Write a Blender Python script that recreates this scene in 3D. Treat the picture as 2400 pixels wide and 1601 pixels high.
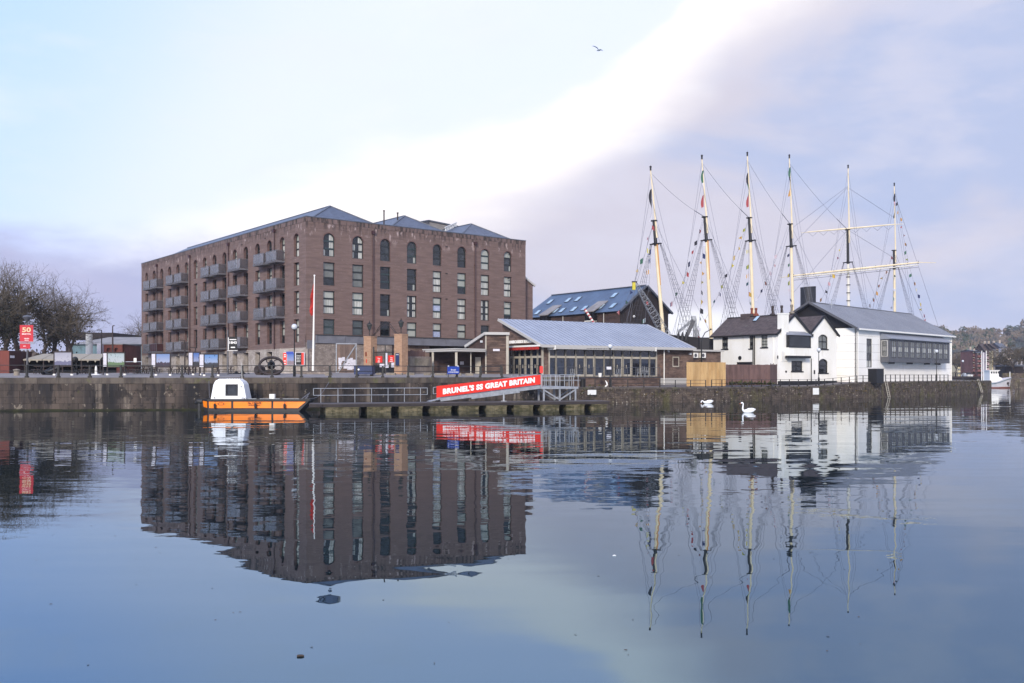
import bpy, math, random
from mathutils import Vector, Matrix
R = math.radians
random.seed(7)
for o in list(bpy.data.objects): bpy.data.objects.remove(o)
SC = bpy.context.scene
COL = SC.collection
# ------------------------------------------------------------------ camera
F, CX, HY, CZ = 2237.0, 1200.0, 879.0, 3.1      # focal length in photo pixels, centre column, horizon row, eye height
cd = bpy.data.cameras.new('camera'); cam = bpy.data.objects.new('camera', cd); COL.objects.link(cam)
cam.location = (0, 0, CZ); cam.rotation_euler = (R(90), 0, 0)
cd.sensor_width = 36; cd.lens = 36 * F / 2400; cd.shift_y = (HY - 800.5) / 2400
cd.clip_start = .1; cd.clip_end = 6000
SC.camera = cam
SC.view_settings.view_transform = 'Standard'; SC.view_settings.look = 'None'
SC.view_settings.gamma = 1; SC.view_settings.use_curve_mapping = False
SC.view_settings.exposure = 1.33
# ------------------------------------------------------------------ world
SUN_EL, SUN_AZ = R(25), R(192)                   # azimuth clockwise from +Y (the view direction)
w = bpy.data.worlds.new('World'); SC.world = w; w.use_nodes = True
nt = w.node_tree; nt.nodes.clear()
class NB:
    def __init__(s, nt): s.t = nt
    def n(s, typ, **k):
        nd = s.t.nodes.new(typ)
        for a, b in k.items(): setattr(nd, a, b)
        return nd
    def l(s, a, b): s.t.links.new(a, b)
    def put(s, sock, v):
        if isinstance(v, (int, float)): sock.default_value = v
        elif isinstance(v, (tuple, list)): sock.default_value = tuple(v) + (1,) * (len(sock.default_value) - len(v))
        else: s.l(v, sock)
    def math(s, op, a, b=0.0, c=0.0, clamp=False):
        m = s.n('ShaderNodeMath', operation=op, use_clamp=clamp)
        s.put(m.inputs[0], a); s.put(m.inputs[1], b); s.put(m.inputs[2], c)
        return m.outputs[0]
    def step(s, v, lo, hi, to0=0.0, to1=1.0):
        m = s.n('ShaderNodeMapRange', interpolation_type='SMOOTHSTEP')
        s.put(m.inputs['Value'], v); s.put(m.inputs['From Min'], lo); s.put(m.inputs['From Max'], hi)
        s.put(m.inputs['To Min'], to0); s.put(m.inputs['To Max'], to1)
        return m.outputs[0]
    def mix(s, f, a, b, mode='MIX'):
        m = s.n('ShaderNodeMix', data_type='RGBA', blend_type=mode)
        s.put(m.inputs[0], f); s.put(m.inputs[6], a); s.put(m.inputs[7], b)
        return m.outputs[2]
    def dot(s, v, k):
        m = s.n('ShaderNodeVectorMath', operation='DOT_PRODUCT'); s.l(v, m.inputs[0]); m.inputs[1].default_value = k
        return m.outputs['Value']
    def noise(s, v, scale, detail=4, rough=.5, dist=0.0, st=(1, 1, 1), off=(0, 0, 0)):
        mp = s.n('ShaderNodeMapping'); s.l(v, mp.inputs[0]); mp.inputs['Scale'].default_value = st; mp.inputs['Location'].default_value = off
        n = s.n('ShaderNodeTexNoise'); s.l(mp.outputs[0], n.inputs['Vector'])
        n.inputs['Scale'].default_value = scale; n.inputs['Detail'].default_value = detail
        n.inputs['Roughness'].default_value = rough; n.inputs['Distortion'].default_value = dist
        return n
def srgb(h, k=1.0):
    if isinstance(h, str):
        h = h.lstrip('#'); h = [int(h[i:i + 2], 16) / 255 for i in (0, 2, 4)]
        h = [((c + .055) / 1.055) ** 2.4 if c > .04 else c / 12.92 for c in h]
    return (h[0] * k, h[1] * k, h[2] * k)
B = NB(nt)
tc = B.n('ShaderNodeTexCoord'); d = tc.outputs['Generated']
sep = B.n('ShaderNodeSeparateXYZ'); B.l(d, sep.inputs[0]); dx, dy, dz = sep.outputs
sky = B.n('ShaderNodeTexSky', sky_type='NISHITA', sun_disc=False, sun_elevation=SUN_EL, sun_rotation=SUN_AZ,
          air_density=1.0, dust_density=1.2, ozone_density=1.6)
K = 8.9
n1 = B.noise(d, 2.6, 5, .55, .3, (1, 1, 2.4), (3.1, 0, 1.3)).outputs[0]
n2 = B.noise(d, 7.0, 6, .55, .2, (1, 1, 2.8), (0, 5, 0)).outputs[0]
s = B.dot(d, (.547, .2086, -.811))               # signed distance from the long diagonal edge of the cloud bank
bx = B.math('DIVIDE', B.math('SUBTRACT', dx, .036), .152)
bow = B.math('MAXIMUM', B.math('SUBTRACT', 1.0, B.math('MULTIPLY', bx, bx)), -.35)
sw = B.math('SUBTRACT', s, B.math('MULTIPLY', bow, .036))
sw = B.math('ADD', sw, B.math('MULTIPLY', B.math('SUBTRACT', n1, .5), .075))
sw = B.math('ADD', sw, B.math('MULTIPLY', B.math('SUBTRACT', n2, .5), .075))
clear = B.mix(B.step(s, -.13, -.62), (.88 * K, .94 * K, 1.2 * K), (.46 * K, .68 * K, 1.35 * K))
clear = B.mix(B.step(B.math('ADD', dx, B.math('MULTIPLY', dz, -.5)), -.36, -.66, 0, .8), clear, (.52 * K, .76 * K, 1.3 * K))
clear = B.mix(.11, clear, sky.outputs[0])
clear = B.mix(B.step(n1, .46, .68, 0, .5), clear, (.96 * K, .95 * K, 1.05 * K))
clear = B.mix(B.step(n2, .48, .66, 0, .30), clear, (.80 * K, .84 * K, 1.0 * K))
lil = B.mix(B.step(n1, .40, .60), srgb('#b6c2e2', K), srgb('#d2cfde', K))
lil = B.mix(B.step(n2, .42, .66, 0, .5), lil, srgb('#d9d8e8', K))
col = B.mix(B.math('MULTIPLY', B.step(sw, B.math('MULTIPLY_ADD', B.step(dz, .12, .34), .100, -.130), B.math('MULTIPLY_ADD', B.step(dz, .12, .34), .012, -.012)), 1), clear, (1.14 * K, 1.08 * K, 1.07 * K))
col = B.mix(B.step(sw, B.math('MULTIPLY_ADD', B.step(dz, .15, .35), .01, -.01), B.math('MULTIPLY_ADD', B.step(dz, .15, .35), .03, .085)), col, lil)
# low lilac bank over the left horizon and the bright gap under it
lowm = B.math('MULTIPLY', B.step(B.math('ADD', dz, B.math('MULTIPLY', B.math('SUBTRACT', n2, .5), .10)), .155, .095), B.step(dx, -.14, -.34))
col = B.mix(lowm, col, B.mix(B.step(n1, .4, .6), srgb('#b4b9dc', K), srgb('#cdc4dc', K)))
gapm = B.math('MULTIPLY', B.step(dz, .078, .056), B.math('MULTIPLY', B.step(dx, .10, .155), B.step(dx, .26, .20)))
col = B.mix(gapm, col, (1.05 * K, 1.05 * K, 1.1 * K))
bg = B.n('ShaderNodeBackground'); B.l(col, bg.inputs[0]); bg.inputs[1].default_value = .05
wo = B.n('ShaderNodeOutputWorld'); B.l(bg.outputs[0], wo.inputs[0])
# ------------------------------------------------------------------ sun: soft, behind thin cloud over the viewer's shoulder
sd = bpy.data.lights.new('sun', 'SUN'); sd.energy = 1.5; sd.angle = R(11); sd.color = (1, .90, .76)
so = bpy.data.objects.new('sun', sd); COL.objects.link(so)
so.rotation_euler = Vector((-math.sin(SUN_AZ) * math.cos(SUN_EL), -math.cos(SUN_AZ) * math.cos(SUN_EL), -math.sin(SUN_EL))).to_track_quat('-Z', 'Y').to_euler()
so.location = (0, -20, 60)

# ================================================================== helpers
def V(*a): return Vector(a)
def pt(px, py, D): return V((px - CX) * D / F, D, CZ + (HY - py) * D / F)
MATS = {}
def mat(name, c, c2=None, sc=1.0, st=(1, 1, 1), rough=.8, metal=0.0, bump=0.0, bsc=None, orand=0.0, spec=.5, lo=.35, hi=.65,
        det=5, stains=(), em=0, k=1.0, zst=(), alpha=1.0):
    m = bpy.data.materials.new(name); m.use_nodes = True; b = NB(m.node_tree)
    bs = m.node_tree.nodes['Principled BSDF']; geo = b.n('ShaderNodeNewGeometry'); P = geo.outputs['Position']
    c = srgb(c, k); col = c
    if c2 is not None:
        nz = b.noise(P, sc, det, .6, 0, st)
        col = b.mix(b.step(nz.outputs[0], lo, hi), c, srgb(c2, k))
    for (sc_, scl, stt, l_, h_, amt) in stains:
        nz = b.noise(P, scl, 5, .6, .1, stt, (7.3, 2.1, .4))
        col = b.mix(b.step(nz.outputs[0], l_, h_, 0, amt), col, srgb(sc_, k))
    for (sc_, scl, stt, l_, h_, amt, za, zb) in zst:   # streaks that hang from the coping
        sz_ = b.n('ShaderNodeSeparateXYZ'); b.l(P, sz_.inputs[0])
        nz = b.noise(P, scl, 5, .6, .1, stt, (1.3, 6.1, .4))
        f_ = b.math('MULTIPLY', b.step(nz.outputs[0], l_, h_, 0, amt), b.math('MULTIPLY', b.step(sz_.outputs[2], za, za + (zb - za) * .7), b.step(sz_.outputs[2], zb + .3, zb)))
        col = b.mix(f_, col, srgb(sc_, k))
    if orand:
        oi = b.n('ShaderNodeObjectInfo')
        col = b.mix(1.0, col, b.mix(oi.outputs['Random'], (1 - orand,) * 3, (1 + orand,) * 3), 'MULTIPLY')
    b.put(bs.inputs['Base Color'], col)
    bs.inputs['Roughness'].default_value = rough; bs.inputs['Metallic'].default_value = metal
    bs.inputs['Specular IOR Level'].default_value = spec
    if bump:
        nz = b.noise(P, bsc or sc * 4, 6, .6, 0, st)
        bp = b.n('ShaderNodeBump'); bp.inputs['Strength'].default_value = 1; bp.inputs['Distance'].default_value = bump
        b.l(nz.outputs[0], bp.inputs['Height']); b.l(bp.outputs[0], bs.inputs['Normal'])
    if em:
        b.put(bs.inputs['Emission Color'], c); bs.inputs['Emission Strength'].default_value = em
    bs.inputs['Alpha'].default_value = alpha
    MATS[name] = m
    return m
class MB:
    def __init__(s): s.v = []; s.f = []; s.m = []
    def poly(s, pts, mi=0):
        n = len(s.v); s.v += [tuple(p) for p in pts]; s.f.append(tuple(range(n, n + len(pts)))); s.m.append(mi)
    def hexa(s, p, mi=0):
        n = len(s.v); s.v += [tuple(q) for q in p]
        for q in ((0, 1, 2, 3), (7, 6, 5, 4), (0, 4, 5, 1), (1, 5, 6, 2), (2, 6, 7, 3), (3, 7, 4, 0)):
            s.f.append(tuple(n + i for i in q)); s.m.append(mi)
    def box(s, x0, x1, y0, y1, z0, z1, mi=0):
        s.hexa([(x0, y0, z0), (x1, y0, z0), (x1, y1, z0), (x0, y1, z0), (x0, y0, z1), (x1, y0, z1), (x1, y1, z1), (x0, y1, z1)], mi)
    def fbox(s, fr, a, b, c, d_, e, f, mi=0):      # t a..b, z c..d, outward e..f
        s.hexa([fr.P(a, c, f), fr.P(b, c, f), fr.P(b, c, e), fr.P(a, c, e), fr.P(a, d_, f), fr.P(b, d_, f), fr.P(b, d_, e), fr.P(a, d_, e)], mi)
    def prism(s, base, top, mi=0, caps=True):
        k = len(base); n = len(s.v); s.v += [tuple(q) for q in base] + [tuple(q) for q in top]
        for i in range(k):
            j = (i + 1) % k; s.f.append((n + i, n + j, n + k + j, n + k + i)); s.m.append(mi)
        if caps:
            s.f.append(tuple(n + i for i in range(k))[::-1]); s.m.append(mi)
            s.f.append(tuple(n + k + i for i in range(k))); s.m.append(mi)
    def tube(s, p, q, r0, r1=None, n=8, mi=0, caps=True):
        p = Vector(p); q = Vector(q); r1 = r0 if r1 is None else r1
        ax = q - p
        if ax.length < 1e-6: return
        ax.normalize(); a = ax.orthogonal().normalized(); b = ax.cross(a)
        if abs(ax.z) < .95:
            a = ax.cross(V(0, 0, 1)).normalized(); b = ax.cross(a)
        o = math.pi / n
        ring = lambda c, r: [c + (a * math.cos(o + 2 * math.pi * i / n) + b * math.sin(o + 2 * math.pi * i / n)) * r for i in range(n)]
        s.prism(ring(p, r0), ring(q, r1), mi, caps)
    def beam(s, p, q, wd, ht, mi=0, up=(0, 0, 1)):
        p = Vector(p); q = Vector(q); ax = (q - p).normalized(); upv = Vector(up)
        if abs(ax.dot(upv)) > .98: upv = V(0, 1, 0)
        a = ax.cross(upv).normalized() * wd / 2; b = a.cross(ax).normalized() * ht / 2
        s.hexa([p - a - b, p + a - b, q + a - b, q - a - b, p - a + b, p + a + b, q + a + b, q - a + b], mi)
    def sweep(s, pts, rads, n=8, mi=0, caps=True):
        pts = [Vector(p) for p in pts]; prev = None; a = None
        N = len(s.v)
        for i, p in enumerate(pts):
            t = (pts[min(i + 1, len(pts) - 1)] - pts[max(i - 1, 0)]).normalized()
            if a is None: a = t.orthogonal().normalized() if abs(t.z) > .98 else t.cross(V(0, 0, 1)).normalized()
            a = (a - t * a.dot(t)).normalized(); b = t.cross(a)
            r = rads[i] if isinstance(rads, (list, tuple)) else rads
            ra, rb = r if isinstance(r, tuple) else (r, r)
            s.v += [tuple(p + a * ra * math.cos(2 * math.pi * j / n) + b * rb * math.sin(2 * math.pi * j / n)) for j in range(n)]
        for i in range(len(pts) - 1):
            for j in range(n):
                k = (j + 1) % n
                s.f.append((N + i * n + j, N + i * n + k, N + (i + 1) * n + k, N + (i + 1) * n + j)); s.m.append(mi)
        if caps:
            s.f.append(tuple(N + j for j in range(n))[::-1]); s.m.append(mi)
            s.f.append(tuple(N + (len(pts) - 1) * n + j for j in range(n))); s.m.append(mi)
    def lathe(s, c, prof, n=12, mi=0):
        N = len(s.v)
        for r, z in prof:
            s.v += [(c[0] + r * math.cos(2 * math.pi * j / n), c[1] + r * math.sin(2 * math.pi * j / n), c[2] + z) for j in range(n)]
        for i in range(len(prof) - 1):
            for j in range(n):
                k = (j + 1) % n
                s.f.append((N + i * n + j, N + i * n + k, N + (i + 1) * n + k, N + (i + 1) * n + j)); s.m.append(mi)
    def ball(s, c, r, n=10, mi=0, sz=1.0):
        s.lathe(c, [(max(r * math.sin(math.pi * i / 7), .002), -r * sz * math.cos(math.pi * i / 7)) for i in range(8)], n, mi)
WL = {}
def wloc(o): return WL.get(o.name, V(0, 0, 0)) if o else V(0, 0, 0)
def build(mb, name, mats, parent=None, label=None, cat=None, group=None, kind=None, smooth=False):
    me = bpy.data.meshes.new(name); o3 = wloc(parent)
    loc = V(0, 0, 0)
    if parent is None and kind is None and mb.v:
        xs = [v[0] for v in mb.v]; ys = [v[1] for v in mb.v]; zs = [v[2] for v in mb.v]
        loc = V((min(xs) + max(xs)) / 2, (min(ys) + max(ys)) / 2, min(zs)); o3 = loc
    me.from_pydata([(v[0] - o3.x, v[1] - o3.y, v[2] - o3.z) for v in mb.v], [], mb.f)
    if not isinstance(mats, (list, tuple)): mats = [mats]
    for m in mats: me.materials.append(MATS[m] if isinstance(m, str) else m)
    if len(mats) > 1: me.polygons.foreach_set('material_index', mb.m)
    if smooth: me.shade_smooth()
    o = bpy.data.objects.new(name, me); COL.objects.link(o)
    if parent: o.parent = parent; WL[o.name] = o3
    else: o.location = loc; WL[o.name] = loc
    if label: o['label'] = label
    if cat: o['category'] = cat
    if group: o['group'] = group
    if kind: o['kind'] = kind
    return o
def thing(name, label, cat, loc, group=None):
    o = bpy.data.objects.new(name, None); COL.objects.link(o); o.location = loc; o.empty_display_size = .5
    WL[o.name] = Vector(loc); o['label'] = label; o['category'] = cat
    if group: o['group'] = group
    return o
def copy_tree(o, parent=None, loc=None, label=None, rz=None, sc=None):
    c = o.copy(); COL.objects.link(c)
    if parent: c.parent = parent
    if loc is not None: c.location = loc; WL[c.name] = Vector(loc)
    if label: c['label'] = label
    if rz is not None: c.rotation_euler.z = rz
    if sc is not None: c.scale = (sc,) * 3 if isinstance(sc, (int, float)) else sc
    for ch in [x for x in bpy.data.objects if x.parent == o]: copy_tree(ch, c)
    return c
class Fr:                                          # a vertical facade: origin, direction u, outward normal n
    def __init__(s, ox, oy, ux, uy, flip=False):
        L = math.hypot(ux, uy); s.o = (ox, oy); s.u = (ux / L, uy / L)
        s.n = (s.u[1], -s.u[0]) if not flip else (-s.u[1], s.u[0])
    def P(s, t, z, d=0): return V(s.o[0] + s.u[0] * t + s.n[0] * d, s.o[1] + s.u[1] * t + s.n[1] * d, z)
    def at(s, px, py=879, d=0):
        r = (px - CX) / F
        x0 = s.o[0] + s.n[0] * d; y0 = s.o[1] + s.n[1] * d
        t = (r * y0 - x0) / (s.u[0] - r * s.u[1])
        return t, CZ + (HY - py) * (y0 + s.u[1] * t) / F
    def T(s, px, d=0): return s.at(px, 879, d)[0]
    def Z(s, px, py, d=0): return s.at(px, py, d)[1]
    def off(s, t, d, rot=False, flip=False):       # new frame from a point on this one
        p = s.P(t, 0, d)
        return Fr(p.x, p.y, *( (-s.n[0], -s.n[1]) if rot else s.u), flip=flip)
def arc(a, b, d, n=10):
    r = (b - a) / 2; c = (a + b) / 2; zs = d - r
    return [(c - r * math.cos(math.pi * i / n), zs + r * math.sin(math.pi * i / n)) for i in range(n + 1)]
def seg_arc(a, b, d, h, n=8):                      # segmental arch rising h over the springing
    r = ((b - a) ** 2 / 4 + h * h) / (2 * h); c = (a + b) / 2; th = math.asin((b - a) / 2 / r)
    return [(c + r * math.sin(-th + 2 * th * i / n), d - r + r * math.cos(-th + 2 * th * i / n)) for i in range(n + 1)]
def top_curve(h):
    a, b, c, d, k = h
    return None if not k else (arc(a, b, d) if k is True else seg_arc(a, b, d, k))
def facade(mb, fr, t0, t1, z0, z1, holes, depth=.25, mi=0, ri=0, cap=None):
    ts = sorted({t0, t1, *[h[0] for h in holes], *[h[1] for h in holes]}); zs = sorted({z0, z1, *[h[2] for h in holes], *[h[3] for h in holes]})
    ts = [t for t in ts if t0 <= t <= t1]; zs = [z for z in zs if z0 <= z <= z1]
    for i in range(len(ts) - 1):
        tm = (ts[i] + ts[i + 1]) / 2; run = None
        for j in range(len(zs) - 1):
            zm = (zs[j] + zs[j + 1]) / 2
            inh = any(h[0] < tm < h[1] and h[2] < zm < h[3] for h in holes)
            if not inh and run is None: run = zs[j]
            if inh and run is not None:
                mb.poly([fr.P(ts[i], run), fr.P(ts[i + 1], run), fr.P(ts[i + 1], zs[j]), fr.P(ts[i], zs[j])], mi); run = None
        if run is not None: mb.poly([fr.P(ts[i], run), fr.P(ts[i + 1], run), fr.P(ts[i + 1], zs[-1]), fr.P(ts[i], zs[-1])], mi)
    for h in holes:
        a, b, c, d, k = h; cv = top_curve(h)
        if cv:
            m = len(cv) // 2
            mb.poly([fr.P(a, d)] + [fr.P(*p) for p in cv[:m + 1]][::-1], mi)
            mb.poly([fr.P(b, d)] + [fr.P(*p) for p in cv[m:]][::-1], mi)
            edge = [(a, c)] + cv + [(b, c)]
        else: edge = [(a, c), (a, d), (b, d), (b, c)]
        for p, q in zip(edge, edge[1:] + edge[:1]):
            mb.poly([fr.P(p[0], p[1]), fr.P(q[0], q[1]), fr.P(q[0], q[1], -depth), fr.P(p[0], p[1], -depth)], ri)
def window(fr, h, root, fm, pms, depth=.22, rows=3, cols=1, fw=.07, name='window', tw=None, sill=None):
    a, b, c, d, k = h; cv = top_curve(h); mb = MB(); e0, e1 = -depth - .05, -depth + .05; tw = tw or fw * 1.4
    zt = cv[0][1] if cv else d
    mb.fbox(fr, a, a + fw, c, zt, e0, e1); mb.fbox(fr, b - fw, b, c, zt, e0, e1); mb.fbox(fr, a + fw, b - fw, c, c + fw, e0, e1)
    if cv:
        cc = ((a + b) / 2, cv[0][1] - .0)
        for p, q in zip(cv, cv[1:]):
            f1 = lambda r: (cc[0] + (r[0] - cc[0]) * (1 - 2 * fw / (b - a)), cc[1] + (r[1] - cc[1]) * (1 - 2 * fw / (b - a)) - (0 if k is True else fw))
            i1, i2 = f1(p), f1(q)
            mb.hexa([fr.P(*p, e1), fr.P(*q, e1), fr.P(*q, e0), fr.P(*p, e0), fr.P(*i1, e1), fr.P(*i2, e1), fr.P(*i2, e0), fr.P(*i1, e0)])
    else: mb.fbox(fr, a + fw, b - fw, d - fw, d, e0, e1)
    zz = [c + (d - c) * i / rows for i in range(1, rows)]
    for z in zz: mb.fbox(fr, a + fw, b - fw, z - tw / 2, z + tw / 2, e0 + .01, e1 - .01)
    for i in range(1, cols):
        t = a + (b - a) * i / cols; mb.fbox(fr, t - fw * .35, t + fw * .35, c + fw, (zt if cv and k is True else d - fw), e0 + .015, e1 - .015)
    if sill: mb.fbox(fr, a - .12, b + .12, c - .14, c, -depth, .1)
    w = build(mb, name, fm, root)
    edges = [c] + zz + [d]
    for i in range(rows):
        lo, hi = edges[i], edges[i + 1]; pm = pms[i % len(pms)]
        if isinstance(pm, tuple): segs = pm
        else: segs = ((0, 1, pm),)
        for (f0, f1_, m_) in segs:
            g = MB(); ta, tb = a + fw * .5 + (b - a - fw) * f0, a + fw * .5 + (b - a - fw) * f1_
            e = -depth - .02 + (.002 if f0 > 0 else 0)
            if cv and i == rows - 1:
                pts = [(t, z) for t, z in cv if ta <= t <= tb]
                def zc(t):
                    for p, q in zip(cv, cv[1:]):
                        if p[0] <= t <= q[0]: return p[1] + (q[1] - p[1]) * (t - p[0]) / (q[0] - p[0])
                    return zt
                pts = [(ta, zc(ta))] + [p for p in pts if ta + .01 < p[0] < tb - .01] + [(tb, zc(tb))]
                pts = [(t, max(z - fw * .3, lo)) for t, z in pts]
                g.poly([fr.P(ta, lo, e), fr.P(tb, lo, e)] + [fr.P(t, z, e) for t, z in pts[::-1]])
            else: g.poly([fr.P(ta, lo, e), fr.P(tb, lo, e), fr.P(tb, hi, e), fr.P(ta, hi, e)])
            build(g, 'pane', m_, w)
    return w
def boards(mb, fr, t0, t1, z0, z1, pitch, holes=(), mi=0, th=.035, zt=None, vert=False):
    if vert:
        t = t0
        while t < t1 - .01:
            b = min(t + pitch, t1); mb.fbox(fr, t + .006, b - .006, z0, z1, .003, th * random.uniform(.7, 1.2), mi); t += pitch
        return
    z = z0
    while z < z1 - .01:
        zb = min(z + pitch * .93, z1); cuts = sorted([(h[0], h[1]) for h in holes if h[2] < zb and h[3] > z]); a = t0; ends = t1
        if zt: ends = min(t1, zt(zb)[1]); a = max(t0, zt(zb)[0])
        for c0, c1 in cuts + [(ends, ends)]:
            if c0 > a + .02:
                mb.hexa([fr.P(a, z, th), fr.P(c0, z, th), fr.P(c0, z, 0), fr.P(a, z, 0), fr.P(a, zb, th * .4), fr.P(c0, zb, th * .4), fr.P(c0, zb, 0), fr.P(a, zb, 0)], mi)
            a = max(a, c1)
        z += pitch
def text(s_, o, u, up, wd, ht, m, name, parent=None, ext=.01, bold=.0, spacing=1.0, line=1.0, **kw):
    cu = bpy.data.curves.new('t', 'FONT'); cu.body = s_; cu.extrude = ext; cu.offset = bold; cu.align_x = 'CENTER'
    cu.space_character = spacing; cu.space_line = line; cu.resolution_u = 3
    to = bpy.data.objects.new('t', cu); COL.objects.link(to)
    me = bpy.data.meshes.new_from_object(to.evaluated_get(bpy.context.evaluated_depsgraph_get()))
    COL.objects.unlink(to); bpy.data.objects.remove(to)
    xs = [v.co.x for v in me.vertices]; ys = [v.co.y for v in me.vertices]; x0, x1, y0, y1 = min(xs), max(xs), min(ys), max(ys)
    u = Vector(u).normalized(); up = Vector(up).normalized(); nn = u.cross(up); mb = MB()
    mb.v = [tuple(Vector(o) + u * ((v.co.x - (x0 + x1) / 2) / (x1 - x0) * wd) + up * ((v.co.y - (y0 + y1) / 2) / (y1 - y0) * ht) + nn * v.co.z) for v in me.vertices]
    mb.f = [tuple(p.vertices) for p in me.polygons]; mb.m = [0] * len(mb.f)
    bpy.data.meshes.remove(me)
    return build(mb, name, m, parent, **kw)
def dashes(mb, fr, a, b, z, h, e, mi=0, seed=1):   # a line of print too small to read
    rr = random.Random(seed); t = a
    while t < b:
        l = rr.uniform(.5, 1.6) * h * 1.4
        mb.fbox(fr, t, min(t + l, b), z, z + h, e, e + .004, mi); t += l + h * .5
def ub(fr): return V(fr.u[0], fr.u[1], 0)
UP = V(0, 0, 1)
# ================================================================== materials
vs = (1, 1, .18)                                   # vertical streaks
hs = (.35, .35, 3.0)                               # horizontal courses
mat('brick', '#76625c', '#63524d', 1.5, hs, .9, bump=.01, bsc=6, lo=.3, hi=.7, zst=[('#3a302f', 2.4, (1, 1, .10), .46, .60, .75, 20.4, 21.9), ('#bdaaa6', 1.3, (1, 1, .5), .56, .66, .6, 19.3, 21.4)],
    stains=[('#6c5855', .8, (1, 1, 5), .5, .75, .6), ('#a58d88', 3.2, (.5, .5, 2.2), .60, .72, .35), ('#b39c98', 1.1, (1, 1, .7), .66, .78, .35)])
mat('brick_weathered', '#6d5b57', '#38312f', 1.6, (1.6, 1.6, .35), .9, lo=.42, hi=.6, stains=[('#9a807a', 1.5, vs, .55, .7, .4)])
mat('brick_reveal', '#6d5551', '#5e4946', 2, hs, .9)
mat('efflorescence', '#a58d89', '#957a75', 5, (1, 1, 1), .95)
mat('rubble', '#8a8079', '#6f655f', 1.4, (1, 1, 1.6), .95, bump=.04, bsc=3, stains=[('#a59b92', 2.6, (1, 1, 1.4), .55, .65, .7), ('#544b47', 1.9, (1, 1, 1.2), .6, .7, .7)])
mat('rubble_pale', '#a79f98', '#8e857e', 1.2, (1, 1, 1.5), .95, bump=.04, bsc=3, stains=[('#c2bab2', 2.2, (1, 1, 1.3), .55, .65, .6)])
mat('steel_beam', '#6f7078', '#62636b', .8, (1, 1, 1), .5)
mat('slate', '#4b5364', '#3b4252', 1.2, (1, 1, 3), .42, stains=[('#5f6a80', 3, (1, 1, 4), .5, .7, .5)], bump=.015, bsc=9)
mat('slate_blue', '#465972', '#3c4c64', .6, (1, 1, 1), .38, stains=[('#2a3a55', .9, (1, 1, 2), .62, .72, .7)], bump=.01, bsc=9)
mat('lead', '#565b66', '#4a4f5a', 2, rough=.5)
mat('pipe', '#3c2326', rough=.5)
mat('balcony_slab', '#6b6a70', '#5c5b60', 2, rough=.7)
mat('frame_dark', '#24292b', rough=.45)
mat('frame_teal', '#2b3a3c', rough=.45)
def glass(name, c, c2=None, rough=.06, sc=.8, spec=.8, st=(1, 1, 1), lo=.4, hi=.6): return mat(name, c, c2, sc, st, rough, spec=spec, lo=lo, hi=hi)
glass('glass_dark', '#101418', '#1d2226')
glass('glass_mid', '#33373a', '#1b2023')
glass('glass_blind', '#a3a69f', '#94988f', .12)
glass('glass_blind_grey', '#6f726e', '#626561', .12)
glass('glass_blind_dim', '#424a4a', '#384040', .1)
glass('glass_curtain', '#c2c2ba', '#8d9089', .12, 5, st=(1, 1, .05))
glass('glass_curtain_blue', '#a9b3cc', '#97a0ba', .12, 4)


glass('glass_sky', '#a8c0cf', '#8fa8b8', .05)
mat('balcony_glass_lit', '#8d8f97', '#7d7f87', 1.5, rough=.15, alpha=.45)  # balcony fronts: sky reflection painted in as a lighter tone
mat('balcony_glass_shaded', '#5a595f', '#4f4e54', 1.5, rough=.15, alpha=.6)  # balcony sides: same glazing with shade painted in
mat('steel_rail', '#6f7176', rough=.4, metal=.3)
# quay, ground
mat('quay_stone', '#51463e', '#2b2625', .45, (1.3, 1.3, .10), .92, bump=.03, bsc=3, orand=.22, lo=.38, hi=.62,
    stains=[('#7d7266', .9, (1.2, 1.2, .06), .56, .66, .75), ('#1b1a1c', .6, (1, 1, .12), .52, .62, .85), ('#1f1b1a', 1.5, (1, 1, .8), .54, .61, .7), ('#8c8172', 2.2, (1, 1, .7), .63, .67, .6), ('#a79b8c', 2.6, (1, 1, .3), .73, .76, .7), ('#4d4b2c', .9, (1, 1, .8), .64, .70, .7)])
mat('quay_coping', '#60574e', '#473f39', .8, (1.5, 1.5, .8), .92, bump=.03, bsc=4, orand=.13,
    stains=[('#3a3735', .9, (1.2, 1.2, .3), .54, .64, .6), ('#60603a', .7, (1, 1, 1), .58, .68, .6)])
mat('quay_joint', '#1d1b1a', rough=1)
mat('moss', '#2c2d17', '#1c1d14', 1.2, rough=1)
mat('rubble_dark', '#5d5147', '#413833', 1.4, (1, 1, 1.4), .95, bump=.04, bsc=4,
    stains=[('#b0a797', 3.4, (1, 1, 1), .62, .67, .85), ('#54502f', .5, (1, 1, .7), .50, .66, .75), ('#2d2827', .9, (1, 1, .4), .58, .66, .6)])
mat('asphalt', '#66605f', '#595453', .4, rough=.9, stains=[('#7d7b82', .25, (1, 1, 1), .5, .7, .5)])
mat('paving', '#857f7c', '#736d6b', .4, rough=.85, stains=[('#625f63', .7, (1, 1, 1), .55, .7, .5)])
mat('earth', '#4c4a3f', '#3b3b30', .5, rough=1)
mat('black_iron', '#0d0c0d', rough=.5)
mat('white_paint', '#e8e6e0', rough=.5)
mat('lettering_white', '#efede9', rough=.6)
mat('lettering_dark', '#1c1a1c', rough=.6)
mat('lettering_cream', '#d5bd93', rough=.6)
mat('galvanised', '#a9adb3', '#93979d', 3, rough=.45, metal=.35)
mat('red_paint', '#d6261c', rough=.45)
mat('sign_red', '#e02e1e', '#d92a1b', .5, rough=.5)
mat('flag_red', '#b32a20', '#8e1f1a', 3, rough=.9)
mat('white_render', '#eceae4', '#e2dfd6', .35, (1, 1, .6), .85, bump=.004, bsc=4, stains=[('#c9c2b0', 1.1, vs, .56, .74, .5), ('#b9b3a2', 2.8, (1, 1, .3), .66, .74, .35)])
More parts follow.
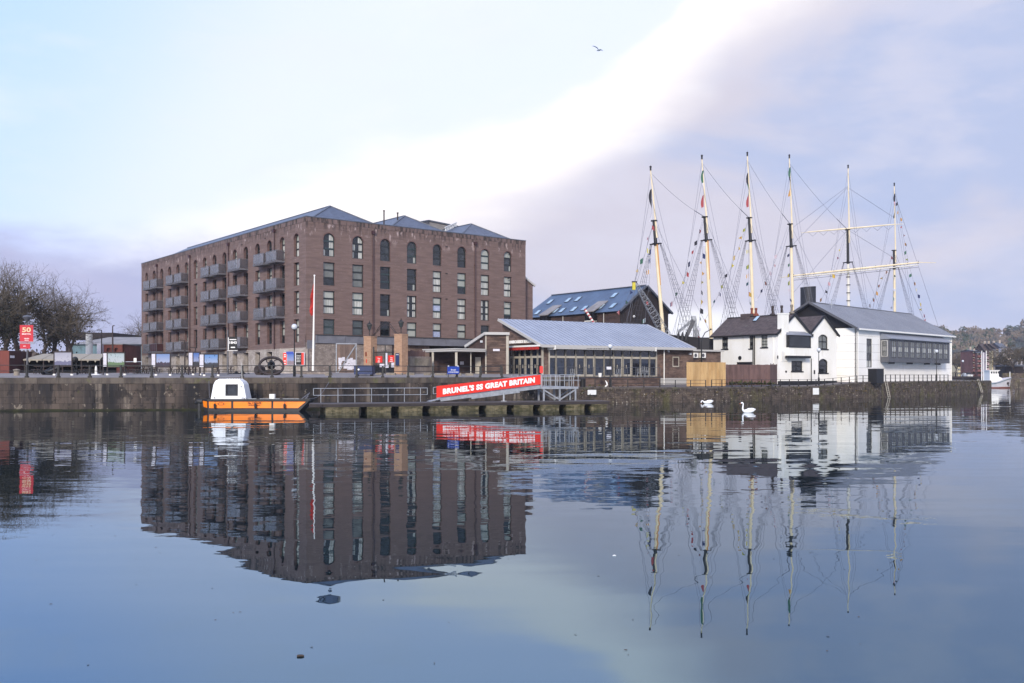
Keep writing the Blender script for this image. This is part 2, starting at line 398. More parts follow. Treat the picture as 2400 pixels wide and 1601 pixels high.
mat('white_panel', '#f6f4f0', '#eeece6', .3, rough=.6, orand=.035, stains=[('#d2cdbf', .9, vs, .58, .72, .4)])
mat('trim_black', '#17171a', rough=.5)
mat('tile_brown', '#554947', '#403736', 1.6, (1, 1, 2), .85, bump=.02, bsc=8, stains=[('#72756a', 1.0, (1, 1, 1), .6, .74, .55)])
mat('metal_roof_grey', '#7f838e', '#767a85', .3, rough=.42)
mat('metal_grey', '#55565b', '#4c4d52', .5, rough=.45)
mat('zinc', '#9aa1b0', '#8c93a3', .5, rough=.38)
mat('zinc_seam', '#78808f', rough=.45)
mat('fascia', '#b4b2ae', rough=.5)
mat('cedar', '#715d53', '#4d3e38', .9, (1, 1, 2), .85, orand=0, stains=[('#8f7a6d', 1.6, (.6, .6, 4), .56, .70, .6), ('#a0603a', .8, (1, 1, 3), .66, .76, .5)])
mat('cedar_dark', '#4b3a36', '#352724', .8, (1, 1, 2), .85, stains=[('#6b4a3c', 1.6, (1, 1, 4), .6, .72, .5)])
mat('timber_black', '#30282a', '#221d1e', .7, (1, 1, .4), .9)
mat('cream_frame', '#b3ada0', '#a39c8e', 1, rough=.6)
mat('fence_new', '#bd9c6c', '#ab8757', 1.6, (1, 1, .3), .8, orand=.12)
mat('fence_brown', '#6e5550', '#5b4642', 1.6, (1, 1, .3), .9, orand=.15)
mat('fence_grey', '#8b8078', '#756a62', 1.6, (1, 1, .3), .9, orand=.15)
mat('gate_timber', '#7a675c', '#62524a', 1.6, (1, 1, .3), .9, orand=.15)
mat('buff_brick', '#ab8a70', '#9a7a62', 2.2, (1, 1, 3), .9, stains=[('#8f7157', 1.2, (1, 1, .5), .62, .74, .5)])
mat('concrete', '#8b8276', '#6e675c', 1.2, rough=.95, stains=[('#54533a', .8, (1, 1, 1), .55, .68, .6)])
mat('concrete_float', '#746a52', '#433f2b', 1.6, (1, 1, 2.5), .95, stains=[('#3c3a20', 1.2, (1, 1, 3), .5, .62, .8)])
mat('deck', '#4f4a4c', '#423d3f', .8, (.4, 2, 1), .8)
mat('deck_side', '#3a3331', '#2e2828', .9, rough=.9)
mat('navy', '#122a5a', '#0f244e', 1, rough=.5)
mat('sign_blue', '#1c3f9e', rough=.5)
mat('orange', '#fb8400', '#f27c00', .8, rough=.4)
mat('boat_black', '#1d1d1f', '#262527', 1.2, rough=.6)
mat('grp_white', '#e9ebee', '#dfe2e6', 1, rough=.35)
mat('paper', '#dad7de', '#c4c2ca', 6, rough=.9)
mat('mast_cream', '#e6d6b4', '#dccba6', .5, rough=.6)
mat('mast_orange', '#c9935a', rough=.6)
mat('mast_white', '#d9d5ca', rough=.6)
mat('mast_black', '#18181b', rough=.6)
mat('rope', '#6b6d78', rough=.9)
mat('rope_dark', '#474850', rough=.9)
mat('funnel', '#1d1f24', '#26282d', 1, rough=.55)
mat('hull_black', '#1b1a1c', '#242224', .5, rough=.7)
mat('rust', '#7a3f2c', rough=.8)
mat('container_red', '#6f3329', '#5f2a22', .6, rough=.7)
mat('container_dark', '#3d1a1b', '#331416', .6, rough=.7)
mat('canvas', '#8f887b', '#938b7e', 1.2, rough=.9)
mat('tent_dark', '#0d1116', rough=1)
mat('teal_wall', '#5f7b85', '#55707a', .4, rough=.7)
mat('grey_roof', '#8f8b8a', '#7c7877', .6, rough=.8)
mat('old_iron', '#3b3130', '#2f2726', 2, rough=.8)
mat('red_brick', '#7a443a', '#693a32', 1, rough=.9)
mat('bark', '#463c36', '#332c28', 2, (1, 1, .4), .95)
mat('twig', '#564e42', '#413a31', 1, rough=.95)
mat('ivy', '#25271e', '#191b15', 1, rough=.95)
mat('banner_red', '#c22c38', '#b52733', 1, rough=.7)
mat('banner_black', '#131315', rough=.7)
mat('lamp_globe', '#c9ccd0', rough=.2)
mat('bird_white', '#efeeec', rough=.8)
mat('bird_grey', '#7d8a92', rough=.8)
mat('bird_orange', '#b8642a', rough=.7)
mat('hill_wood', '#5f585c', '#4d4a4c', .03, rough=1)
mat('wood_far', '#766a5e', '#5c534b', .03, rough=1, stains=[('#3e4a50', .02, (1, 1, 1), .52, .58, .9), ('#6d6558', .025, (1, 1, 1), .6, .66, .7)])
mat('evergreen', '#3c4a3c', '#2e3a30', .1, rough=1)
mat('grass_far', '#66704e', '#585f46', .1, rough=1)
mat('wood_near', '#5c5048', '#4a413b', .2, rough=1)
for nm, c in dict(f_yellow='#c2b440', f_red='#a0484a', f_blue='#2c3760', f_white='#c9c9d2', f_black='#2c2c34', f_green='#3a6550', f_orange='#b98a4a', f_pink='#c49a9e').items(): mat(nm, c, rough=.9)

# ================================================================== water
def make_water():
    m = bpy.data.materials.new('water'); m.use_nodes = True; b = NB(m.node_tree); MATS['water'] = m
    nt = m.node_tree; nt.nodes.clear()
    geo = b.n('ShaderNodeNewGeometry'); P = geo.outputs['Position']
    def wave(scale, amp, det=2, st=(1, 1, 1), off=(0, 0, 0), rough=.5):
        n = b.noise(P, scale, det, rough, .0, st, off)
        v = b.n('ShaderNodeVectorMath', operation='SUBTRACT'); b.l(n.outputs['Color'], v.inputs[0]); v.inputs[1].default_value = (.5, .5, .5)
        sc = b.n('ShaderNodeVectorMath', operation='SCALE'); b.l(v.outputs[0], sc.inputs[0])
        b.put(sc.inputs['Scale'], amp); return sc.outputs[0]
    patch = b.noise(P, .035, 3, .5, .4, (1, 1, 1), (11, 4, 0)).outputs[0]          # catspaws: patches the air has ruffled
    pf = b.step(patch, .42, .60)
    sp = b.n('ShaderNodeSeparateXYZ'); b.l(P, sp.inputs[0])
    shore = b.step(sp.outputs[1], 78, 52)                                             # calm in the lee of the quay
    fine = b.math('MULTIPLY', b.math('MULTIPLY_ADD', pf, .75, .25), b.math('MULTIPLY', b.math('MULTIPLY_ADD', shore, .75, .25), b.step(sp.outputs[1], 13, 24, .12, 1)))
    a1 = wave(.5, .034, 2, (.30, 1.6, 1))
    a2 = wave(1.3, b.math('MULTIPLY', fine, .046), 2, (.5, 1.5, 1), (3, 9, 0))
    a3 = wave(4.2, b.math('MULTIPLY', fine, .045), 3, (.5, 1.4, 1), (1, 2, 0))
    s1 = b.n('ShaderNodeVectorMath', operation='ADD'); b.l(a1, s1.inputs[0]); b.l(a2, s1.inputs[1])
    s2 = b.n('ShaderNodeVectorMath', operation='ADD'); b.l(s1.outputs[0], s2.inputs[0]); b.l(a3, s2.inputs[1])
    m3 = b.n('ShaderNodeVectorMath', operation='MULTIPLY'); b.l(s2.outputs[0], m3.inputs[0]); m3.inputs[1].default_value = (.40, 1, 0)
    ad = b.n('ShaderNodeVectorMath', operation='ADD'); b.l(m3.outputs[0], ad.inputs[0]); ad.inputs[1].default_value = (0, 0, 1)
    nm = b.n('ShaderNodeVectorMath', operation='NORMALIZE'); b.l(ad.outputs[0], nm.inputs[0])
    bs = b.n('ShaderNodeBsdfPrincipled')
    bs.inputs['Base Color'].default_value = (.004, .010, .012, 1); bs.inputs['Roughness'].default_value = .0
    bs.inputs['IOR'].default_value = 3.4; bs.inputs['Specular Tint'].default_value = (.48, .76, 1, 1)
    b.l(nm.outputs[0], bs.inputs['Normal'])
    o = b.n('ShaderNodeOutputMaterial'); b.l(bs.outputs[0], o.inputs[0])
make_water()
mb = MB(); mb.poly([(-1500, -60, 0), (1500, -60, 0), (1500, 2500, 0), (-1500, 2500, 0)])
build(mb, 'water', 'water', kind='structure')

# ================================================================== quay line and ground
QP = [(-100., 74.), (-43.99, 82.), (-17.7, 86.), (-2.12, 95.), (6.32, 101.), (9.3, 104.), (22.8, 111.), (38., 121.5), (45.9, 127.), (67.8, 148.), (82.8, 165.)]
def yq(x):
    if x <= QP[0][0]: return QP[0][1]
    for (a, b_), (c, d_) in zip(QP, QP[1:]):
        if x <= c: return b_ + (d_ - b_) * (x - a) / (c - a)
    return QP[-1][1] + (x - QP[-1][0]) * 1.2
XS = 6.32
def lerp(a, b_, t): return a + (b_ - a) * max(0, min(1, t))
def ztop(x): return 2.87 if x < XS else lerp(lerp(1.78, 1.66, (x - XS) / 15), 2.15, (x - 40) / 7)
def gz(x, y):
    w_ = y - yq(x)
    if x < XS: return lerp(lerp(2.87, 3.05, (w_ - .8) / 5), 3.35, (w_ - 6) / 14)
    return lerp(ztop(x), 2.25, (w_ - 5) / 10)
def ground_piece(xs, name, m):
    mb = MB(); ws = [0, .8, 2, 4, 6, 9, 12, 16, 20, 30, 60, 150, 400, 900]
    P = [[V(x, yq(x) + w_, gz(x + (1e-4 if x == XS and xs[0] == XS else (-1e-4 if x == XS else 0)), yq(x) + w_)) for w_ in ws] for x in xs]
    for i in range(len(xs) - 1):
        for j in range(len(ws) - 1): mb.poly([P[i][j], P[i + 1][j], P[i + 1][j + 1], P[i][j + 1]])
    return build(mb, name, m, kind='structure')
ground_piece([-400, -200, -100] + [-90 + 6 * i for i in range(13)] + [-17.7, -12, -7, -2.12, 2, XS], 'quayside_ground', 'paving')
ground_piece([XS, 9.3, 14, 18, 22.8, 27, 31, 35, 38, 40, 42, 44, 45.9, 52, 60, 67.8, 75, 82.8], 'quayside_path', 'asphalt')
# quay walls
def qpts(x0, x1, step):
    L = []; x = x0
    while x < x1: L.append((x, yq(x))); x += step
    L.append((x1, yq(x1))); return L
mb = MB()
for (a, b_) in zip(QP[:], QP[1:]):
    t = 2.36 if a[0] < XS else None
    za, zb = (2.8, 2.8) if b_[0] <= XS + .01 else (ztop(a[0] + .01) - .04, ztop(b_[0]) - .04)
    mb.poly([(a[0], a[1] + .06, -1.5), (b_[0], b_[1] + .06, -1.5), (b_[0], b_[1] + .06, zb), (a[0], a[1] + .06, za)])
mb.poly([(82.8, 165.06, -1.5), (83.5, 420, -1.5), (83.5, 420, 2.1), (82.8, 165.06, 2.1)])
mb.poly([(XS, 101, 1.5), (XS, 107.5, 1.5), (XS, 107.5, 3.0), (XS, 101, 2.87)])
build(mb, 'quay_wall_core', 'quay_joint', kind='structure')
qw = thing('harbour_wall', 'tall dark stained masonry harbour wall with coping behind the orange boat and pontoon', 'harbour wall', (-20, 85.6, -1))
rr = random.Random(3)
def stone(name, x0, x1, z0, z1, m, out):
    mb = MB(); g = .011; e = out + rr.uniform(-.02, .03); y0, y1 = yq(x0), yq(x1); j = lambda: rr.uniform(-.012, .012)
    mb.hexa([(x0 + g, y0 - e + j(), z0 + g), (x1 - g, y1 - e + j(), z0 + g), (x1 - g, y1 + .5, z0 + g), (x0 + g, y0 + .5, z0 + g),
             (x0 + g, y0 - e + j(), z1 - g), (x1 - g, y1 - e + j(), z1 - g), (x1 - g, y1 + .5, z1 - g), (x0 + g, y0 + .5, z1 - g)])
    build(mb, name, m, qw)
x = -47.
while x < XS - .3:
    w_ = rr.uniform(1.2, 1.9); stone('coping_stone', x, min(x + w_, XS), 2.34, 2.885 + rr.uniform(-.01, .01), 'quay_coping', .04); x += w_
for k, (z0, z1) in enumerate([(1.74, 2.34), (1.18, 1.74), (.62, 1.18), (.1, .62)]):
    x = -47. + rr.uniform(-.8, 0)
    while x < XS - .3:
        w_ = rr.uniform(.95, 1.6) * 1.0 if k % 2 else rr.uniform(1.0, 1.9); x1 = min(x + w_, XS)
        stone('stone', x, x1, z0, z1, 'quay_stone', 0); x = x1
mb = MB(); x = -60.
while x < XS:
    x1 = x + 1.5; mb.hexa([(x, yq(x) - .12, -.4), (x1, yq(x1) - .12, -.4), (x1, yq(x1) + .2, -.4), (x, yq(x) + .2, -.4), (x, yq(x) - .05, .1 + rr.uniform(0, .06)), (x1, yq(x1) - .05, .1 + rr.uniform(0, .06)), (x1, yq(x1) + .2, .12), (x, yq(x) + .2, .12)]); x = x1
build(mb, 'weed_line', 'moss', qw)
# low rubble wall to the right
rw = thing('rubble_quay_wall', 'low mossy rubble stone quay wall below the white houses and timber fences', 'quay wall', (40, 122, -1))
mb = MB(); x = XS
while x < 82.8:
    zt = ztop(x + .3) - .02; z = -.3; wcol = rr.uniform(.32, .75)
    while z < zt - .05:
        hh = min(rr.uniform(.14, .34), zt - z); n = 1 if rr.random() < .7 else 2
        for i in range(n):
            xa = x + wcol * i / n; xb = x + wcol * (i + 1) / n; e = rr.uniform(-.03, .07)
            mb.hexa([(xa + .012, yq(xa) - e, z + .012), (xb - .012, yq(xb) - e - rr.uniform(-.02, .02), z + .012), (xb - .012, yq(xb) + .1, z + .012), (xa + .012, yq(xa) + .1, z + .012),
                     (xa + .012, yq(xa) - e + rr.uniform(0, .04), z + hh - .01), (xb - .012, yq(xb) - e, z + hh - .01), (xb - .012, yq(xb) + .1, z + hh - .01), (xa + .012, yq(xa) + .1, z + hh - .01)])
        z += hh
    x += wcol
y = 165.
while y < 200:                                       # return face at the far corner
    z = -.3; ww = rr.uniform(.5, 1.0)
    while z < 2.05:
        hh = min(rr.uniform(.2, .4), 2.1 - z); e = rr.uniform(-.03, .06)
        mb.box(82.7, 82.85 + e, y, y + ww - .02, z, z + hh - .015); z += hh
    y += ww
build(mb, 'rubble_stone', 'rubble_dark', rw, kind='stuff')
mb = MB(); x = XS
while x < 82.6:
    x1 = min(x + rr.uniform(.9, 1.5), 82.8); za, zb = ztop(x + .01), ztop(x1)
    mb.hexa([(x + .01, yq(x) - .07, za - .16), (x1 - .01, yq(x1) - .07, zb - .16), (x1 - .01, yq(x1) + .5, zb - .16), (x + .01, yq(x) + .5, za - .16), (x + .01, yq(x) - .07, za + .02), (x1 - .01, yq(x1) - .07, zb + .02), (x1 - .01, yq(x1) + .5, zb + .02), (x + .01, yq(x) + .5, za + .02)])
    x = x1
build(mb, 'coping', 'quay_coping', rw)
# weeds growing on the rubble wall
def tufts(name, m, spots, hgt, parent=None, seed=1, **kw):
    r = random.Random(seed); mb = MB()
    for (p, n, rad) in spots:
        for _ in range(n):
            a = r.uniform(0, 6.28); q = Vector(p) + V(r.gauss(0, rad), r.gauss(0, rad * .4), r.uniform(0, .1)); L = hgt * r.uniform(.4, 1.1)
            dv = V(math.cos(a) * .5, math.sin(a) * .5 - .25, r.uniform(.1, 1)).normalized() * L; s_ = V(math.sin(a), -math.cos(a), 0) * L * .22
            mb.poly([q - s_ * .4, q + dv * .6 - s_, q + dv, q + dv * .55 + s_])
    return build(mb, name, m, parent, **kw)
mat('weeds', '#4a4a24', '#35361c', 1, rough=1)
mat('weeds_dry', '#6a5a3c', '#4f442f', 1, rough=1)
sp = []
for i in range(150):
    x = rr.uniform(7, 80); sp.append(((x, yq(x) - .06, ztop(x) * rr.uniform(.25, 1.0)), 9, .35))
tufts('wall_weeds', 'weeds', sp[:90], .32, seed=2, kind='stuff'); tufts('dry_wall_weeds', 'weeds_dry', sp[90:], .35, seed=3, kind='stuff')
# ================================================================== brick warehouse
WR = Fr(-24.8, 115, .784, .6207)                   # right facade, from the near corner
WL_ = Fr(-24.8, 115, -.6207, .784, flip=True)      # left facade
wl = WL_
if wl.n[0] > 0: wl.n = (-wl.n[0], -wl.n[1])
wh = thing('brick_warehouse', 'big five storey brown brick warehouse with arched top windows and stacked balconies', 'warehouse', (-24.8, 115, 3.2))
ROWS = [(17.63, 20.46, True), (14.07, 16.9, 0), (10.6, 13.4, 0), (8.06, 9.94, 0)]
rc = [(757.9, 784.6), (826, 852), (891, 915), (954, 976.6), (1014.5, 1035), (1072, 1092.6), (1127, 1147), (1181, 1199)]
RH = []
for i, (a, b_) in enumerate(rc):
    for (c, d_, k) in ROWS: RH.append((WR.T(a), WR.T(b_), c, d_, k))
mb = MB()
LT, RT, PZ = 62.7, 34.1, 22.2
facade(mb, WR, 0, RT, 7.95, PZ - .55, RH, .28, 0, 1)
build(mb, 'right_wall', ['brick', 'brick_reveal'], wh)
lc = [343.8, 361.2, 379.2, 397.6, 416.9, 437.1, 458.1, 479.8, 502.8, 526, 550.5, 576.3, 603.6, 631.5, 661.5, 694.6]
LH = []; wn = .72
lts = [WL_.T(x) for x in lc]
for i, t in enumerate(lts):
    for j, (c, d_, k) in enumerate(ROWS):
        if j == 3: c = 7.1
        LH.append((t - wn, t + wn, c, d_, k))
mb = MB(); facade(mb, WL_, 0, LT, 6.34, PZ - .55, LH, .42, 0, 1); build(mb, 'left_wall', ['brick', 'brick_reveal'], wh)
# weathered parapet band, back walls, stone base
mb = MB()
mb.fbox(WR, -.03, RT + .02, PZ - .55, PZ, -.35, .03); mb.fbox(WL_, .0, LT, PZ - .55, PZ, -.35, .03)
mb.fbox(WR, -.06, RT + .06, PZ, PZ + .1, -.4, .07, 1); mb.fbox(WL_, .07, LT + .05, PZ, PZ + .1, -.4, .07, 1)
build(mb, 'parapet', ['brick_weathered', 'lead'], wh)
mb = MB(); pR = WR.P(RT, 0); pL = WL_.P(LT, 0); pB = pR + pL - WR.P(0, 0)
for a, b_ in ((pR, pB), (pB, pL)): mb.poly([(a.x, a.y, 3), (b_.x, b_.y, 3), (b_.x, b_.y, PZ), (a.x, a.y, PZ)])
mb.poly([WR.P(0, 21.6, -.3), WR.P(RT, 21.6, -.3), V(pB.x, pB.y, 21.6), V(pL.x, pL.y, 21.6)])
build(mb, 'back_wall', 'brick', wh)
SH = [(t - .8, t + .8, 3.2, 6.1, 0) for t in lts[:-1]]
mb = MB(); facade(mb, WL_, 0, LT, 3.0, 6.34, SH, .6, 0, 0); mb.fbox(WL_, 0, LT, 6.3, 6.42, -.2, .05)
build(mb, 'stone_base', 'rubble_pale', wh)
for h in SH: mb = MB(); mb.fbox(WL_, h[0], h[1], 3.1, 6.1, -.7, -.62); build(mb, 'opening_shade', 'glass_dark', wh)  # dark sheet behind each opening, stands in for the shade inside
pass
mb = MB(); mb.fbox(WR, 0, 12, 3.0, 7.05, -.3, .0); mb.fbox(WR, 0, 1.2, 7.05, 7.95, -.3, .0, 2); mb.fbox(WR, 12, RT, 3.0, 7.05, -3.2, -3.0, 1)
build(mb, 'ground_floor_wall', ['rubble', 'timber_black', 'brick'], wh)
mb = MB(); mb.fbox(WR, 1.2, RT, 7.05, 7.95, -.3, .06); mb.fbox(WR, 1.2, RT, 6.98, 7.05, -.3, .16); mb.fbox(WR, 1.2, RT, 7.95, 8.02, -.28, .16, 1)
for i in range(9): mb.fbox(WR, 1.3 + i * 3.8, 1.42 + i * 3.8, 7.06, 7.94, .06, .14)
build(mb, 'steel_beam', ['steel_beam', 'frame_dark'], wh)
mb = MB(); mb.fbox(WR, .1, 1.2, 6.3, 7.3, 0, .02); build(mb, 'panel', 'steel_beam', wh)
# window contents per column / row, as in the photo
D_, M_, BL, BG, BD, CU, CB = 'glass_dark', 'glass_mid', 'glass_blind', 'glass_blind_grey', 'glass_blind_dim', 'glass_curtain', 'glass_curtain_blue'
half = ((0, .58, D_), (.58, 1, CU)); side = ((0, .2, CU), (.2, .62, D_), (.62, 1, CU)); gap = ((0, .3, CU), (.3, .66, D_), (.66, 1, CU))
CONT = [  # bottom..top panes
    [[side, half, half], [D_, BG, BG], [CU, CU, BL], [BD, BD]],
    [[side, gap, half], [BG, BG, BG], [CU, CU, BL], [BD, BD]],
    [[M_, M_, M_], [D_, D_, D_], [((0, .8, D_), (.8, 1, BL)), D_, D_], [D_, D_]],
    [[((0, .75, M_), (.75, 1, BL)), M_, M_], [((0, .7, D_), (.7, .9, BL), (.9, 1, D_)), M_, D_], [gap, gap, gap], [BL, BL]],
    [[M_, M_, M_], [CU, CU, BL], [CU, CB, BL], [CB, BL]],
    [[D_, M_, M_], [D_, BL, BL], [CU, CU, CU], [BL, BL]],
    [[BL, BL, BL], [CU, CU, BL], [gap, gap, gap], [D_, D_]],
    [[((0, .8, M_), (.8, 1, BL)), M_, BL], [CU, CU, BL], [D_, BL, BL], [D_, M_]]]
for i in range(8):
    for j in range(4):
        h = RH[i * 4 + j]; window(WR, h, wh, 'frame_dark' if (i + j) % 3 else 'frame_teal', CONT[i][j], .24, rows=3 if j < 3 else 2, fw=.09, tw=.2)
rr = random.Random(11); opts = [[D_, D_, M_], [M_, D_, D_], [CU, CU, BL], [D_, BL, BL], [M_, M_, D_]]
for i in range(16):
    for j in range(4):
        h = LH[i * 4 + j]; c = opts[rr.choice([0, 0, 1, 2, 4, 3])] if i < 15 else [CU, CU, BL]
        window(WL_, h, wh, 'frame_dark', c, .38, rows=3, fw=.08, tw=.18)
# the gold stock of arch soffits: brick rowlocks over the arched windows
for fr, hs_ in ((WR, RH), (WL_, LH)):
    for h in hs_:
        if h[4] is True:
            mb = MB(); cv = arc(h[0], h[1], h[3], 10); cc = ((h[0] + h[1]) / 2, cv[0][1])
            ov = [(cc[0] + (p[0] - cc[0]) * 1.18, cc[1] + (p[1] - cc[1]) * 1.18) for p in cv]
            for k in range(10): mb.hexa([fr.P(*cv[k], .015), fr.P(*cv[k + 1], .015), fr.P(*cv[k + 1], -.1), fr.P(*cv[k], -.1), fr.P(*ov[k], .015), fr.P(*ov[k + 1], .015), fr.P(*ov[k + 1], -.1), fr.P(*ov[k], -.1)])
            build(mb, 'arch_surround', 'brick_reveal', wh)
# downpipes
for fr, px, z0, z1 in ((WL_, 369.2, 7.2, 21), (WL_, 446.2, 3.4, 21), (WL_, 536.8, 7, 21.2), (WL_, 644.6, 6.4, 21.3), (WR, 873.6, 8, 20.9), (WR, 1112.7, 8, 20.9)):
    t = fr.T(px); mb = MB(); mb.tube(fr.P(t, z0, .12), fr.P(t, z1, .12), .09, n=8); mb.fbox(fr, t - .2, t + .2, z1, z1 + .4, .02, .32)
    for z in range(int(z0) + 1, int(z1), 3): mb.fbox(fr, t - .13, t + .13, z, z + .08, 0, .2)
    build(mb, 'downpipe', 'pipe', wh)
# balconies
def balcony(px, z, L=3.05, dpt=1.15, dark=False):
    t = WL_.T(px); a, b_ = t, t + L; mb = MB()
    mb.fbox(WL_, a - .05, b_ + .05, z - .22, z, 0, dpt + .05); mb.fbox(WL_, a - .05, b_ + .05, z - .1, z + .02, dpt + .05, dpt + .09)
    o = build(mb, 'balcony', 'balcony_slab', wh)
    n = 3
    for k in range(n):
        g = MB(); x0 = a + (b_ - a) * k / n + .03; x1 = a + (b_ - a) * (k + 1) / n - .03; g.fbox(WL_, x0, x1, z + .08, z + 1.22, dpt - .03, dpt - .01); build(g, 'glass_panel', 'balcony_glass_lit' if not dark else 'container_dark', o)
    for xx in (a, b_):
        g = MB(); g.fbox(WL_, xx - .01, xx + .01, z + .08, z + 1.22, .05, dpt - .05); build(g, 'side_panel', 'balcony_glass_shaded' if not dark else 'container_dark', o)
    g = MB()
    for k in range(n + 1): g.fbox(WL_, a + (b_ - a) * k / n - .025, a + (b_ - a) * k / n + .025, z, z + 1.28, dpt - .06, dpt - .0)
    g.beam(WL_.P(a, z + 1.28, dpt - .03), WL_.P(b_, z + 1.28, dpt - .03), .06, .05)
    for xx in (a, b_): g.beam(WL_.P(xx, z + 1.28, 0), WL_.P(xx, z + 1.28, dpt - .03), .05, .05)
    build(g, 'balcony_rail', 'steel_rail', o)
ZS = [17.43, 13.93, 10.43, 6.93]
for bi, (pxs) in enumerate([(382.9, 365.5), (441.4, 421), (530.3, 506.5), (581.3,), (666.9, 636.5)]):
    for r in range(4 if bi < 4 else 3):
        for px in pxs: balcony(px, ZS[r], L=3.05 if bi != 3 else 4.2, dark=(bi == 0 and r == 3 and px > 380))
# roofs
PU, PV = V(WR.u[0], WR.u[1], 0), V(WL_.u[0], WL_.u[1], 0); C0 = V(-24.8, 115, 0)
def wp(t, s_, z): return V(C0.x + PU.x * t + PV.x * s_, C0.y + PU.y * t + PV.y * s_, z)
for k in range(3):
    a, b_ = .5 + k * 11.2, .5 + (k + 1) * 11.2 - .3; m_ = (a + b_) / 2; zr = 24.75 if k else 24.85; ze = 21.9; L = 62
    mb = MB(); s0, s1 = .5, 5.2
    mb.poly([wp(a, s0, ze), wp(b_, s0, ze), wp(m_, s1, zr)]); mb.poly([wp(a, s0, ze), wp(m_, s1, zr), wp(m_, L - 5, zr), wp(a, L, ze)])
    mb.poly([wp(b_, s0, ze), wp(b_, L, ze), wp(m_, L - 5, zr), wp(m_, s1, zr)]); mb.poly([wp(a, L, ze), wp(m_, L - 5, zr), wp(b_, L, ze)])
    o = build(mb, 'roof', 'slate', wh)
    mb = MB()
    for p, q in ((wp(a, s0, ze), wp(m_, s1, zr)), (wp(b_, s0, ze), wp(m_, s1, zr)), (wp(m_, s1, zr), wp(m_, L - 5, zr))): mb.beam(p, q, .25, .1)
    build(mb, 'ridge', 'lead', o)
mb = MB(); p = wp(9.4, 8.5, 22); mb.hexa([wp(7.6, 8, 22.8), wp(9.8, 8, 22.8), wp(9.8, 11, 22.8), wp(7.6, 11, 22.8), wp(7.4, 7.8, 24.5), wp(10, 7.8, 24.3), wp(10, 11, 24.3), wp(7.4, 11, 24.5)])
build(mb, 'dormer', 'grey_roof', wh)
mb = MB(); mb.hexa([wp(10.3, 6, 22.4), wp(11.4, 6, 22.4), wp(11.4, 7.5, 22.4), wp(10.3, 7.5, 22.4), wp(10.1, 5.8, 23.35), wp(11.8, 5.8, 23.3), wp(11.8, 7.6, 23.3), wp(10.1, 7.6, 23.35)]); build(mb, 'skylight', 'white_panel', wh)
for px, y0, y1, D in ((900, 522, 495, 124), (932, 512, 500, 128)):
    mb = MB(); a = pt(px, y0, D); b_ = pt(px, y1, D); a.z = 21.6; mb.tube(a, b_, .09, n=8); mb.tube(b_, b_ + V(0, 0, .1), .15, n=8); build(mb, 'flue', 'old_iron', wh)
mb = MB(); z = 24.7
a, b_, c = pt(988, 520, 138), pt(1004, 517, 141), pt(1073, 531, 144)
mb.poly([a, b_, V(b_.x, b_.y, 21.7), V(a.x, a.y, 21.7)]); mb.poly([b_, c, V(c.x, c.y, 21.7), V(b_.x, b_.y, 21.7)]); mb.beam(a, b_, .3, .2, 1); mb.beam(b_, c, .3, .2, 1)
mb.poly([a, b_, c, V(a.x + 3, a.y + 12, a.z)])
build(mb, 'lift_housing', ['grey_roof', 'lead'], wh)
mb = MB(); a, b_ = pt(1043, 542, 137), pt(1070, 530, 141); dv = (b_ - a)
for k in range(7): mb.beam(a + dv * k / 7, a + dv * (k + 1) / 7 + V(0, 0, .55), .08, .08); mb.beam(a + dv * (k + 1) / 7, a + dv * k / 7 + V(0, 0, .55), .08, .08)
mb.beam(a, b_, .1, .1); mb.beam(a + V(0, 0, .55), b_ + V(0, 0, .55), .1, .1); build(mb, 'truss', 'white_paint', wh)
# pale salt stains on the brick as low crusts would be flat: left to the material; small vents
mb = MB(); r3 = random.Random(5)
for t in (7.9, 17.4, 27.9):
    for z in (13.2, 16.6, 20.2): mb.fbox(WR, t + 2.9, t + 3.2, z, z + .14, 0, .06)
for t in lts[11:15:2]:
    for z in (10.2, 13.7, 17.2, 20.8): mb.fbox(WL_, t + 1.2, t + 1.45, z, z + .14, 0, .06)
build(mb, 'vent', 'old_iron', wh)
# small gabled rear wing that shows past the right edge
XR = Fr(pR.x - .5, pR.y + .9, .784, .6207)
mb = MB(); mb.fbox(XR, 0, 2.0, 3, 16.0, -6, 0); mb.poly([XR.P(0, 16), XR.P(2.0, 16), XR.P(0, 17.3)]); mb.poly([XR.P(0, 17.35, .1), XR.P(2.3, 16.0, .1), XR.P(2.3, 16.0, -6), XR.P(0, 17.35, -6)], 1)
mb.beam(XR.P(0, 17.4, .1), XR.P(2.35, 16.0, .1), .2, .25, 2)
build(mb, 'rear_wing', ['brick', 'slate', 'fascia'], wh)

# ================================================================== black timber warehouse with slate roof
TG = Fr(16.97, 150, .799, .602); TL = Fr(16.97, 150, -.602, .799, flip=True)
if TL.n[0] > 0: TL.n = (-TL.n[0], -TL.n[1])
tw = thing('timber_warehouse', 'long black timber shed with blue slate roof and skylights behind the cafe', 'warehouse', (16.97, 150, 2.5))
mb = MB(); W2, LL, ze, zr = 10.8, 25.0, 13.5, 17.45
mb.fbox(TL, 0, LL, 2.5, ze, -.3, 0); mb.fbox(TG, .3, W2, 2.5, ze, -.3, 0)
mb.poly([TG.P(0, ze), TG.P(W2, ze), TG.P(W2 / 2, zr)])
build(mb, 'wall', 'timber_black', tw)
mb = MB(); boards(mb, TL, 0, LL, 9, ze - .2, .28)
build(mb, 'cladding', 'cedar_dark', tw, kind='stuff')
t = 0
while t < W2 - .1:
    mb = MB(); zt = ze + (zr - ze) * (1 - abs(t + .3 - W2 / 2) / (W2 / 2)) - .05; mb.fbox(TG, t + .015, t + .585, 2.6, max(zt - .2, ze - .3), .003, .05); build(mb, 'board', 'timber_black', tw); t += .6
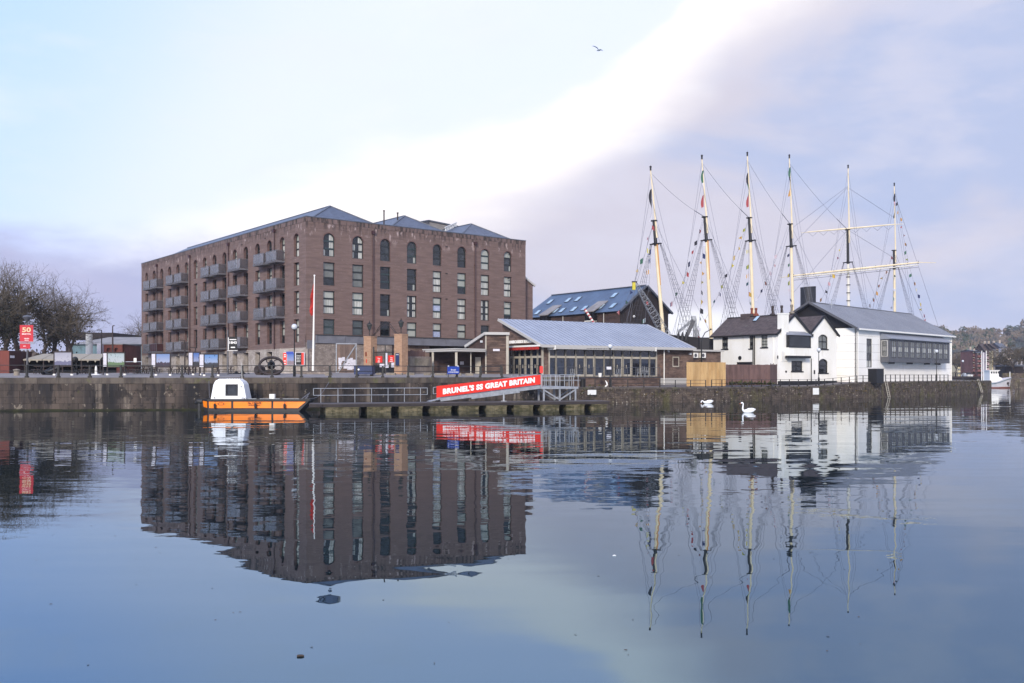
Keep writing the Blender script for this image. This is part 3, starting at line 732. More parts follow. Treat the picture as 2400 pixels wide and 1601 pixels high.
def tp(a, s_, z, o=0): return V(16.97 + TG.u[0] * a + TL.u[0] * s_, 150 + TG.u[1] * a + TL.u[1] * s_, z)
k = (zr - ze) / (W2 / 2)
mb = MB(); e = .5
mb.poly([tp(-e, -.5, ze - k * e), tp(W2 / 2, -.5, zr + .0), tp(W2 / 2, LL - 1.5, zr), tp(-e, LL, ze - k * e)]); mb.poly([tp(W2 + e, -.5, ze - k * e), tp(W2 + e, LL, ze - k * e), tp(W2 / 2, LL - 1.5, zr), tp(W2 / 2, -.5, zr)])
mb.poly([tp(-e, LL, ze - k * e), tp(W2 / 2, LL - 1.5, zr), tp(W2 + e, LL, ze - k * e)])
build(mb, 'roof', 'slate_blue', tw)
mb = MB()
for q in ((tp(-e, -.55, ze - k * e), tp(W2 / 2, -.55, zr)), (tp(W2 + e, -.55, ze - k * e), tp(W2 / 2, -.55, zr))): mb.beam(q[0], q[1], .25, .3)
mb.beam(tp(W2 / 2, -.5, zr + .06), tp(W2 / 2, LL - 1.5, zr + .06), .3, .12); build(mb, 'verge', 'lead', tw)
TA = Fr(16.97, 150, -.602, .799)
def roofpt(px, py):                                # ray against the left roof slope
    rx, rz = (px - CX) / F, (HY - py) / F; n_ = (tp(0, 1, ze) - tp(0, 0, ze)).cross(tp(1, 0, ze + k) - tp(0, 0, ze)); p0 = tp(0, 0, ze)
    dv = V(rx, 1, rz); t_ = n_.dot(p0 - V(0, 0, CZ)) / n_.dot(dv); return V(0, 0, CZ) + dv * t_
for (cx_, cy_, m_) in [(410, 400, 0), (658, 376, 0), (793, 362, 0), (1292, 311, 0), (237, 547, 0), (482, 524, 0), (574, 517, 0), (735, 502, 0), (885, 488, 0), (1115, 467, 0), (1277, 452, 0)]:
    p = roofpt(1220 + cx_ / 5.8775, 640 + cy_ / 5.8775); a = V(TL.u[0], TL.u[1], 0); b_ = V(TG.u[0], TG.u[1], k).normalized(); n_ = a.cross(b_)
    if n_.z < 0: n_ = -n_
    mb = MB(); q = lambda i, j, h: p + a * i * .42 + b_ * j * .62 + n_ * h
    mb.hexa([q(-1.2, -1.15, .02), q(1.2, -1.15, .02), q(1.2, 1.15, .02), q(-1.2, 1.15, .02), q(-1.2, -1.15, .1), q(1.2, -1.15, .1), q(1.2, 1.15, .1), q(-1.2, 1.15, .1)])
    o = build(mb, 'skylight', 'lead', tw)
    g = MB(); g.poly([q(-1, -1, .12), q(1, -1, .12), q(1, 1, .12), q(-1, 1, .12)]); build(g, 'pane', 'glass_sky', o)
for (cx_, cy_) in [(370, 600), (1000, 545)]:
    px = 1220 + cx_ / 5.8775; t = TL.T(px); mb = MB(); mb.fbox(TL, t - 1.0, t + 1.0, ze - 1.6, ze - .2, 0, .9, 1); mb.hexa([TL.P(t - 1.2, ze - .2, 1.0), TL.P(t + 1.2, ze - .2, 1.0), TL.P(t + 1.2, ze + 1.6, -2.2), TL.P(t - 1.2, ze + 1.6, -2.2), TL.P(t - 1.2, ze - .05, 1.0), TL.P(t + 1.2, ze - .05, 1.0), TL.P(t + 1.2, ze + 1.75, -2.2), TL.P(t - 1.2, ze + 1.75, -2.2)], 0)
    mb.fbox(TL, t - .9, t + .9, ze - 1.75, ze - 1.6, 0, 1.1, 2); build(mb, 'hoist_dormer', ['grey_roof', 'glass_dark', 'white_paint'], tw)
for px, y0 in ((1321, 745), (1416.5, 728)):
    t = TL.T(px); mb = MB(); mb.tube(TL.P(t, 9, .15), TL.P(t, ze - .4, .15), .08); build(mb, 'downpipe', 'fascia', tw)
mb = MB(); t = TG.T(1517); mb.fbox(TG, t - .45, t + .45, 10.2, 12.9, -.1, .04); build(mb, 'loading_door', 'glass_dark', tw)
mb = MB()
a, b_ = TG.T(1460), TG.T(1499)
for i in range(7): mb.fbox(TG, a, b_, 9.0 + i * .38, 9.06 + i * .38, .05, .12)
for i in range(7): mb.fbox(TG, a + (b_ - a) * i / 6 - .03, a + (b_ - a) * i / 6 + .03, 9.0, 11.3, .05, .12)
build(mb, 'metal_grille', 'steel_beam', tw)
mb = MB(); mb.ball(TG.P(TG.T(1484.5), 12.4, .15), .22); build(mb, 'bulkhead_lamp', 'lamp_globe', tw)
mb = MB(); fx = Fr(*TL.P(TL.T(1375), 0, 2.5).xy, -TL.u[0], -TL.u[1]); 
t = TL.T(1372); mb.fbox(TL, t, t + 9.5, 8.5, 10.3, 2.2, 2.5, 1); mb.fbox(TL, t - .1, t + 9.6, 10.3, 10.7, 0, 2.6, 0); mb.fbox(TL, t - .1, t + .1, 8, 10.3, 0, 2.6, 0)
build(mb, 'porch', ['grey_roof', 'glass_mid'], tw)
def rbox(mb, cx, cy, z0, z1, sx, sy, ang, mi=0, tp_=1.0):
    c, s_ = math.cos(ang), math.sin(ang)
    q = lambda a, b_, z, k=1: (cx + (a * c - b_ * s_) * k, cy + (a * s_ + b_ * c) * k, z)
    x, y = sx / 2, sy / 2
    mb.hexa([q(-x, -y, z0), q(x, -y, z0), q(x, y, z0), q(-x, y, z0), q(-x, -y, z1, tp_), q(x, -y, z1, tp_), q(x, y, z1, tp_), q(-x, y, z1, tp_)], mi)
# ================================================================== waterside cafe
KF = Fr(3.38, 108, .83, .557); KL = Fr(3.38, 108, -.557, .83, flip=True)
if KL.n[0] > 0: KL.n = (-KL.n[0], -KL.n[1])
ca = thing('cafe', 'timber clad waterside cafe with a big pale blue metal roof and glazed doors', 'cafe', (3.38, 108, 1.6))
KE, KR, KW, KT = 6.68, 9.7, 8.1, 23.6
fb = [1286.7] + [1150 + x / 4.61 for x in (705, 808, 918, 1022, 1122, 1225, 1327, 1425, 1523, 1617, 1715, 1790)]
ft = [KF.T(x) for x in fb]; zt_ = 5.05
lb = [1271.0, 1260.2, 1245.4, 1230.7, 1217.7, 1203, 1193.4]; lt = [KL.T(x) for x in lb]
def cafe_bay(fr, a, b_, door, seed):
    r = random.Random(seed); mb = MB(); zb = 2.92; f = .09
    for x in (a, b_): mb.fbox(fr, x - f, x + f, zb, KE - .12, -.12, .06)
    mb.fbox(fr, a + f, b_ - f, zt_, zt_ + .24, -.12, .05); mb.fbox(fr, a + f, b_ - f, zb, zb + (.26 if door else .1), -.12, .03); mb.fbox(fr, a + f, b_ - f, KE - .24, KE - .12, -.12, .03)
    if door: 
        for x in (a + f, b_ - f - .1): mb.fbox(fr, x, x + .1, zb + .26, zt_, -.1, .02)
        mb.fbox(fr, (a + b_) / 2 - .2, (a + b_) / 2 - .14, 3.9, 4.3, .0, .08)
    w_ = build(mb, 'glazed_door' if door else 'window', 'cream_frame', ca)
    for z0, z1 in ((zb + .1, zt_), (zt_ + .24, KE - .24)):
        g = MB(); g.fbox(fr, a + f, b_ - f, z0, z1, -.07, -.05); build(g, 'pane', 'cafe_glass', w_)
mat('cafe_glass', '#101722', '#253042', .9, (1, 1, .5), .04, spec=.75, stains=[('#4a4f57', 1.7, (1.5, 1.5, .5), .62, .70, .45)])
for i in range(len(ft) - 1): cafe_bay(KF, ft[i], ft[i + 1], i in (3, 4, 7, 8), i)
for i in range(len(lt) - 1): cafe_bay(KL, lt[i], lt[i + 1], i > 0, 20 + i)
mb = MB(); sw_ = (KF.T(1576), KF.T(1591.6), KF.Z(1584, 860), KF.Z(1584, 836), 0)
boards(mb, KF, .12, ft[0] - .1, 2.6, KE - .1, .15); boards(mb, KF, ft[-1] + .1, KT, 2.75, KE - .1, .15, [sw_])
sl = (KR - KE) / KW
boards(mb, KL, 0.12, KW, KE + .05, KR - .1, .2, zt=lambda z: (max(0.12, (z - KE) / sl + .1), KW)); boards(mb, KL, lt[-1] + .1, KW, 2.9, KE, .15)
build(mb, 'cladding', 'cedar', ca, kind='stuff')
mb = MB(); mb.fbox(KF, 0, KT, 1.6, KE, -.3, -.14 + .0); mb.fbox(KF, 0, ft[0] - .09, 2.9, KE, -.14, 0); mb.fbox(KF, ft[-1] + .09, KT, 2.7, KE, -.14, 0)
mb.fbox(KL, 0, KW + .5, 1.6, KE, -.5, -.14); mb.fbox(KL, lt[-1] + .09, KW, 2.8, KE, -.14, 0)
mb.poly([KL.P(0, KE), KL.P(KW, KE), KL.P(KW, KR)]); q = Fr(*KF.P(KT, 0, 0).xy, -.557, .83)
mb.poly([q.P(0, 1.6), q.P(KW, 1.6), q.P(KW, KR), q.P(0, KE)]); mb.poly([KL.P(KW, 1.6), q.P(KW, 1.6), q.P(KW, KR), KL.P(KW, KR)])
build(mb, 'wall', 'cedar_dark', ca)
mb = MB(); mb.fbox(KF, ft[-1] + .1, KT, 1.6, 2.72, -.1, .05); build(mb, 'plinth', 'fascia', ca)
window(KF, (sw_[0], sw_[1], sw_[2], sw_[3], 0), ca, 'cream_frame', ['glass_blind_dim'], .03, rows=1, fw=.13)
def kp(t, w_, z): p = KF.P(t, z); return V(p.x - .557 * w_, p.y + .83 * w_, z)
n = 36; t0, t1 = KF.T(1270.4, .85), KF.T(1631.2, .85); wr, we = KW + .1, -.85; kz = lambda w_: KE + .12 + sl * w_
for i in range(n):
    a = t0 + (t1 - t0) * i / n; b_ = t0 + (t1 - t0) * (i + 1) / n
    mb = MB(); A = [kp(a + .02, we, kz(we)), kp(b_ - .02, we, kz(we)), kp(b_ - .02, wr, kz(wr)), kp(a + .02, wr, kz(wr))]
    mb.hexa([p - V(0, 0, .05) for p in A] + A); mb.beam(kp(b_, we, kz(we) + .01), kp(b_, wr, kz(wr) + .01), .06, .07, 1)
    build(mb, 'roof_panel', ['zinc', 'zinc_seam'], ca)
mb = MB(); mb.beam(kp(t0, we - .05, kz(we) - .12), kp(t1, we - .05, kz(we) - .12), .12, .32); mb.beam(kp(t0, we, kz(we) - .12), kp(t0, wr, kz(wr) - .12), .12, .3); mb.beam(kp(t1, we, kz(we) - .12), kp(t1, wr, kz(wr) - .12), .12, .3)
build(mb, 'fascia', 'fascia', ca)
mb = MB(); mb.poly([kp(t0, we, kz(we) - .2), kp(t1, we, kz(we) - .2), kp(t1, 0, kz(0) - .2), kp(t0, 0, kz(0) - .2)]); build(mb, 'soffit', 'cedar_dark', ca)
mb = MB(); t = KF.T(1552); mb.tube(KF.P(t, 1.8, .35), KF.P(t, KE - .1, .35), .07); build(mb, 'downpipe', 'white_paint', ca)
# awnings
a, b_ = KL.T(1186, .5), KL.T(1268, .5); mb = MB(); mb.fbox(KL, b_, a, 6.32, 6.5, .05, .75); o = build(mb, 'awning_cassette', 'white_paint', ca)
g = MB(); g.hexa([KL.P(b_ + .1, 5.98, .74), KL.P(a - .05, 5.98, .74), KL.P(a - .05, 5.98, .7), KL.P(b_ + .1, 5.98, .7), KL.P(b_ + .1, 6.32, .72), KL.P(a - .05, 6.32, .72), KL.P(a - .05, 6.32, .68), KL.P(b_ + .1, 6.32, .68)]); build(g, 'red_valance', 'flag_red', o)
a, b_ = KF.T(1300, .8), KF.T(1536, .8); mb = MB(); mb.fbox(KF, a, b_, 6.05, 6.35, .2, .95); o = build(mb, 'awning_cassette', 'fascia', ca)
for x in (a, b_): g = MB(); g.fbox(KF, x - .12, x + .02, 5.98, 6.45, .15, 1.0); build(g, 'end_cap', 'white_paint', o)
g = MB(); dashes(g, KF, a + 4.5, a + 8.2, 6.13, .14, .952, seed=4); dashes(g, KF, a + 8.6, a + 11.5, 6.15, .1, .952, seed=5); build(g, 'print', 'lettering_dark', o, kind='stuff')
t = (KL.T(1194, .06) + KL.T(1249, .06)) / 2
text('HARBOURSIDE KITCHEN', KL.P(t, 7.0, .08), -ub(KL), UP, abs(KL.T(1194) - KL.T(1249)) * 1.0, .36, 'lettering_white', 'lettering', ca, .03, .03)
for px, py in ((1564, 823), (1615.5, 829)):
    t, z = KF.at(px, py); mb = MB(); mb.fbox(KF, t - .12, t + .12, z - .15, z + .1, .05, .3); build(mb, 'wall_lamp', 'lamp_globe', ca)
mb = MB(); t, z = KF.at(1287, 815); mb.fbox(KF, t - .3, t + .1, z - .25, z, .1, .5); build(mb, 'security_camera', 'white_paint', ca)
# deck in front of the glazing
dk = thing('cafe_deck', 'raised timber deck with wire balustrade along the cafe front', 'deck', tuple(KF.P(3, 1.6, 2)))
mb = MB(); a, b_ = KF.T(1306, 2.6), KF.T(1549, 2.6); mb.fbox(KF, a, b_, 1.6, 2.76, 0.06, 2.5, 0); mb.fbox(KF, a - .05, b_ + .05, 2.76, 2.86, .06, 2.65, 1)
build(mb, 'platform', ['timber_black', 'deck'], dk)
z = 1.72
while z < 2.7:
    mb = MB(); x = a
    mb.fbox(KF, a, b_, z, z + .15, 2.51, 2.55); build(mb, 'board', 'cedar', dk); z += .175
mb = MB()
for i in range(13):
    t = a + .1 + (b_ - a - .2) * i / 12; mb.fbox(KF, t - .025, t + .025, 2.86, 4.0, 2.5, 2.55)
for z in (3.15, 3.4, 3.65): mb.beam(KF.P(a + .1, z, 2.52), KF.P(b_ - .1, z, 2.52), .015, .015)
mb.beam(KF.P(a + .05, 4.0, 2.52), KF.P(b_ - .05, 4.0, 2.52), .06, .05)
build(mb, 'balustrade', 'metal_grey', dk)
for i in range(9):                                   # cafe chairs stacked / parasol bases seen through the balustrade
    pass
def chair_stack(px, d_, n, lab):
    t = KF.T(px, d_); p = KF.P(t, 2.86, d_); o = thing('cafe_chair', lab, 'chair', tuple(p), 'metal chairs on the cafe deck'); mb = MB()
    for dx_ in (-.2, .2):
        for dy_ in (-.2, .2): mb.tube(p + V(dx_, dy_, 0), p + V(dx_, dy_, .45), .018, n=5)
    build(mb, 'leg_frame', 'galvanised', o)
    g = MB()
    for k in range(n): g.box(p.x - .22, p.x + .22, p.y - .22, p.y + .22, p.z + .44 + k * .09, p.z + .47 + k * .09)
    build(g, 'seat', 'galvanised', o)
    g = MB()
    for dx_ in (-.2, 0, .2): g.tube(p + V(dx_, .2, .45), p + V(dx_, .26, .86 + n * .09), .015, n=5)
    build(g, 'backrest', 'galvanised', o)
for px, d_, n, lab in ((1507, 1.3, 5, 'silver chairs stacked high at the right end of the cafe deck'), (1516, 1.2, 4, 'silver chair stack nearest the last window post of the cafe'), (1498, 1.6, 2, 'short silver chair stack left of the taller one on the cafe deck'), (1450, 1.5, 1, 'single silver chair on the cafe deck right of the lamp post'), (1342, 1.5, 1, 'single silver chair on the cafe deck left of the lamp post')): chair_stack(px, d_, n, lab)

# ================================================================== low plant room right of the cafe, with units
PF = Fr(*KF.P(KT + .05, 0, -2.2).xy, .83, .557)
pr = thing('plant_room', 'low timber clad plant room with flat pale roof between cafe and new fence', 'outbuilding', tuple(PF.P(0, 1.7)))
a, b_ = 0, PF.T(1689); zt2 = PF.Z(1660, 824)
mb = MB(); mb.fbox(PF, a, b_, 1.7, zt2, -4, 0); build(mb, 'wall', 'cedar_dark', pr)
mb = MB(); boards(mb, PF, a, b_, 2.6, zt2, .16); build(mb, 'cladding', 'cedar', pr, kind='stuff')
mb = MB(); mb.fbox(PF, a - .05, b_ + .3, zt2, zt2 + .22, -4.2, .35); build(mb, 'roof', 'fascia', pr)
for px, lab in ((1630, 'white air unit half hidden at the left end of the plant room wall'), (1647.5, 'white air conditioning unit with round fan on the plant room wall')):
    t, z = PF.at(px, 833, .3); o = thing('air_unit', lab, 'air conditioner', tuple(PF.P(t, z - .3, .2)), 'air conditioning units on the plant room')
    mb = MB(); mb.fbox(PF, t - .42, t + .42, z - .32, z + .34, .06, .42); build(mb, 'casing', 'white_paint', o)
    g = MB(); g.tube(PF.P(t - .08, z, .42), PF.P(t - .08, z, .44), .24, n=14); build(g, 'fan_grille', 'metal_grey', o)
# ================================================================== entrance block and canopy left of the cafe
p0 = pt(1137.5, 879, 109); SF = Fr(p0.x, p0.y, .985, .17); SL = Fr(p0.x, p0.y, -.557, .83, flip=True)
if SL.n[0] > 0: SL.n = (-SL.n[0], -SL.n[1])
eb = thing('entrance_block', 'slatted timber entrance block with sloping grey fascia left of the cafe', 'building', (p0.x, p0.y, 2.8))
sw2 = SF.T(1191); zt3 = 7.72
mb = MB(); mb.fbox(SF, 0, sw2, 2.8, zt3, -.2, -.0); mb.poly([SL.P(0, 2.8), SL.P(3.8, 2.8), SL.P(3.8, 6.4), SL.P(0, zt3)]); mb.poly([SL.P(3.8, 2.8), SL.P(3.8, 6.4), V(p0.x + 1, 113.5, 6.4), V(p0.x + 1, 113.5, 2.8)]); build(mb, 'wall', 'cedar_dark', eb)
z = 2.9; k = 0
while z < zt3 - .15:
    mb = MB(); mb.fbox(SF, .12, sw2 - .25, z, z + .11, .03, .075); build(mb, 'slat', 'cedar', eb); z += .165
mb = MB(); mb.fbox(SF, -.02, .12, 2.8, zt3, 0, .1); mb.fbox(SF, sw2 - .25, sw2 + .05, 2.8, zt3, 0, .1); build(mb, 'corner_post', 'cream_frame', eb)
mb = MB(); f0 = SF.P(-.1, zt3 + .12, .3); f1 = SF.P(sw2 + .1, zt3 + .12, .3); f2 = SL.P(4.0, 6.45, .3)
mb.beam(f0, f1, .15, .3); mb.beam(f0, f2, .15, .3); mb.poly([f0 + V(0, 0, .1), f1 + V(0, 0, .1), V(f1.x - 2, f1.y + 4, 6.6), f2 + V(0, 0, .1)]); build(mb, 'fascia', 'fascia', eb)
mb = MB(); t, z = SF.at(1163, 820.5); mb.fbox(SF, t - .38, t + .38, z - .12, z + .12, .08, .14); build(mb, 'nameplate', 'paper', eb)
mb = MB(); t, z = SL.at(1131, 800); mb.fbox(SL, t - .12, t + .12, z - .15, z + .1, .05, .25); build(mb, 'wall_lamp', 'lamp_globe', eb)
cn = thing('ticket_canopy', 'flat roofed open canopy on pale posts in front of dark timber ticket office', 'canopy', (-7, 107, 2.8))
A, Bq, Cq = pt(989.5, 821, 109.5), pt(1067, 819, 105.5), pt(1138, 821, 108); zc = 5.93
mb = MB(); base = [(A.x, A.y, zc), (Bq.x, Bq.y, zc), (Cq.x, Cq.y, zc), (Cq.x, 112, zc), (A.x + .5, 112.5, zc)]
mb.prism(base, [(p[0], p[1], p[2] + .13) for p in base]); base = [(p[0] + (.0), p[1] + .08, p[2] - .2) for p in base]; mb.prism(base, [(p[0], p[1], p[2] + .17) for p in base]); build(mb, 'roof', 'fascia', cn)
for px, D, r_ in ((1014.5, 108.5, .12), (1069.5, 106, .13), (1103.5, 107.5, .05)):
    p = pt(px, 879, D); mb = MB(); mb.box(p.x - r_, p.x + r_, p.y - r_, p.y + r_, 2.8, zc - .2); build(mb, 'post', 'cream_frame', cn)
mb = MB(); a_, c_ = pt(1010, 879, 111.2), pt(1137, 879, 110.8); mb.box(a_.x, c_.x, 111, 111.3, 2.8, zc - .2); build(mb, 'back_wall', 'cedar_dark', cn)
x = a_.x
while x < c_.x - 1.2:
    mb = MB(); mb.box(x + .01, x + .43, 110.95, 111, 2.85, zc - .25); build(mb, 'board', 'cedar_dark' , cn); x += .45
mb = MB(); p, q_ = pt(1114, 879, 109.6), pt(1127, 879, 109.6); mb.box(p.x, q_.x, 109.6, 109.7, 2.8, 5.15); build(mb, 'door', 'cream_frame', cn)
mb = MB(); p = pt(1082.5, 851, 110.8); mb.box(p.x - .22, p.x + .22, 110.85, 110.9, p.z - .18, p.z + .18); build(mb, 'notice', 'paper', cn)

# ================================================================== gate piers, lanterns, overthrow, gates
def pier(px, D, ytop, lab):
    p = pt(px, ytop, D); o = thing('gate_pier', lab, 'gate pier', (p.x, p.y, 2.9), 'buff brick gate piers'); mb = MB()
    rbox(mb, p.x, p.y, 2.8, p.z - .12, 1.06, 1.0, R(-33)); build(mb, 'shaft', 'buff_brick', o)
    mb = MB(); rbox(mb, p.x, p.y, p.z - .12, p.z, 1.12, 1.06, R(-33)); build(mb, 'cap', 'buff_brick', o); return p
p1 = pier(868, 106, 788, 'left buff brick gate pier with red stickers beside the blue crate'); p2 = pier(940, 102, 783, 'right buff brick gate pier carrying a tall dark notice board')
def lantern(p, lab):
    o = thing('gate_lantern', lab, 'lantern', tuple(p), 'black lanterns on the gate piers'); z = p.z
    mb = MB(); mb.lathe(p, [(.12, 0), (.05, .06), (.04, .55), (.08, .6), (.03, .68), (.16, .72)], 10); build(mb, 'stem', 'black_iron', o)
    mb = MB(); mb.lathe(p, [(.13, .72), (.27, 1.25)], 6); build(mb, 'glass', 'glass_blind_dim', o, )
    mb = MB(); mb.lathe(p, [(.32, 1.24), (.3, 1.3), (.1, 1.48), (.05, 1.56), (.06, 1.62), (.01, 1.72)], 6)
    for k in range(6): a = math.pi * k / 3; mb.tube(p + V(.13 * math.cos(a), .13 * math.sin(a), .72), p + V(.27 * math.cos(a), .27 * math.sin(a), 1.25), .02, n=4)
    build(mb, 'cap', 'black_iron', o)
lantern(p1 + V(-.1, 0, 0), 'black lantern on the left brick pier'); lantern(p2, 'black lantern on the right brick pier')
mb = MB(); n = 22
for off_, r_ in ((0, .035), (.38, .035)):
    pts = []
    for i in range(n + 1):
        f = i / n; z = 7.45 + off_ * .9 * math.sin(math.pi * f) + 1.15 * (math.sin(math.pi * min(1, max(0, (f - .12) / .76))) ** 1.3); pts.append(p1.lerp(p2, f) * 1.0 + V(0, 0, 0)); pts[-1].z = z
    mb.sweep(pts, r_, 6)
    if off_: top = pts
    else: bot = pts
for i in range(3, n - 2, 2): mb.tube(bot[i], top[i + 1], .02, n=4)
build(mb, 'overthrow_arch', 'old_iron', None, 'curved iron overthrow arching between the two brick gate piers', 'gate arch')
def rbar(name, m, pairs, r_, parent, **k):
    mb = MB()
    for a, b_ in pairs: mb.tube(a, b_, r_, n=5)
    return build(mb, name, m, parent, **k)
gt = thing('iron_gate', 'dark iron gates with red signs hung between the brick piers', 'gate', (p1.x, 104.5, 2.9))
GA, GB = pt(875.5, 879, 105), pt(925, 879, 102.5); GM = pt(903, 879, 103.8)
gl = lambda f, z: V(GA.x + (GB.x - GA.x) * f, GA.y + (GB.y - GA.y) * f, z)
for f in (0, .56):
    mb = MB(); p = gl(f, 0); w_ = .05 if f else .08; mb.box(p.x - w_, p.x + w_, p.y - w_, p.y + w_, 2.9, 6.3 if f else 6.2); build(mb, 'gate_post', 'black_iron', gt)
mb = MB()
for i in range(24):
    f = i / 23; p = gl(f, 2.95); mb.tube(p, V(p.x, p.y, 5.7 + .12 * (i % 2)), .018, n=4)
for z in (3.1, 4.2, 5.55): mb.beam(gl(0, z), gl(1, z), .04, .06)
mb.beam(gl(0.03, 3.7), gl(.53, 3.7), .02, .9); mb.beam(gl(.6, 3.6), gl(.98, 3.6), .02, .75)
build(mb, 'bars', 'black_iron', gt)
gf = Fr(GA.x, GA.y, GB.x - GA.x, GB.y - GA.y)
def sign(fr, a, b_, c, d_, e, m, name, parent=None, th=.02, **k):
    mb = MB(); mb.fbox(fr, a, b_, c, d_, e, e + th); return build(mb, name, m, parent, **k)
a, b_ = gf.T(880.5, .1), gf.T(896.2, .1); s1 = sign(gf, a, b_, gf.Z(888, 850, .1), gf.Z(888, 835, .1), .1, 'sign_red', 'red_sign', gt)
text('Tours\nand\nBoat', gf.P((a + b_) / 2, 4.73, .125), ub(gf), UP, .48, .5, 'lettering_white', 'lettering', s1, .003, .02)
a, b_ = gf.T(910.3, .1), gf.T(925, .1); s1 = sign(gf, a, b_, gf.Z(918, 849, .1), gf.Z(918, 833, .1), .1, 'sign_red', 'red_sign', gt)
text('Tours\nclosed\nweekend', gf.P((a + b_) / 2, 4.78, .125), ub(gf), UP, .55, .5, 'lettering_white', 'lettering', s1, .003, .02)
for (x0, x1, y0, y1) in ((890, 901, 853, 860.5), (904, 908, 827.5, 862), (917.5, 925, 850, 861), (908, 911, 855, 862)):
    o = sign(gf, gf.T(x0, .1), gf.T(x1, .1), gf.Z(x0, y1, .1), gf.Z(x0, y0, .1), .1, 'paper', 'poster', gt)
pf = Fr(p2.x - .7, p2.y - .55, .95, .3)
o = sign(pf, pf.T(926.6, .15), pf.T(935.4, .15), pf.Z(931, 856.5, .15), pf.Z(931, 828, .15), .15, 'navy', 'pier_notice_board', None, .05, label='tall narrow dark notice board on the right brick gate pier', cat='notice board')
g = MB(); dashes(g, pf, pf.T(928, .2), pf.T(934, .2), pf.Z(931, 832, .2), .06, .002 + .2, seed=3); build(g, 'print', 'lettering_white', o)
pf = Fr(p1.x - .75, p1.y - .5, .84, .54)
sign(pf, pf.T(856, .12), pf.T(862, .12), pf.Z(860, 835, .12), pf.Z(860, 825, .12), .1, 'rust', 'round_plaque', None, label='faded red plaque high on the left brick gate pier', cat='plaque')
sign(pf, pf.T(858, .12), pf.T(864, .12), pf.Z(861, 851, .12), pf.Z(861, 842, .12), .1, 'sign_red', 'small_sign', None, label='small bright red sign low on the left brick gate pier', cat='sign')
# fences between piers and canopy
def plank_fence(name, label, A_, B_, z0, z1, pw, m, jag=0, cap=None, post=None, seed=1):
    r = random.Random(seed); o = thing(name, label, 'fence', (A_[0], A_[1], z0)); fr = Fr(A_[0], A_[1], B_[0] - A_[0], B_[1] - A_[1]); L = math.hypot(B_[0] - A_[0], B_[1] - A_[1]); t = 0
    while t < L - .02:
        b_ = min(t + pw, L); mb = MB(); mb.fbox(fr, t + .006, b_ - .006, z0 + r.uniform(0, .03), z1 + r.uniform(-jag, jag), 0, .025 + r.uniform(0, .015)); build(mb, 'board', m, o); t += pw
    mb = MB(); mb.fbox(fr, 0, L, z0 + .4, z0 + .5, -.07, 0); mb.fbox(fr, 0, L, z1 - .5, z1 - .4, -.07, 0); build(mb, 'rail', m, o)
    return o, fr
a_, b_ = pt(955, 879, 104.2), pt(1012, 879, 107.5)
o, PFN = plank_fence('picket_fence', 'weathered grey vertical board fence beside the right brick pier', (a_.x, a_.y), (b_.x, b_.y), 2.9, 5.15, .16, 'fence_grey', .04, seed=4)
mb = MB(); t = 0; r = random.Random(4)
while t < 3.0: mb.fbox(PFN, t, t + .06, 5.1, 5.8 + r.uniform(-.1, .1), -.12, -.08); t += .11
build(mb, 'trellis', 'fence_brown', o)
o = sign(PFN, PFN.T(959, .1), PFN.T(1006, .1), PFN.Z(985, 858.5, .1), PFN.Z(985, 840, .1), .08, 'concrete', 'faded_board', None, .05, label='wide faded blank notice board on the grey board fence', cat='notice board')
sign(PFN, PFN.T(942, .1), PFN.T(950, .1), PFN.Z(946, 850, .1), PFN.Z(946, 841, .1), .08, 'paper', 'small_notice', None, label='small cream notice between right brick pier and wide faded board', cat='notice')
# stone wall piece left of gates and the tall braced timber gate with posters
gf2 = Fr(*pt(787, 879, 108).xy, .97, .24); o = thing('braced_timber_gate', 'tall timber gate in a pale steel frame with diagonal brace and many paper posters', 'gate', tuple(gf2.P(0, 3.0)))
GW, g0, g1 = gf2.T(836), 3.05, gf2.Z(810, 804.5); t = .12
while t < GW - .15: mb = MB(); mb.fbox(gf2, t + .006, t + .174, g0, g1 - .12, -.03, 0); build(mb, 'board', 'gate_timber', o); t += .18
mb = MB(); mb.fbox(gf2, 0, .12, g0, g1, -.06, .06); mb.fbox(gf2, GW - .12, GW, g0, g1, -.06, .06); mb.fbox(gf2, .12, GW - .12, g1 - .12, g1, -.05, .05)
mb.beam(gf2.P(.1, g0 + .1, .06), gf2.P(GW - .1, g1 - .2, .06), .04, .12); build(mb, 'frame', 'galvanised', o)
for (x0, x1, y0, y1) in ((793, 802, 838.5, 850), (802, 808.5, 837, 846), (793.5, 800, 850, 860), (812, 820, 841, 852), (820, 827, 839, 853), (826, 834, 843, 856), (805, 815, 851, 864), (814, 826, 853, 867), (825, 833, 856, 865), (793, 797, 861, 864.5)):
    jt = rr.uniform(.002, .02); sign(gf2, gf2.T(x0), gf2.T(x1), gf2.Z(x0, y1), gf2.Z(x0, y0), .0 + jt, 'paper', 'poster', o, .004)
# weathered timber screen boards behind the gates under the beam
sb, sb2 = WR.T(872), WR.T(1010)
o = thing('timber_screen', 'brown vertical board screen under the steel beam behind the gates', 'screen', tuple(WR.P(sb, 3, -.4)))
t = sb
while t < sb2: mb = MB(); mb.fbox(WR, t, t + .27, 3, 6.95, -.5, -.45); build(mb, 'board', 'gate_timber', o); t += .28
mb = MB(); t = WR.T(892.5); mb.fbox(WR, t - .22, t + .22, 4.6, 6.9, -.42, -.38); build(mb, 'hanging_banner', 'banner_red', None, 'narrow red banner hanging under the beam behind the gate', 'banner')
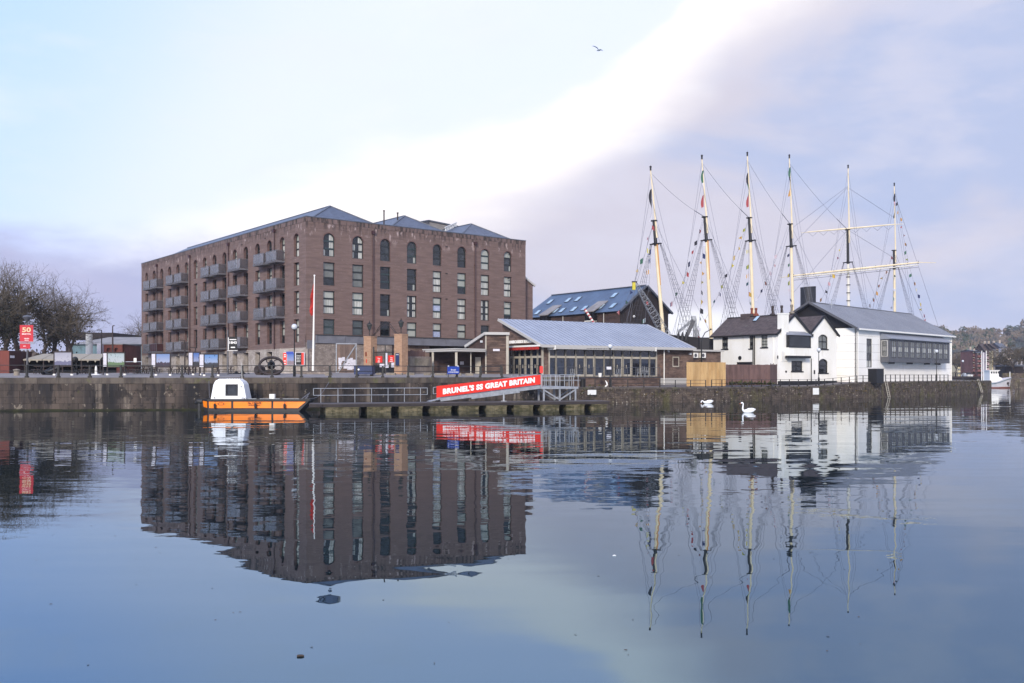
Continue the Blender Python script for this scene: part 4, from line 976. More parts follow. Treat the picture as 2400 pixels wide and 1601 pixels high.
# stone seats / blocks on the quay edge and the blue crate
for i, (x0, x1, y0) in enumerate([(760, 776, 874), (843, 857, 875), (880, 894.5, 874.5), (904, 927, 874), (938, 943, 875), (951, 972, 874), (992, 1010, 874), (1018, 1047, 875), (1052, 1082, 875), (1090, 1110, 876)]):
    D = 96 + i * .35 - (4 if i < 1 else 0); p, q_ = pt(x0, y0, D), pt(x1, y0, D); mb = MB(); j = random.Random(i); zz = max(p.z, 3.28)
    lab = ['mossy stone block at the flagpole end of the row of quay blocks', 'squat stone block just right of the blue crate base', 'squared stone block under the left red gate sign', 'wide yellow stained stone block under the right red gate sign', 'narrow stone block at the foot of the right brick pier', 'stone block under the small cream notice', 'stone block under the right end of the faded board', 'long low stone block by the first canopy post', 'long stone block directly behind the blue sign', 'last stone block before the slatted entrance block'][i]
    mb.hexa([(p.x + j.uniform(0, .05), D, 2.9), (q_.x, D + .05, 2.9), (q_.x, D + .8, 2.9), (p.x, D + .8, 2.9), (p.x + .05, D + .03, zz), (q_.x - .06, D + .04, zz + j.uniform(-.04, .04)), (q_.x - .05, D + .75, zz), (p.x + .04, D + .75, zz + .03)])
    build(mb, 'stone_block', 'concrete', None, lab, 'stone block', 'stone blocks along the quay')
p, q_ = pt(829, 857, 92), pt(873, 877, 92); o = thing('blue_crate', 'dark blue steel crate with a small white spot standing on the quay edge', 'crate', (p.x, 92, 3.0))
mb = MB(); rbox(mb, (p.x + q_.x) / 2, 92.9, 3.15, p.z - .05, q_.x - p.x - .05, 1.5, R(-3)); build(mb, 'body', 'navy', o)
mb = MB(); rbox(mb, (p.x + q_.x) / 2, 92.9, p.z - .05, p.z + .03, q_.x - p.x + .03, 1.58, R(-3)); build(mb, 'lid', 'navy', o)
for sx in (-.7, .7):
    mb = MB(); mb.box((p.x + q_.x) / 2 + sx - .08, (p.x + q_.x) / 2 + sx + .08, 92.3, 93.5, 3.0, 3.16); build(mb, 'foot', 'black_iron', o)
mb = MB(); c = pt(840, 866, 92); mb.tube(V(c.x, 92.13, c.z), V(c.x, 92.1, c.z), .09, n=10); build(mb, 'badge', 'lettering_white', o)
# low wall + plinth carrying the flagpole
mb = MB(); a_, b_ = pt(693, 871, 98), pt(776, 871, 98); mb.box(a_.x, b_.x, 97.6, 98.6, 2.9, 3.5); build(mb, 'low_stone_wall', 'rubble', None, 'low mossy stone wall at the foot of the white flagpole', 'wall')
o = thing('flagpole', 'tall white flagpole with a limp red flag in front of the warehouse', 'flagpole', tuple(pt(734, 868, 98)))
b0, b1 = pt(733.5, 868.5, 98.2), pt(737, 646, 98.2); b0.z = 3.5
mb = MB(); mb.tube(b0, b1, .12, .055, 10); build(mb, 'pole', 'white_paint', o)
mb = MB(); mb.ball(b1, .1); build(mb, 'finial', 'white_paint', o)
mb = MB(); c = b0.lerp(b1, .93); r = random.Random(2); n = 12
for i in range(n):
    f0, f1 = i / n, (i + 1) / n; g = lambda f: (.12 + .35 * math.sin(f * 2.6) ** 2 + .08 * math.sin(f * 9), .1 * math.sin(f * 12))
    a0, a1 = g(f0), g(f1); z0, z1 = c.z - f0 * 3.2, c.z - f1 * 3.2
    for k in range(3):
        k0, k1 = k / 3, (k + 1) / 3; zz = lambda kk, a: a[1] * (1 if kk > .5 else -1) * 2 * kk
        mb.poly([(c.x - .03 - a0[0] * k0, c.y + zz(k0, a0), z0 - k0 * .3), (c.x - .03 - a0[0] * k1, c.y + zz(k1, a0), z0 - k1 * .3), (c.x - .03 - a1[0] * k1, c.y + zz(k1, a1), z1 - k1 * .3), (c.x - .03 - a1[0] * k0, c.y + zz(k0, a1), z1 - k0 * .3)])
build(mb, 'flag', 'flag_red', o)

# ================================================================== white house with twin gables
HG = Fr(35.09, 126, .828, .56); HW = Fr(35.09, 126, -.56, .828, flip=True)
if HW.n[0] > 0: HW.n = (-HW.n[0], -HW.n[1])
ho = thing('white_house', 'white rendered house with twin gables, brown roof and black windows', 'house', (35.09, 126, 1.6))
HE, HP = 8.75, 11.15
w1 = (HG.T(1918), HG.T(1940), HG.Z(1929, 818), HG.Z(1929, 784), .45); w2 = (HG.T(1918.5), HG.T(1940), HG.Z(1929, 874), HG.Z(1929, 841), .45)
w3 = (HG.T(1855), HG.T(1881), HG.Z(1868, 870), HG.Z(1868, 846), 0)
mb = MB(); facade(mb, HG, 0, 12.2, 1.9, HE, [w1, w2, w3], .2); mb.poly([HG.P(0, HE), HG.P(6.32, HE), HG.P(3.16, HP)]); mb.poly([HG.P(6.32, HE), HG.P(12.2, HE), HG.P(9.3, HP)])
hw = [(HW.T(1706), HW.T(1692), HW.Z(1699, 818), HW.Z(1699, 790), 0), (HW.T(1764), HW.T(1756.5), HW.Z(1760, 817), HW.Z(1760, 787), 0), (HW.T(1799), HW.T(1784), HW.Z(1791, 814), HW.Z(1791, 786), 0), (HW.T(1763), HW.T(1726), 2.0, HW.Z(1745, 848.5), 0)]
facade(mb, HW, 0, 11.57, 1.9, HE, hw, .2)
bk = HW.P(11.57, 0); mb.poly([HG.P(12.2, 1.9), HG.P(12.2, HE), V(*HG.P(12.2, HE).xy, HE) + V(-.56 * 8, .828 * 8, 0), V(*HG.P(12.2, 1.9).xy, 1.9) + V(-.56 * 8, .828 * 8, 0)])
mb.poly([(bk.x, bk.y, 1.9), (bk.x, bk.y, HE), (bk.x + .828 * 3.16, bk.y + .56 * 3.16, HP), (bk.x + .828 * 6.32, bk.y + .56 * 6.32, HE), (bk.x + .828 * 6.32, bk.y + .56 * 6.32, 1.9)])
build(mb, 'wall', 'white_render', ho)
mb = MB(); mb.fbox(HG, 0, 12.2, 1.7, 2.3, 0, .05); build(mb, 'plinth', 'trim_black', ho)
def hp_(t, s_, z): p = HG.P(t, z); return V(p.x - .56 * s_, p.y + .828 * s_, z)
def slope(mb, t0_, z0_, t1_, z1_, s0_, s1_, th=.12, mi=0):
    A_ = [hp_(t0_, s0_, z0_), hp_(t1_, s0_, z1_), hp_(t1_, s1_, z1_), hp_(t0_, s1_, z0_)]; mb.hexa([p + V(0, 0, .02) for p in A_] + [p + V(0, 0, th) for p in A_], mi)
hk = (HP - HE) / 3.16
mb = MB(); slope(mb, -.35, HE - hk * .35, 3.16, HP, -.15, 11.9); slope(mb, 6.32, HE, 3.16, HP, -.15, 11.9); build(mb, 'roof', 'tile_brown', ho)
mb = MB(); slope(mb, 6.32, HE, 9.3, HP, -.15, 8); slope(mb, 12.5, HE - .25, 9.3, HP, -.15, 8); build(mb, 'roof', 'tile_brown', ho)
mb = MB()
for t0_, z0_, t1_, z1_ in ((-.4, HE - .3, 3.16, HP + .08), (6.28, HE + .03, 3.16, HP + .08), (6.4, HE + .03, 9.3, HP + .08), (12.55, HE - .3, 9.3, HP + .08)): mb.beam(hp_(t0_, -.22, z0_), hp_(t1_, -.22, z1_), .1, .3)
mb.beam(hp_(-.4, -.1, HE - .28), hp_(-.4, 11.9, HE - .28), .15, .18); mb.beam(hp_(3.16, -.1, HP + .15), hp_(3.16, 11.9, HP + .15), .25, .1)
build(mb, 'bargeboard', 'trim_black', ho)
for h, rws, cls, pm in ((w1, 2, 2, ['glass_blind_grey', 'glass_blind_grey']), (w2, 2, 1, ['glass_dark', 'glass_dark']), (w3, 2, 2, ['glass_dark', 'glass_dark'])): window(HG, h, ho, 'trim_black', pm, .14, rows=rws, cols=cls, fw=.09, sill=True)
for h, pm in ((hw[0], ['glass_blind_grey', 'glass_mid']), (hw[1], ['glass_blind_grey', 'glass_mid', 'glass_blind_grey']), (hw[2], ['glass_curtain', 'glass_curtain'])): window(HW, h, ho, 'trim_black', pm, .14, rows=4, cols=3 if h is not hw[1] else 2, fw=.06, tw=.05, sill=True)
mb = MB(); mb.fbox(HW, hw[3][0], hw[3][1], 2.0, hw[3][3], -.2, -.1); build(mb, 'garage_door', 'trim_black', ho)
# oriel
a, b_ = HG.T(1849, .8), HG.T(1900, .8); zA, zB, zC, zD = HG.Z(1875, 839.5, .8), HG.Z(1875, 834, .8), HG.Z(1875, 815, .8), HG.Z(1875, 786, .8)
mb = MB(); mb.fbox(HG, a, b_, zB, zC, 0, .8, 0); mb.fbox(HG, a - .03, b_ + .03, zA, zB, 0, .85, 1); mb.fbox(HG, a, b_, zC, zC + .12, 0, .88, 1); mb.fbox(HG, a, b_, zD - .15, zD, 0, .85, 1)
for t in (a + .06, b_ - .06): mb.fbox(HG, t - .06, t + .06, zC + .12, zD - .15, 0, .84, 1)
o = build(mb, 'oriel_window', ['white_render', 'trim_black'], ho)
g = MB(); g.fbox(HG, a + .1, b_ - .1, zC + .1, zD - .15, 0, .8); build(g, 'pane', 'glass_dark', o)
g = MB(); g.hexa([HG.P(a - .1, zD, .95), HG.P(b_ + .1, zD, .95), HG.P(b_ + .1, zD, 0), HG.P(a - .1, zD, 0), HG.P(a, zD + .12, .9), HG.P(b_, zD + .12, .9), HG.P(b_ - .3, zD + .55, 0), HG.P(a + .1, zD + .55, 0)]); build(g, 'lead_roof', 'metal_roof_grey', o)
# chimneys
a, b_ = HG.T(1832, .3), HG.T(1848, .3); mb = MB(); mb.hexa([HG.P(a + .3, 4.9, .05), HG.P(b_ + .1, 4.9, .05), HG.P(b_ + .1, 4.9, 0), HG.P(a + .3, 4.9, 0), HG.P(a, 6.2, .35), HG.P(b_, 6.2, .35), HG.P(b_, 6.2, -.4), HG.P(a, 6.2, -.4)]); mb.fbox(HG, a, b_, 6.2, HG.Z(1840, 737, .3), -.4, .35); mb.fbox(HG, a - .06, b_ + .06, HG.Z(1840, 737, .3), HG.Z(1840, 734, .3), -.45, .41)
build(mb, 'chimney_stack', 'white_render', ho)
for (x, y0, y1, s_, m) in ((1762, 737, 722, 8.3, 'rust'), (1772, 737, 722, 8.3, 'rust'), (1811, 737, 717, 4.5, 'old_iron'), (1832, 736, 716, 3.0, 'old_iron'), (1855.5, 733, 714, 1.2, 'concrete')):
    fr = Fr(*hp_(3.16, s_, 0).xy, .828, .56); t = fr.T(x); c = fr.P(t, fr.Z(x, y0) - .3); h_ = fr.Z(x, y1) - c.z
    mb = MB(); mb.lathe(c, [(.42, 0), (.36, .35), (.17, .5), (.15, h_ * .75), (.2, h_ * .8), (.2, h_)], 10); build(mb, 'chimney_pot', m, ho)
mb = MB(); fr = Fr(*hp_(3.16, 8.3, 0).xy, -.56, .828); c = hp_(3.16, 8.2, HP - .2); rbox(mb, c.x, c.y, c.z, c.z + .75, 1.0, 1.5, R(34)); build(mb, 'chimney_base', 'tile_brown', ho)
# roof light, pipes, disc, lamp, plaques
def onroof(px, py):
    n_ = (hp_(0, 1, HE) - hp_(0, 0, HE)).cross(hp_(3.16, 0, HP) - hp_(0, 0, HE)); p_ = hp_(0, 0, HE + .14); dv = V((px - CX) / F, 1, (HY - py) / F); return V(0, 0, CZ) + dv * (n_.dot(p_ - V(0, 0, CZ)) / n_.dot(dv))
q4 = [onroof(1764.5, 753), onroof(1772, 753), onroof(1781, 742.5), onroof(1774, 742.5)]; mb = MB(); cq = sum(q4, V(0, 0, 0)) / 4
mb.hexa([cq + (p - cq) * 1.15 for p in q4] + [cq + (p - cq) * 1.15 + V(0, 0, .08) for p in q4]); o = build(mb, 'skylight', 'trim_black', ho); g = MB(); g.poly([p + V(0, 0, .1) for p in q4]); build(g, 'pane', 'glass_sky', o)
for px, m, r_ in ((1766, 'trim_black', .07), (1769.5, 'trim_black', .07), (1812.5, 'white_paint', .05)):
    t = HW.T(px); mb = MB(); mb.tube(HW.P(t, 2.2, .1), HW.P(t, HE - .25, .1), r_); build(mb, 'downpipe', m, ho)
t = HG.T(1900.5); mb = MB(); mb.tube(HG.P(t, 2.2, .08), HG.P(t, zA, .08), .06); mb.fbox(HG, t - .25, t + .25, HE - .45, HE - .1, .02, .25); build(mb, 'downpipe', 'trim_black', ho)
t, z = HW.at(1734.5, 839); mb = MB(); mb.tube(HW.P(t, z, .0), HW.P(t, z, .08), .28, n=16); build(mb, 'round_vent', 'trim_black', ho)
for px, py, w_, h_ in ((1842, 871, .14, .12), (1908.5, 872, .12, .26), (1822.5, 837, .08, .2)):
    t, z = HG.at(px, py); mb = MB(); mb.fbox(HG, t - w_, t + w_, z - h_, z + h_, 0, .06); build(mb, 'plaque', 'trim_black', ho)

# ================================================================== dockyard museum
MF = Fr(48.4, 134, .69, .723); MG = Fr(48.4, 134, -.723, .69, flip=True)
if MG.n[0] > 0: MG.n = (-MG.n[0], -MG.n[1])
mu = thing('museum', 'large white panelled museum hall with grey pitched roof and projecting glazed bay', 'museum', (48.4, 134, 1.8))
ML, MW, ME, MP = 37.0, 13.5, 9.75, 13.5
tw_ = (MF.T(2031), MF.T(2043.6), MF.Z(2037, 861), MF.Z(2037, 794), 0)
mb = MB(); mb.fbox(MF, 0, tw_[0], 1.8, ME, -.3, -.05); mb.fbox(MF, tw_[1], ML, 1.8, ME, -.3, -.05); mb.fbox(MF, tw_[0], tw_[1], 1.8, tw_[2], -.3, -.05); mb.fbox(MF, tw_[0], tw_[1], tw_[3], ME, -.3, -.05)
mb.fbox(MG, 0, MW, 1.8, ME, -.3, -.05); q = Fr(*MG.P(MW, 0).xy, .69, .723); mb.poly([q.P(0, 1.8), q.P(ML, 1.8), q.P(ML, ME), q.P(0, ME)]); e1 = MF.P(ML, 0); e2 = q.P(ML, 0); mb.poly([(e1.x, e1.y, 1.8), (e2.x, e2.y, 1.8), (e2.x, e2.y, ME), ((e1.x + e2.x) / 2, (e1.y + e2.y) / 2, MP), (e1.x, e1.y, ME)])
build(mb, 'wall', 'metal_grey', mu)
zs = [1.85] + [3.0 + 1.13 * i for i in range(6)] + [ME]
def panel(fr, a, b_, c, d_):
    mb = MB(); mb.fbox(fr, a + .012, b_ - .012, c + .012, d_ - .012, -.05, .0); build(mb, 'wall_panel', 'white_panel', mu)
for c, d_ in zip(zs, zs[1:]):
    for a, b_ in ((0, 3.4), (3.4, 6.8), (6.8, 10.2), (10.2, MW)): panel(MG, a, b_, c, d_)
    xs = [0, tw_[0], tw_[1], 8.0] + [8.0 + 4.83 * i for i in range(1, 7)]
    for a, b_ in zip(xs, xs[1:]):
        if a == tw_[0]:
            if d_ <= tw_[2]: panel(MF, a, b_, c, d_)
            elif c < tw_[2]: panel(MF, a, b_, c, tw_[2])
            elif d_ > tw_[3] and c >= tw_[3]: panel(MF, a, b_, c, d_)
            elif d_ > tw_[3]: panel(MF, a, b_, tw_[3], d_)
        else: panel(MF, a, b_, c, d_)
window(MF, tw_, mu, 'metal_grey', ['glass_curtain', 'glass_mid', 'glass_blind_grey', 'glass_mid'], .12, rows=4, cols=2, fw=.08)
mb = MB(); mb.poly([MG.P(0, ME, -.06), MG.P(MW, ME, -.06), MG.P(MW / 2, MP, -.06)]); build(mb, 'gable_shade', 'trim_black', mu)  # recess drawn flat, its shade put in as a black triangle
def mp(t, s_, z): p = MF.P(t, z); return V(p.x - .723 * s_, p.y + .69 * s_, z)
mk = (MP - ME) / (MW / 2); mb = MB()
for s0_, s1_ in ((-.5, MW / 2), (MW + .5, MW / 2)):
    A_ = [mp(-.9, s0_, ME - mk * .5 + .1), mp(ML + .6, s0_, ME - mk * .5 + .1), mp(ML + .6, s1_, MP + .1), mp(-.9, s1_, MP + .1)]; mb.hexa([p - V(0, 0, .1) for p in A_] + [p + V(0, 0, .08) for p in A_])
ro = build(mb, 'roof', 'metal_roof_grey', mu)
mb = MB()
for i in range(1, 62):
    t = -.9 + (ML + 1.5) * i / 62; mb.beam(mp(t, -.5, ME - mk * .5 + .2), mp(t, MW / 2, MP + .2), .03, .05)
build(mb, 'seams', 'metal_roof_grey', ro, kind='stuff')
mb = MB(); mb.beam(mp(-.95, -.5, ME - mk * .5 + .1), mp(-.95, MW / 2, MP + .12), .12, .3); mb.beam(mp(-.95, MW + .5, ME - mk * .5 + .1), mp(-.95, MW / 2, MP + .12), .12, .3); mb.beam(mp(-.9, MW / 2, MP + .2), mp(ML + .6, MW / 2, MP + .2), .3, .06); build(mb, 'verge', 'metal_grey', mu)
mb = MB(); mb.beam(mp(-.3, -.55, ME - .22), mp(ML + .6, -.55, ME - .22), .18, .22); build(mb, 'gutter', 'white_paint', mu)
for t in (.12, ML - .15):
    mb = MB(); mb.tube(MF.P(t, 2.0, .12), MF.P(t, ME - .3, .12), .07); build(mb, 'downpipe', 'white_paint', mu)
mb = MB(); c = mp(3.2, MW / 2 - 1.5, MP - .8); mb.tube(c, c + V(0, 0, 1.5), .06); mb.box(c.x - .3, c.x + .3, c.y - .05, c.y + .05, c.z + .7, c.z + .78); build(mb, 'roof_vent', 'galvanised', mu)
# projecting bay
b0, b1, bz0, bz1, bd = 8.0, 32.6, 5.0, 8.35, 1.3
mb = MB(); mb.fbox(MF, b0, b1, bz0, bz0 + .65, 0, bd); mb.fbox(MF, b0, b0 + .2, bz0 + .65, bz1, 0, bd); mb.fbox(MF, b1 - .2, b1, bz0 + .65, bz1, 0, bd); mb.fbox(MF, b0 + .2, b1 - .2, bz1 - .15, bz1, 0, bd)
by = build(mb, 'bay', 'metal_grey', mu)
mb = MB(); mb.hexa([MF.P(b0 - .15, bz1, bd + .35), MF.P(b1 + .15, bz1, bd + .35), MF.P(b1 + .15, bz1, 0), MF.P(b0 - .15, bz1, 0), MF.P(b0 - .15, bz1 + .1, bd + .35), MF.P(b1 + .15, bz1 + .1, bd + .35), MF.P(b1 + .15, bz1 + 1.0, 0), MF.P(b0 - .15, bz1 + 1.0, 0)]); build(mb, 'bay_roof', 'metal_roof_grey', mu)
mb = MB(); 
for t in (b0 + 3, b0 + 10, b0 + 17, b1 - 3): mb.fbox(MF, t - .08, t + .08, bz0 - .25, bz0, 0, .9)
build(mb, 'bracket', 'metal_grey', by)
N = 10; c0 = b0 + .9; cw = (b1 - b0 - 1.2) / N
for i in range(N):
    a = c0 - .35 + cw * i; w_ = window(Fr(*MF.P(0, 0, bd).xy, .69, .723), (a + .35, a + cw - .45, bz0 + .68, bz1 - .2, 0), mu, 'metal_grey', ['glass_blind_grey', 'glass_curtain', 'glass_blind_grey'], -.02, rows=3, cols=2, fw=.07, tw=.09)
mb = MB()
for i in range(N + 1): a = c0 - .35 + cw * i; mb.fbox(MF, a - .45 if i else a - .3, a + .35, bz0 + .6, bz1 - .1, bd - .1, bd + .02)
mb.fbox(MF, b0 + .2, b1 - .2, bz0 + .65, bz1 - .15, bd - .2, bd - .15)
build(mb, 'bay_mullions', 'metal_grey', mu)
fr = Fr(*MF.P(b0, 0, bd).xy, -.723 * -1, .69 * -1)     # cheek window
mb = MB(); cf = Fr(*MF.P(b0, 0, 0).xy, .723, -.69)
cf.n = (-.69, -.723); window(cf, (.3, 1.0, bz0 + .9, bz1 - .3, 0), mu, 'metal_grey', ['glass_blind_grey', 'glass_blind', 'glass_blind_grey'], -.03, rows=3, fw=.06)
mb = MB(); mb.fbox(cf, .18, 1.12, bz0 + .8, bz1 - .2, 0, .01); build(mb, 'cheek_panel', 'fascia', mu)
# mast-head sign above museum roof end / electrical box
o = thing('utility_box', 'dark green utility cabinet at the top of the ramp beside the museum', 'cabinet', tuple(pt(2043, 893, 129)))
p, q_ = pt(2043, 894, 129), pt(2076, 894, 129); c = (p + q_) / 2
mb = MB(); rbox(mb, c.x, 130, 2.0, pt(2060, 865, 129).z, 1.75, 1.3, R(38)); build(mb, 'body', 'trim_black', o); mb = MB(); rbox(mb, c.x, 130, pt(2060, 865, 129).z, pt(2060, 864, 129).z, 1.85, 1.4, R(38)); build(mb, 'lid', 'metal_grey', o)
# fences in front of the house
a_, b_ = pt(1609, 879, 113.2), pt(1700.5, 879, 115.5); o, f_ = plank_fence('new_timber_fence', 'tall fresh yellow timber board fence right of the cafe', (a_.x, a_.y), (b_.x, b_.y), 1.75, pt(1650, 849, 114).z, .29, 'fence_new', .01, seed=8)
mb = MB(); 
for t in (.3, 2.3, 4.4): mb.fbox(f_, t, t + .1, 1.7, 4.3, -.2, -.08)
build(mb, 'post', 'fence_new', o)
a_, b_ = pt(1701, 879, 117), pt(1805, 879, 120.5); o, f_ = plank_fence('brown_fence', 'old brown board fence with patchy boards between new fence and white house', (a_.x, a_.y), (b_.x, b_.y), 1.8, pt(1750, 854.5, 118.5).z, .28, 'fence_brown', .02, seed=9)
a_, b_ = pt(1805, 879, 120.5), pt(1821, 879, 125.5); plank_fence('side_gate', 'narrow dark brown gate between brown fence and white house corner', (a_.x, a_.y), (b_.x, b_.y), 1.9, pt(1812, 853, 122).z, .3, 'fence_brown', .12, seed=10)
tufts('verge_weeds', 'weeds', [(pt(1712 + 9 * i, 903, 116.6) * 1.0, 26, .35) for i in range(11)], .55, seed=12, kind='stuff')
# ================================================================== railings along the quay
def railing(name, label, pts, step, h, m='black_iron', pr_=.045, rr_=.022, rails=(1.0, .5), round_=False, first=.0):
    pts = [Vector(p) for p in pts]; o = thing(name, label, 'railing', tuple(pts[0])); d_ = [0]
    for a, b_ in zip(pts, pts[1:]): d_.append(d_[-1] + (b_ - a).length)
    def at_(s_):
        for i in range(len(pts) - 1):
            if s_ <= d_[i + 1] + 1e-6: return pts[i].lerp(pts[i + 1], (s_ - d_[i]) / (d_[i + 1] - d_[i]))
        return pts[-1]
    n = max(1, round((d_[-1] - first) / step)); base = None
    for i in range(n + 1):
        p = at_(first + (d_[-1] - first) * i / n)
        if base is None:
            mb = MB()
            if round_: mb.tube(p, p + V(0, 0, h), pr_, n=6)
            else: mb.box(p.x - pr_, p.x + pr_, p.y - pr_, p.y + pr_, p.z - .02, p.z + h + .02); mb.box(p.x - pr_ * 1.7, p.x + pr_ * 1.7, p.y - pr_ * 1.7, p.y + pr_ * 1.7, p.z - .02, p.z + .12)
            base = build(mb, 'post', m, o); bp_ = p.copy()
        else:
            c = base.copy(); COL.objects.link(c); c.parent = o; c.location = p - bp_
    for f in rails:
        mb = MB()
        for a, b_ in zip(pts, pts[1:]): mb.tube(a + V(0, 0, h * f), b_ + V(0, 0, h * f), rr_, n=5, caps=False)
        build(mb, 'rail', m, o)
    return o
def qline(x0, x1, off_, n=40, lift=0.0):
    out = [V(x0 + (x1 - x0) * i / n, yq(x0 + (x1 - x0) * i / n) + off_, 0) for i in range(n + 1)]
    for p in out: p.z = ztop(p.x) + lift
    return out
railing('quay_railing', 'long black two bar railing on top of the tall harbour wall', qline(-60, -1.0, .45, 60, .02), 2.55, 1.06, pr_=.08, rr_=.03, rails=(1.0, .52))
railing('path_railing', 'thin black railing along the low quay below the cafe deck and new fence', qline(pt(1395, 0, 104).x, 22.6, .5, 14, .02), 2.2, .82)
railing('house_railing', 'black two bar railing curving up in front of the white house', qline(23.4, pt(2041, 0, 129.5).x, .5, 30, .02), 1.75, .86)
railing('museum_railing', 'black railing on the quay in front of the museum bay', qline(pt(2080, 0, 133).x, pt(2226, 0, 148).x, .5, 20, .02), 1.5, .98)
a_, b_ = pt(1128, 879, 100), pt(1262, 879, 103.5); a_.z = b_.z = 2.9
railing('terrace_railing', 'black railing in front of the cafe doors behind the red gangway banner', [a_, b_], 2.4, 1.25, pr_=.07)

# ================================================================== lamp posts
def make_lamp(x, y, z, lab, h=4.75):
    o = thing('street_lamp', lab, 'street lamp', (x, y, z), 'globe lamps along the quay'); c = V(x, y, z)
    mb = MB(); mb.lathe(c, [(.13, 0), (.13, .9), (.1, 1.0), (.055, 1.15), (.045, h - .55), (.1, h - .5), (.13, h - .42), (.05, h - .38)], 8); build(mb, 'post', 'black_iron', o)
    mb = MB(); mb.ball(c + V(0, 0, h - .18), .27, 14); build(mb, 'globe', 'lamp_globe', o, smooth=True)
    mb = MB(); mb.lathe(c + V(0, 0, h + .02), [(.2, -.03), (.1, .06), (.02, .12)], 10); build(mb, 'cap', 'metal_grey', o)
    return o
p = pt(690, 879, 87.5); L0 = make_lamp(p.x, p.y, 2.95, 'white globe street lamp with a small blue street sign beside the iron flywheel')
mb = MB(); mb.box(p.x - .75, p.x - .08, p.y - .03, p.y, 2.95 + 2.05, 2.95 + 2.3); build(mb, 'street_sign', 'sign_blue', L0)
for px, D, z, lab in ((488, 142, 3.35, 'distant globe lamp with cross arms in front of the warehouse balconies'), (1430, 106.2, 1.72, 'globe lamp on the low quay in front of the cafe glazing'), (1919, 122.8, 1.75, 'globe lamp in front of the arched windows of the white house'), (2195, 146.6, 2.17, 'globe lamp in front of the museum bay')):
    p = pt(px, 879, D); c = copy_tree(L0, None, (p.x, p.y, z), lab)
    for ch in [x for x in bpy.data.objects if x.parent == c and x.name.startswith('street_sign')]: bpy.data.objects.remove(ch)
o = [x for x in bpy.data.objects if x.get('label', '').startswith('globe lamp on the low')][0]
WLo = V(*o.location); WL[o.name] = WLo; mb = MB(); mb.box(WLo.x - .4, WLo.x + .12, WLo.y - .08, WLo.y - .05, 1.72 + 2.0, 1.72 + 2.3); build(mb, 'sign_plate', 'paper', o)
# banner post "50"
p = pt(64, 876, 90); o = thing('banner_post', 'tall lamp post with domed top carrying two red 50 banners', 'banner post', (p.x, 90, 3.0))
mb = MB(); mb.tube(V(p.x, 90, 3.0), V(p.x, 90, 8.3), .1, .06, 8); build(mb, 'post', 'metal_grey', o)
c = pt(62, 743, 90); mb = MB(); mb.lathe(V(p.x, 90, c.z), [(.12, -.4), (.4, -.05), (.42, 0), (.3, .12), (.05, .18)], 14); build(mb, 'lamp_head', 'metal_grey', o)
BF = Fr(p.x, 89.85, 1, .0)
s1 = sign(BF, BF.T(46.5), BF.T(78), BF.Z(60, 801), BF.Z(60, 762), 0, 'banner_red', 'banner', o)
s2 = sign(BF, BF.T(47), BF.T(71), BF.Z(60, 817.5), BF.Z(60, 803), 0, 'banner_red', 'banner', o)
text('50', BF.P(BF.T(62.5), BF.Z(60, 773), .025), ub(BF), UP, .82, .46, 'lettering_cream', 'lettering', s1, .003, .03)
text('BRISTOL', BF.P(BF.T(62.5), BF.Z(60, 783), .025), ub(BF), UP, .86, .12, 'lettering_white', 'lettering', s1, .003, .02)
g = MB(); dashes(g, BF, BF.T(57), BF.T(69), BF.Z(60, 794), .06, .022, seed=1); dashes(g, BF, BF.T(58), BF.T(68), BF.Z(60, 798), .06, .022, seed=2); dashes(g, BF, BF.T(55), BF.T(61), BF.Z(60, 812), .06, .022, seed=3); build(g, 'print', 'lettering_white', s1, kind='stuff')
mb = MB()
for y_ in (801.5, 805, 820): z = BF.Z(60, y_); mb.tube(BF.P(BF.T(46), z), BF.P(BF.T(80 if y_ < 810 else 73), z), .04)
build(mb, 'banner_arm', 'galvanised', o)
# black 1843 banner on a post
p = pt(534, 879, 95); o = thing('banner_post', 'post with a black 1843 banner and pale arms in front of the warehouse', 'banner post', (p.x, 95, 3.0))
mb = MB(); mb.tube(V(p.x, 95, 3.0), V(p.x, 95, 7.6), .08, .06, 8); mb.tube(BF.P(0, 0), BF.P(0, .01), .01); build(mb, 'post', 'metal_grey', o)
B2 = Fr(p.x, 94.88, 1, .0); s1 = sign(B2, B2.T(537), B2.T(555.8), B2.Z(545, 820), B2.Z(545, 789.5), 0, 'banner_black', 'banner', o)
text('1843', B2.P(B2.T(546.5), B2.Z(545, 803), .03), ub(B2), UP, .72, .26, 'lettering_white', 'lettering', s1, .003, .03)
g = MB(); g.fbox(B2, B2.T(538), B2.T(554), B2.Z(545, 797), B2.Z(545, 795), .02, .025); g.fbox(B2, B2.T(541), B2.T(551), B2.Z(545, 815.5), B2.Z(545, 813), .02, .025); build(g, 'print', 'lettering_white', s1)
mb = MB(); mb.tube(B2.P(B2.T(533), B2.Z(545, 822)), B2.P(B2.T(557), B2.Z(545, 822)), .035); mb.fbox(B2, B2.T(534.6), B2.T(536.2), B2.Z(545, 820), B2.Z(545, 791), 0, .03); build(mb, 'banner_arm', 'white_paint', o)

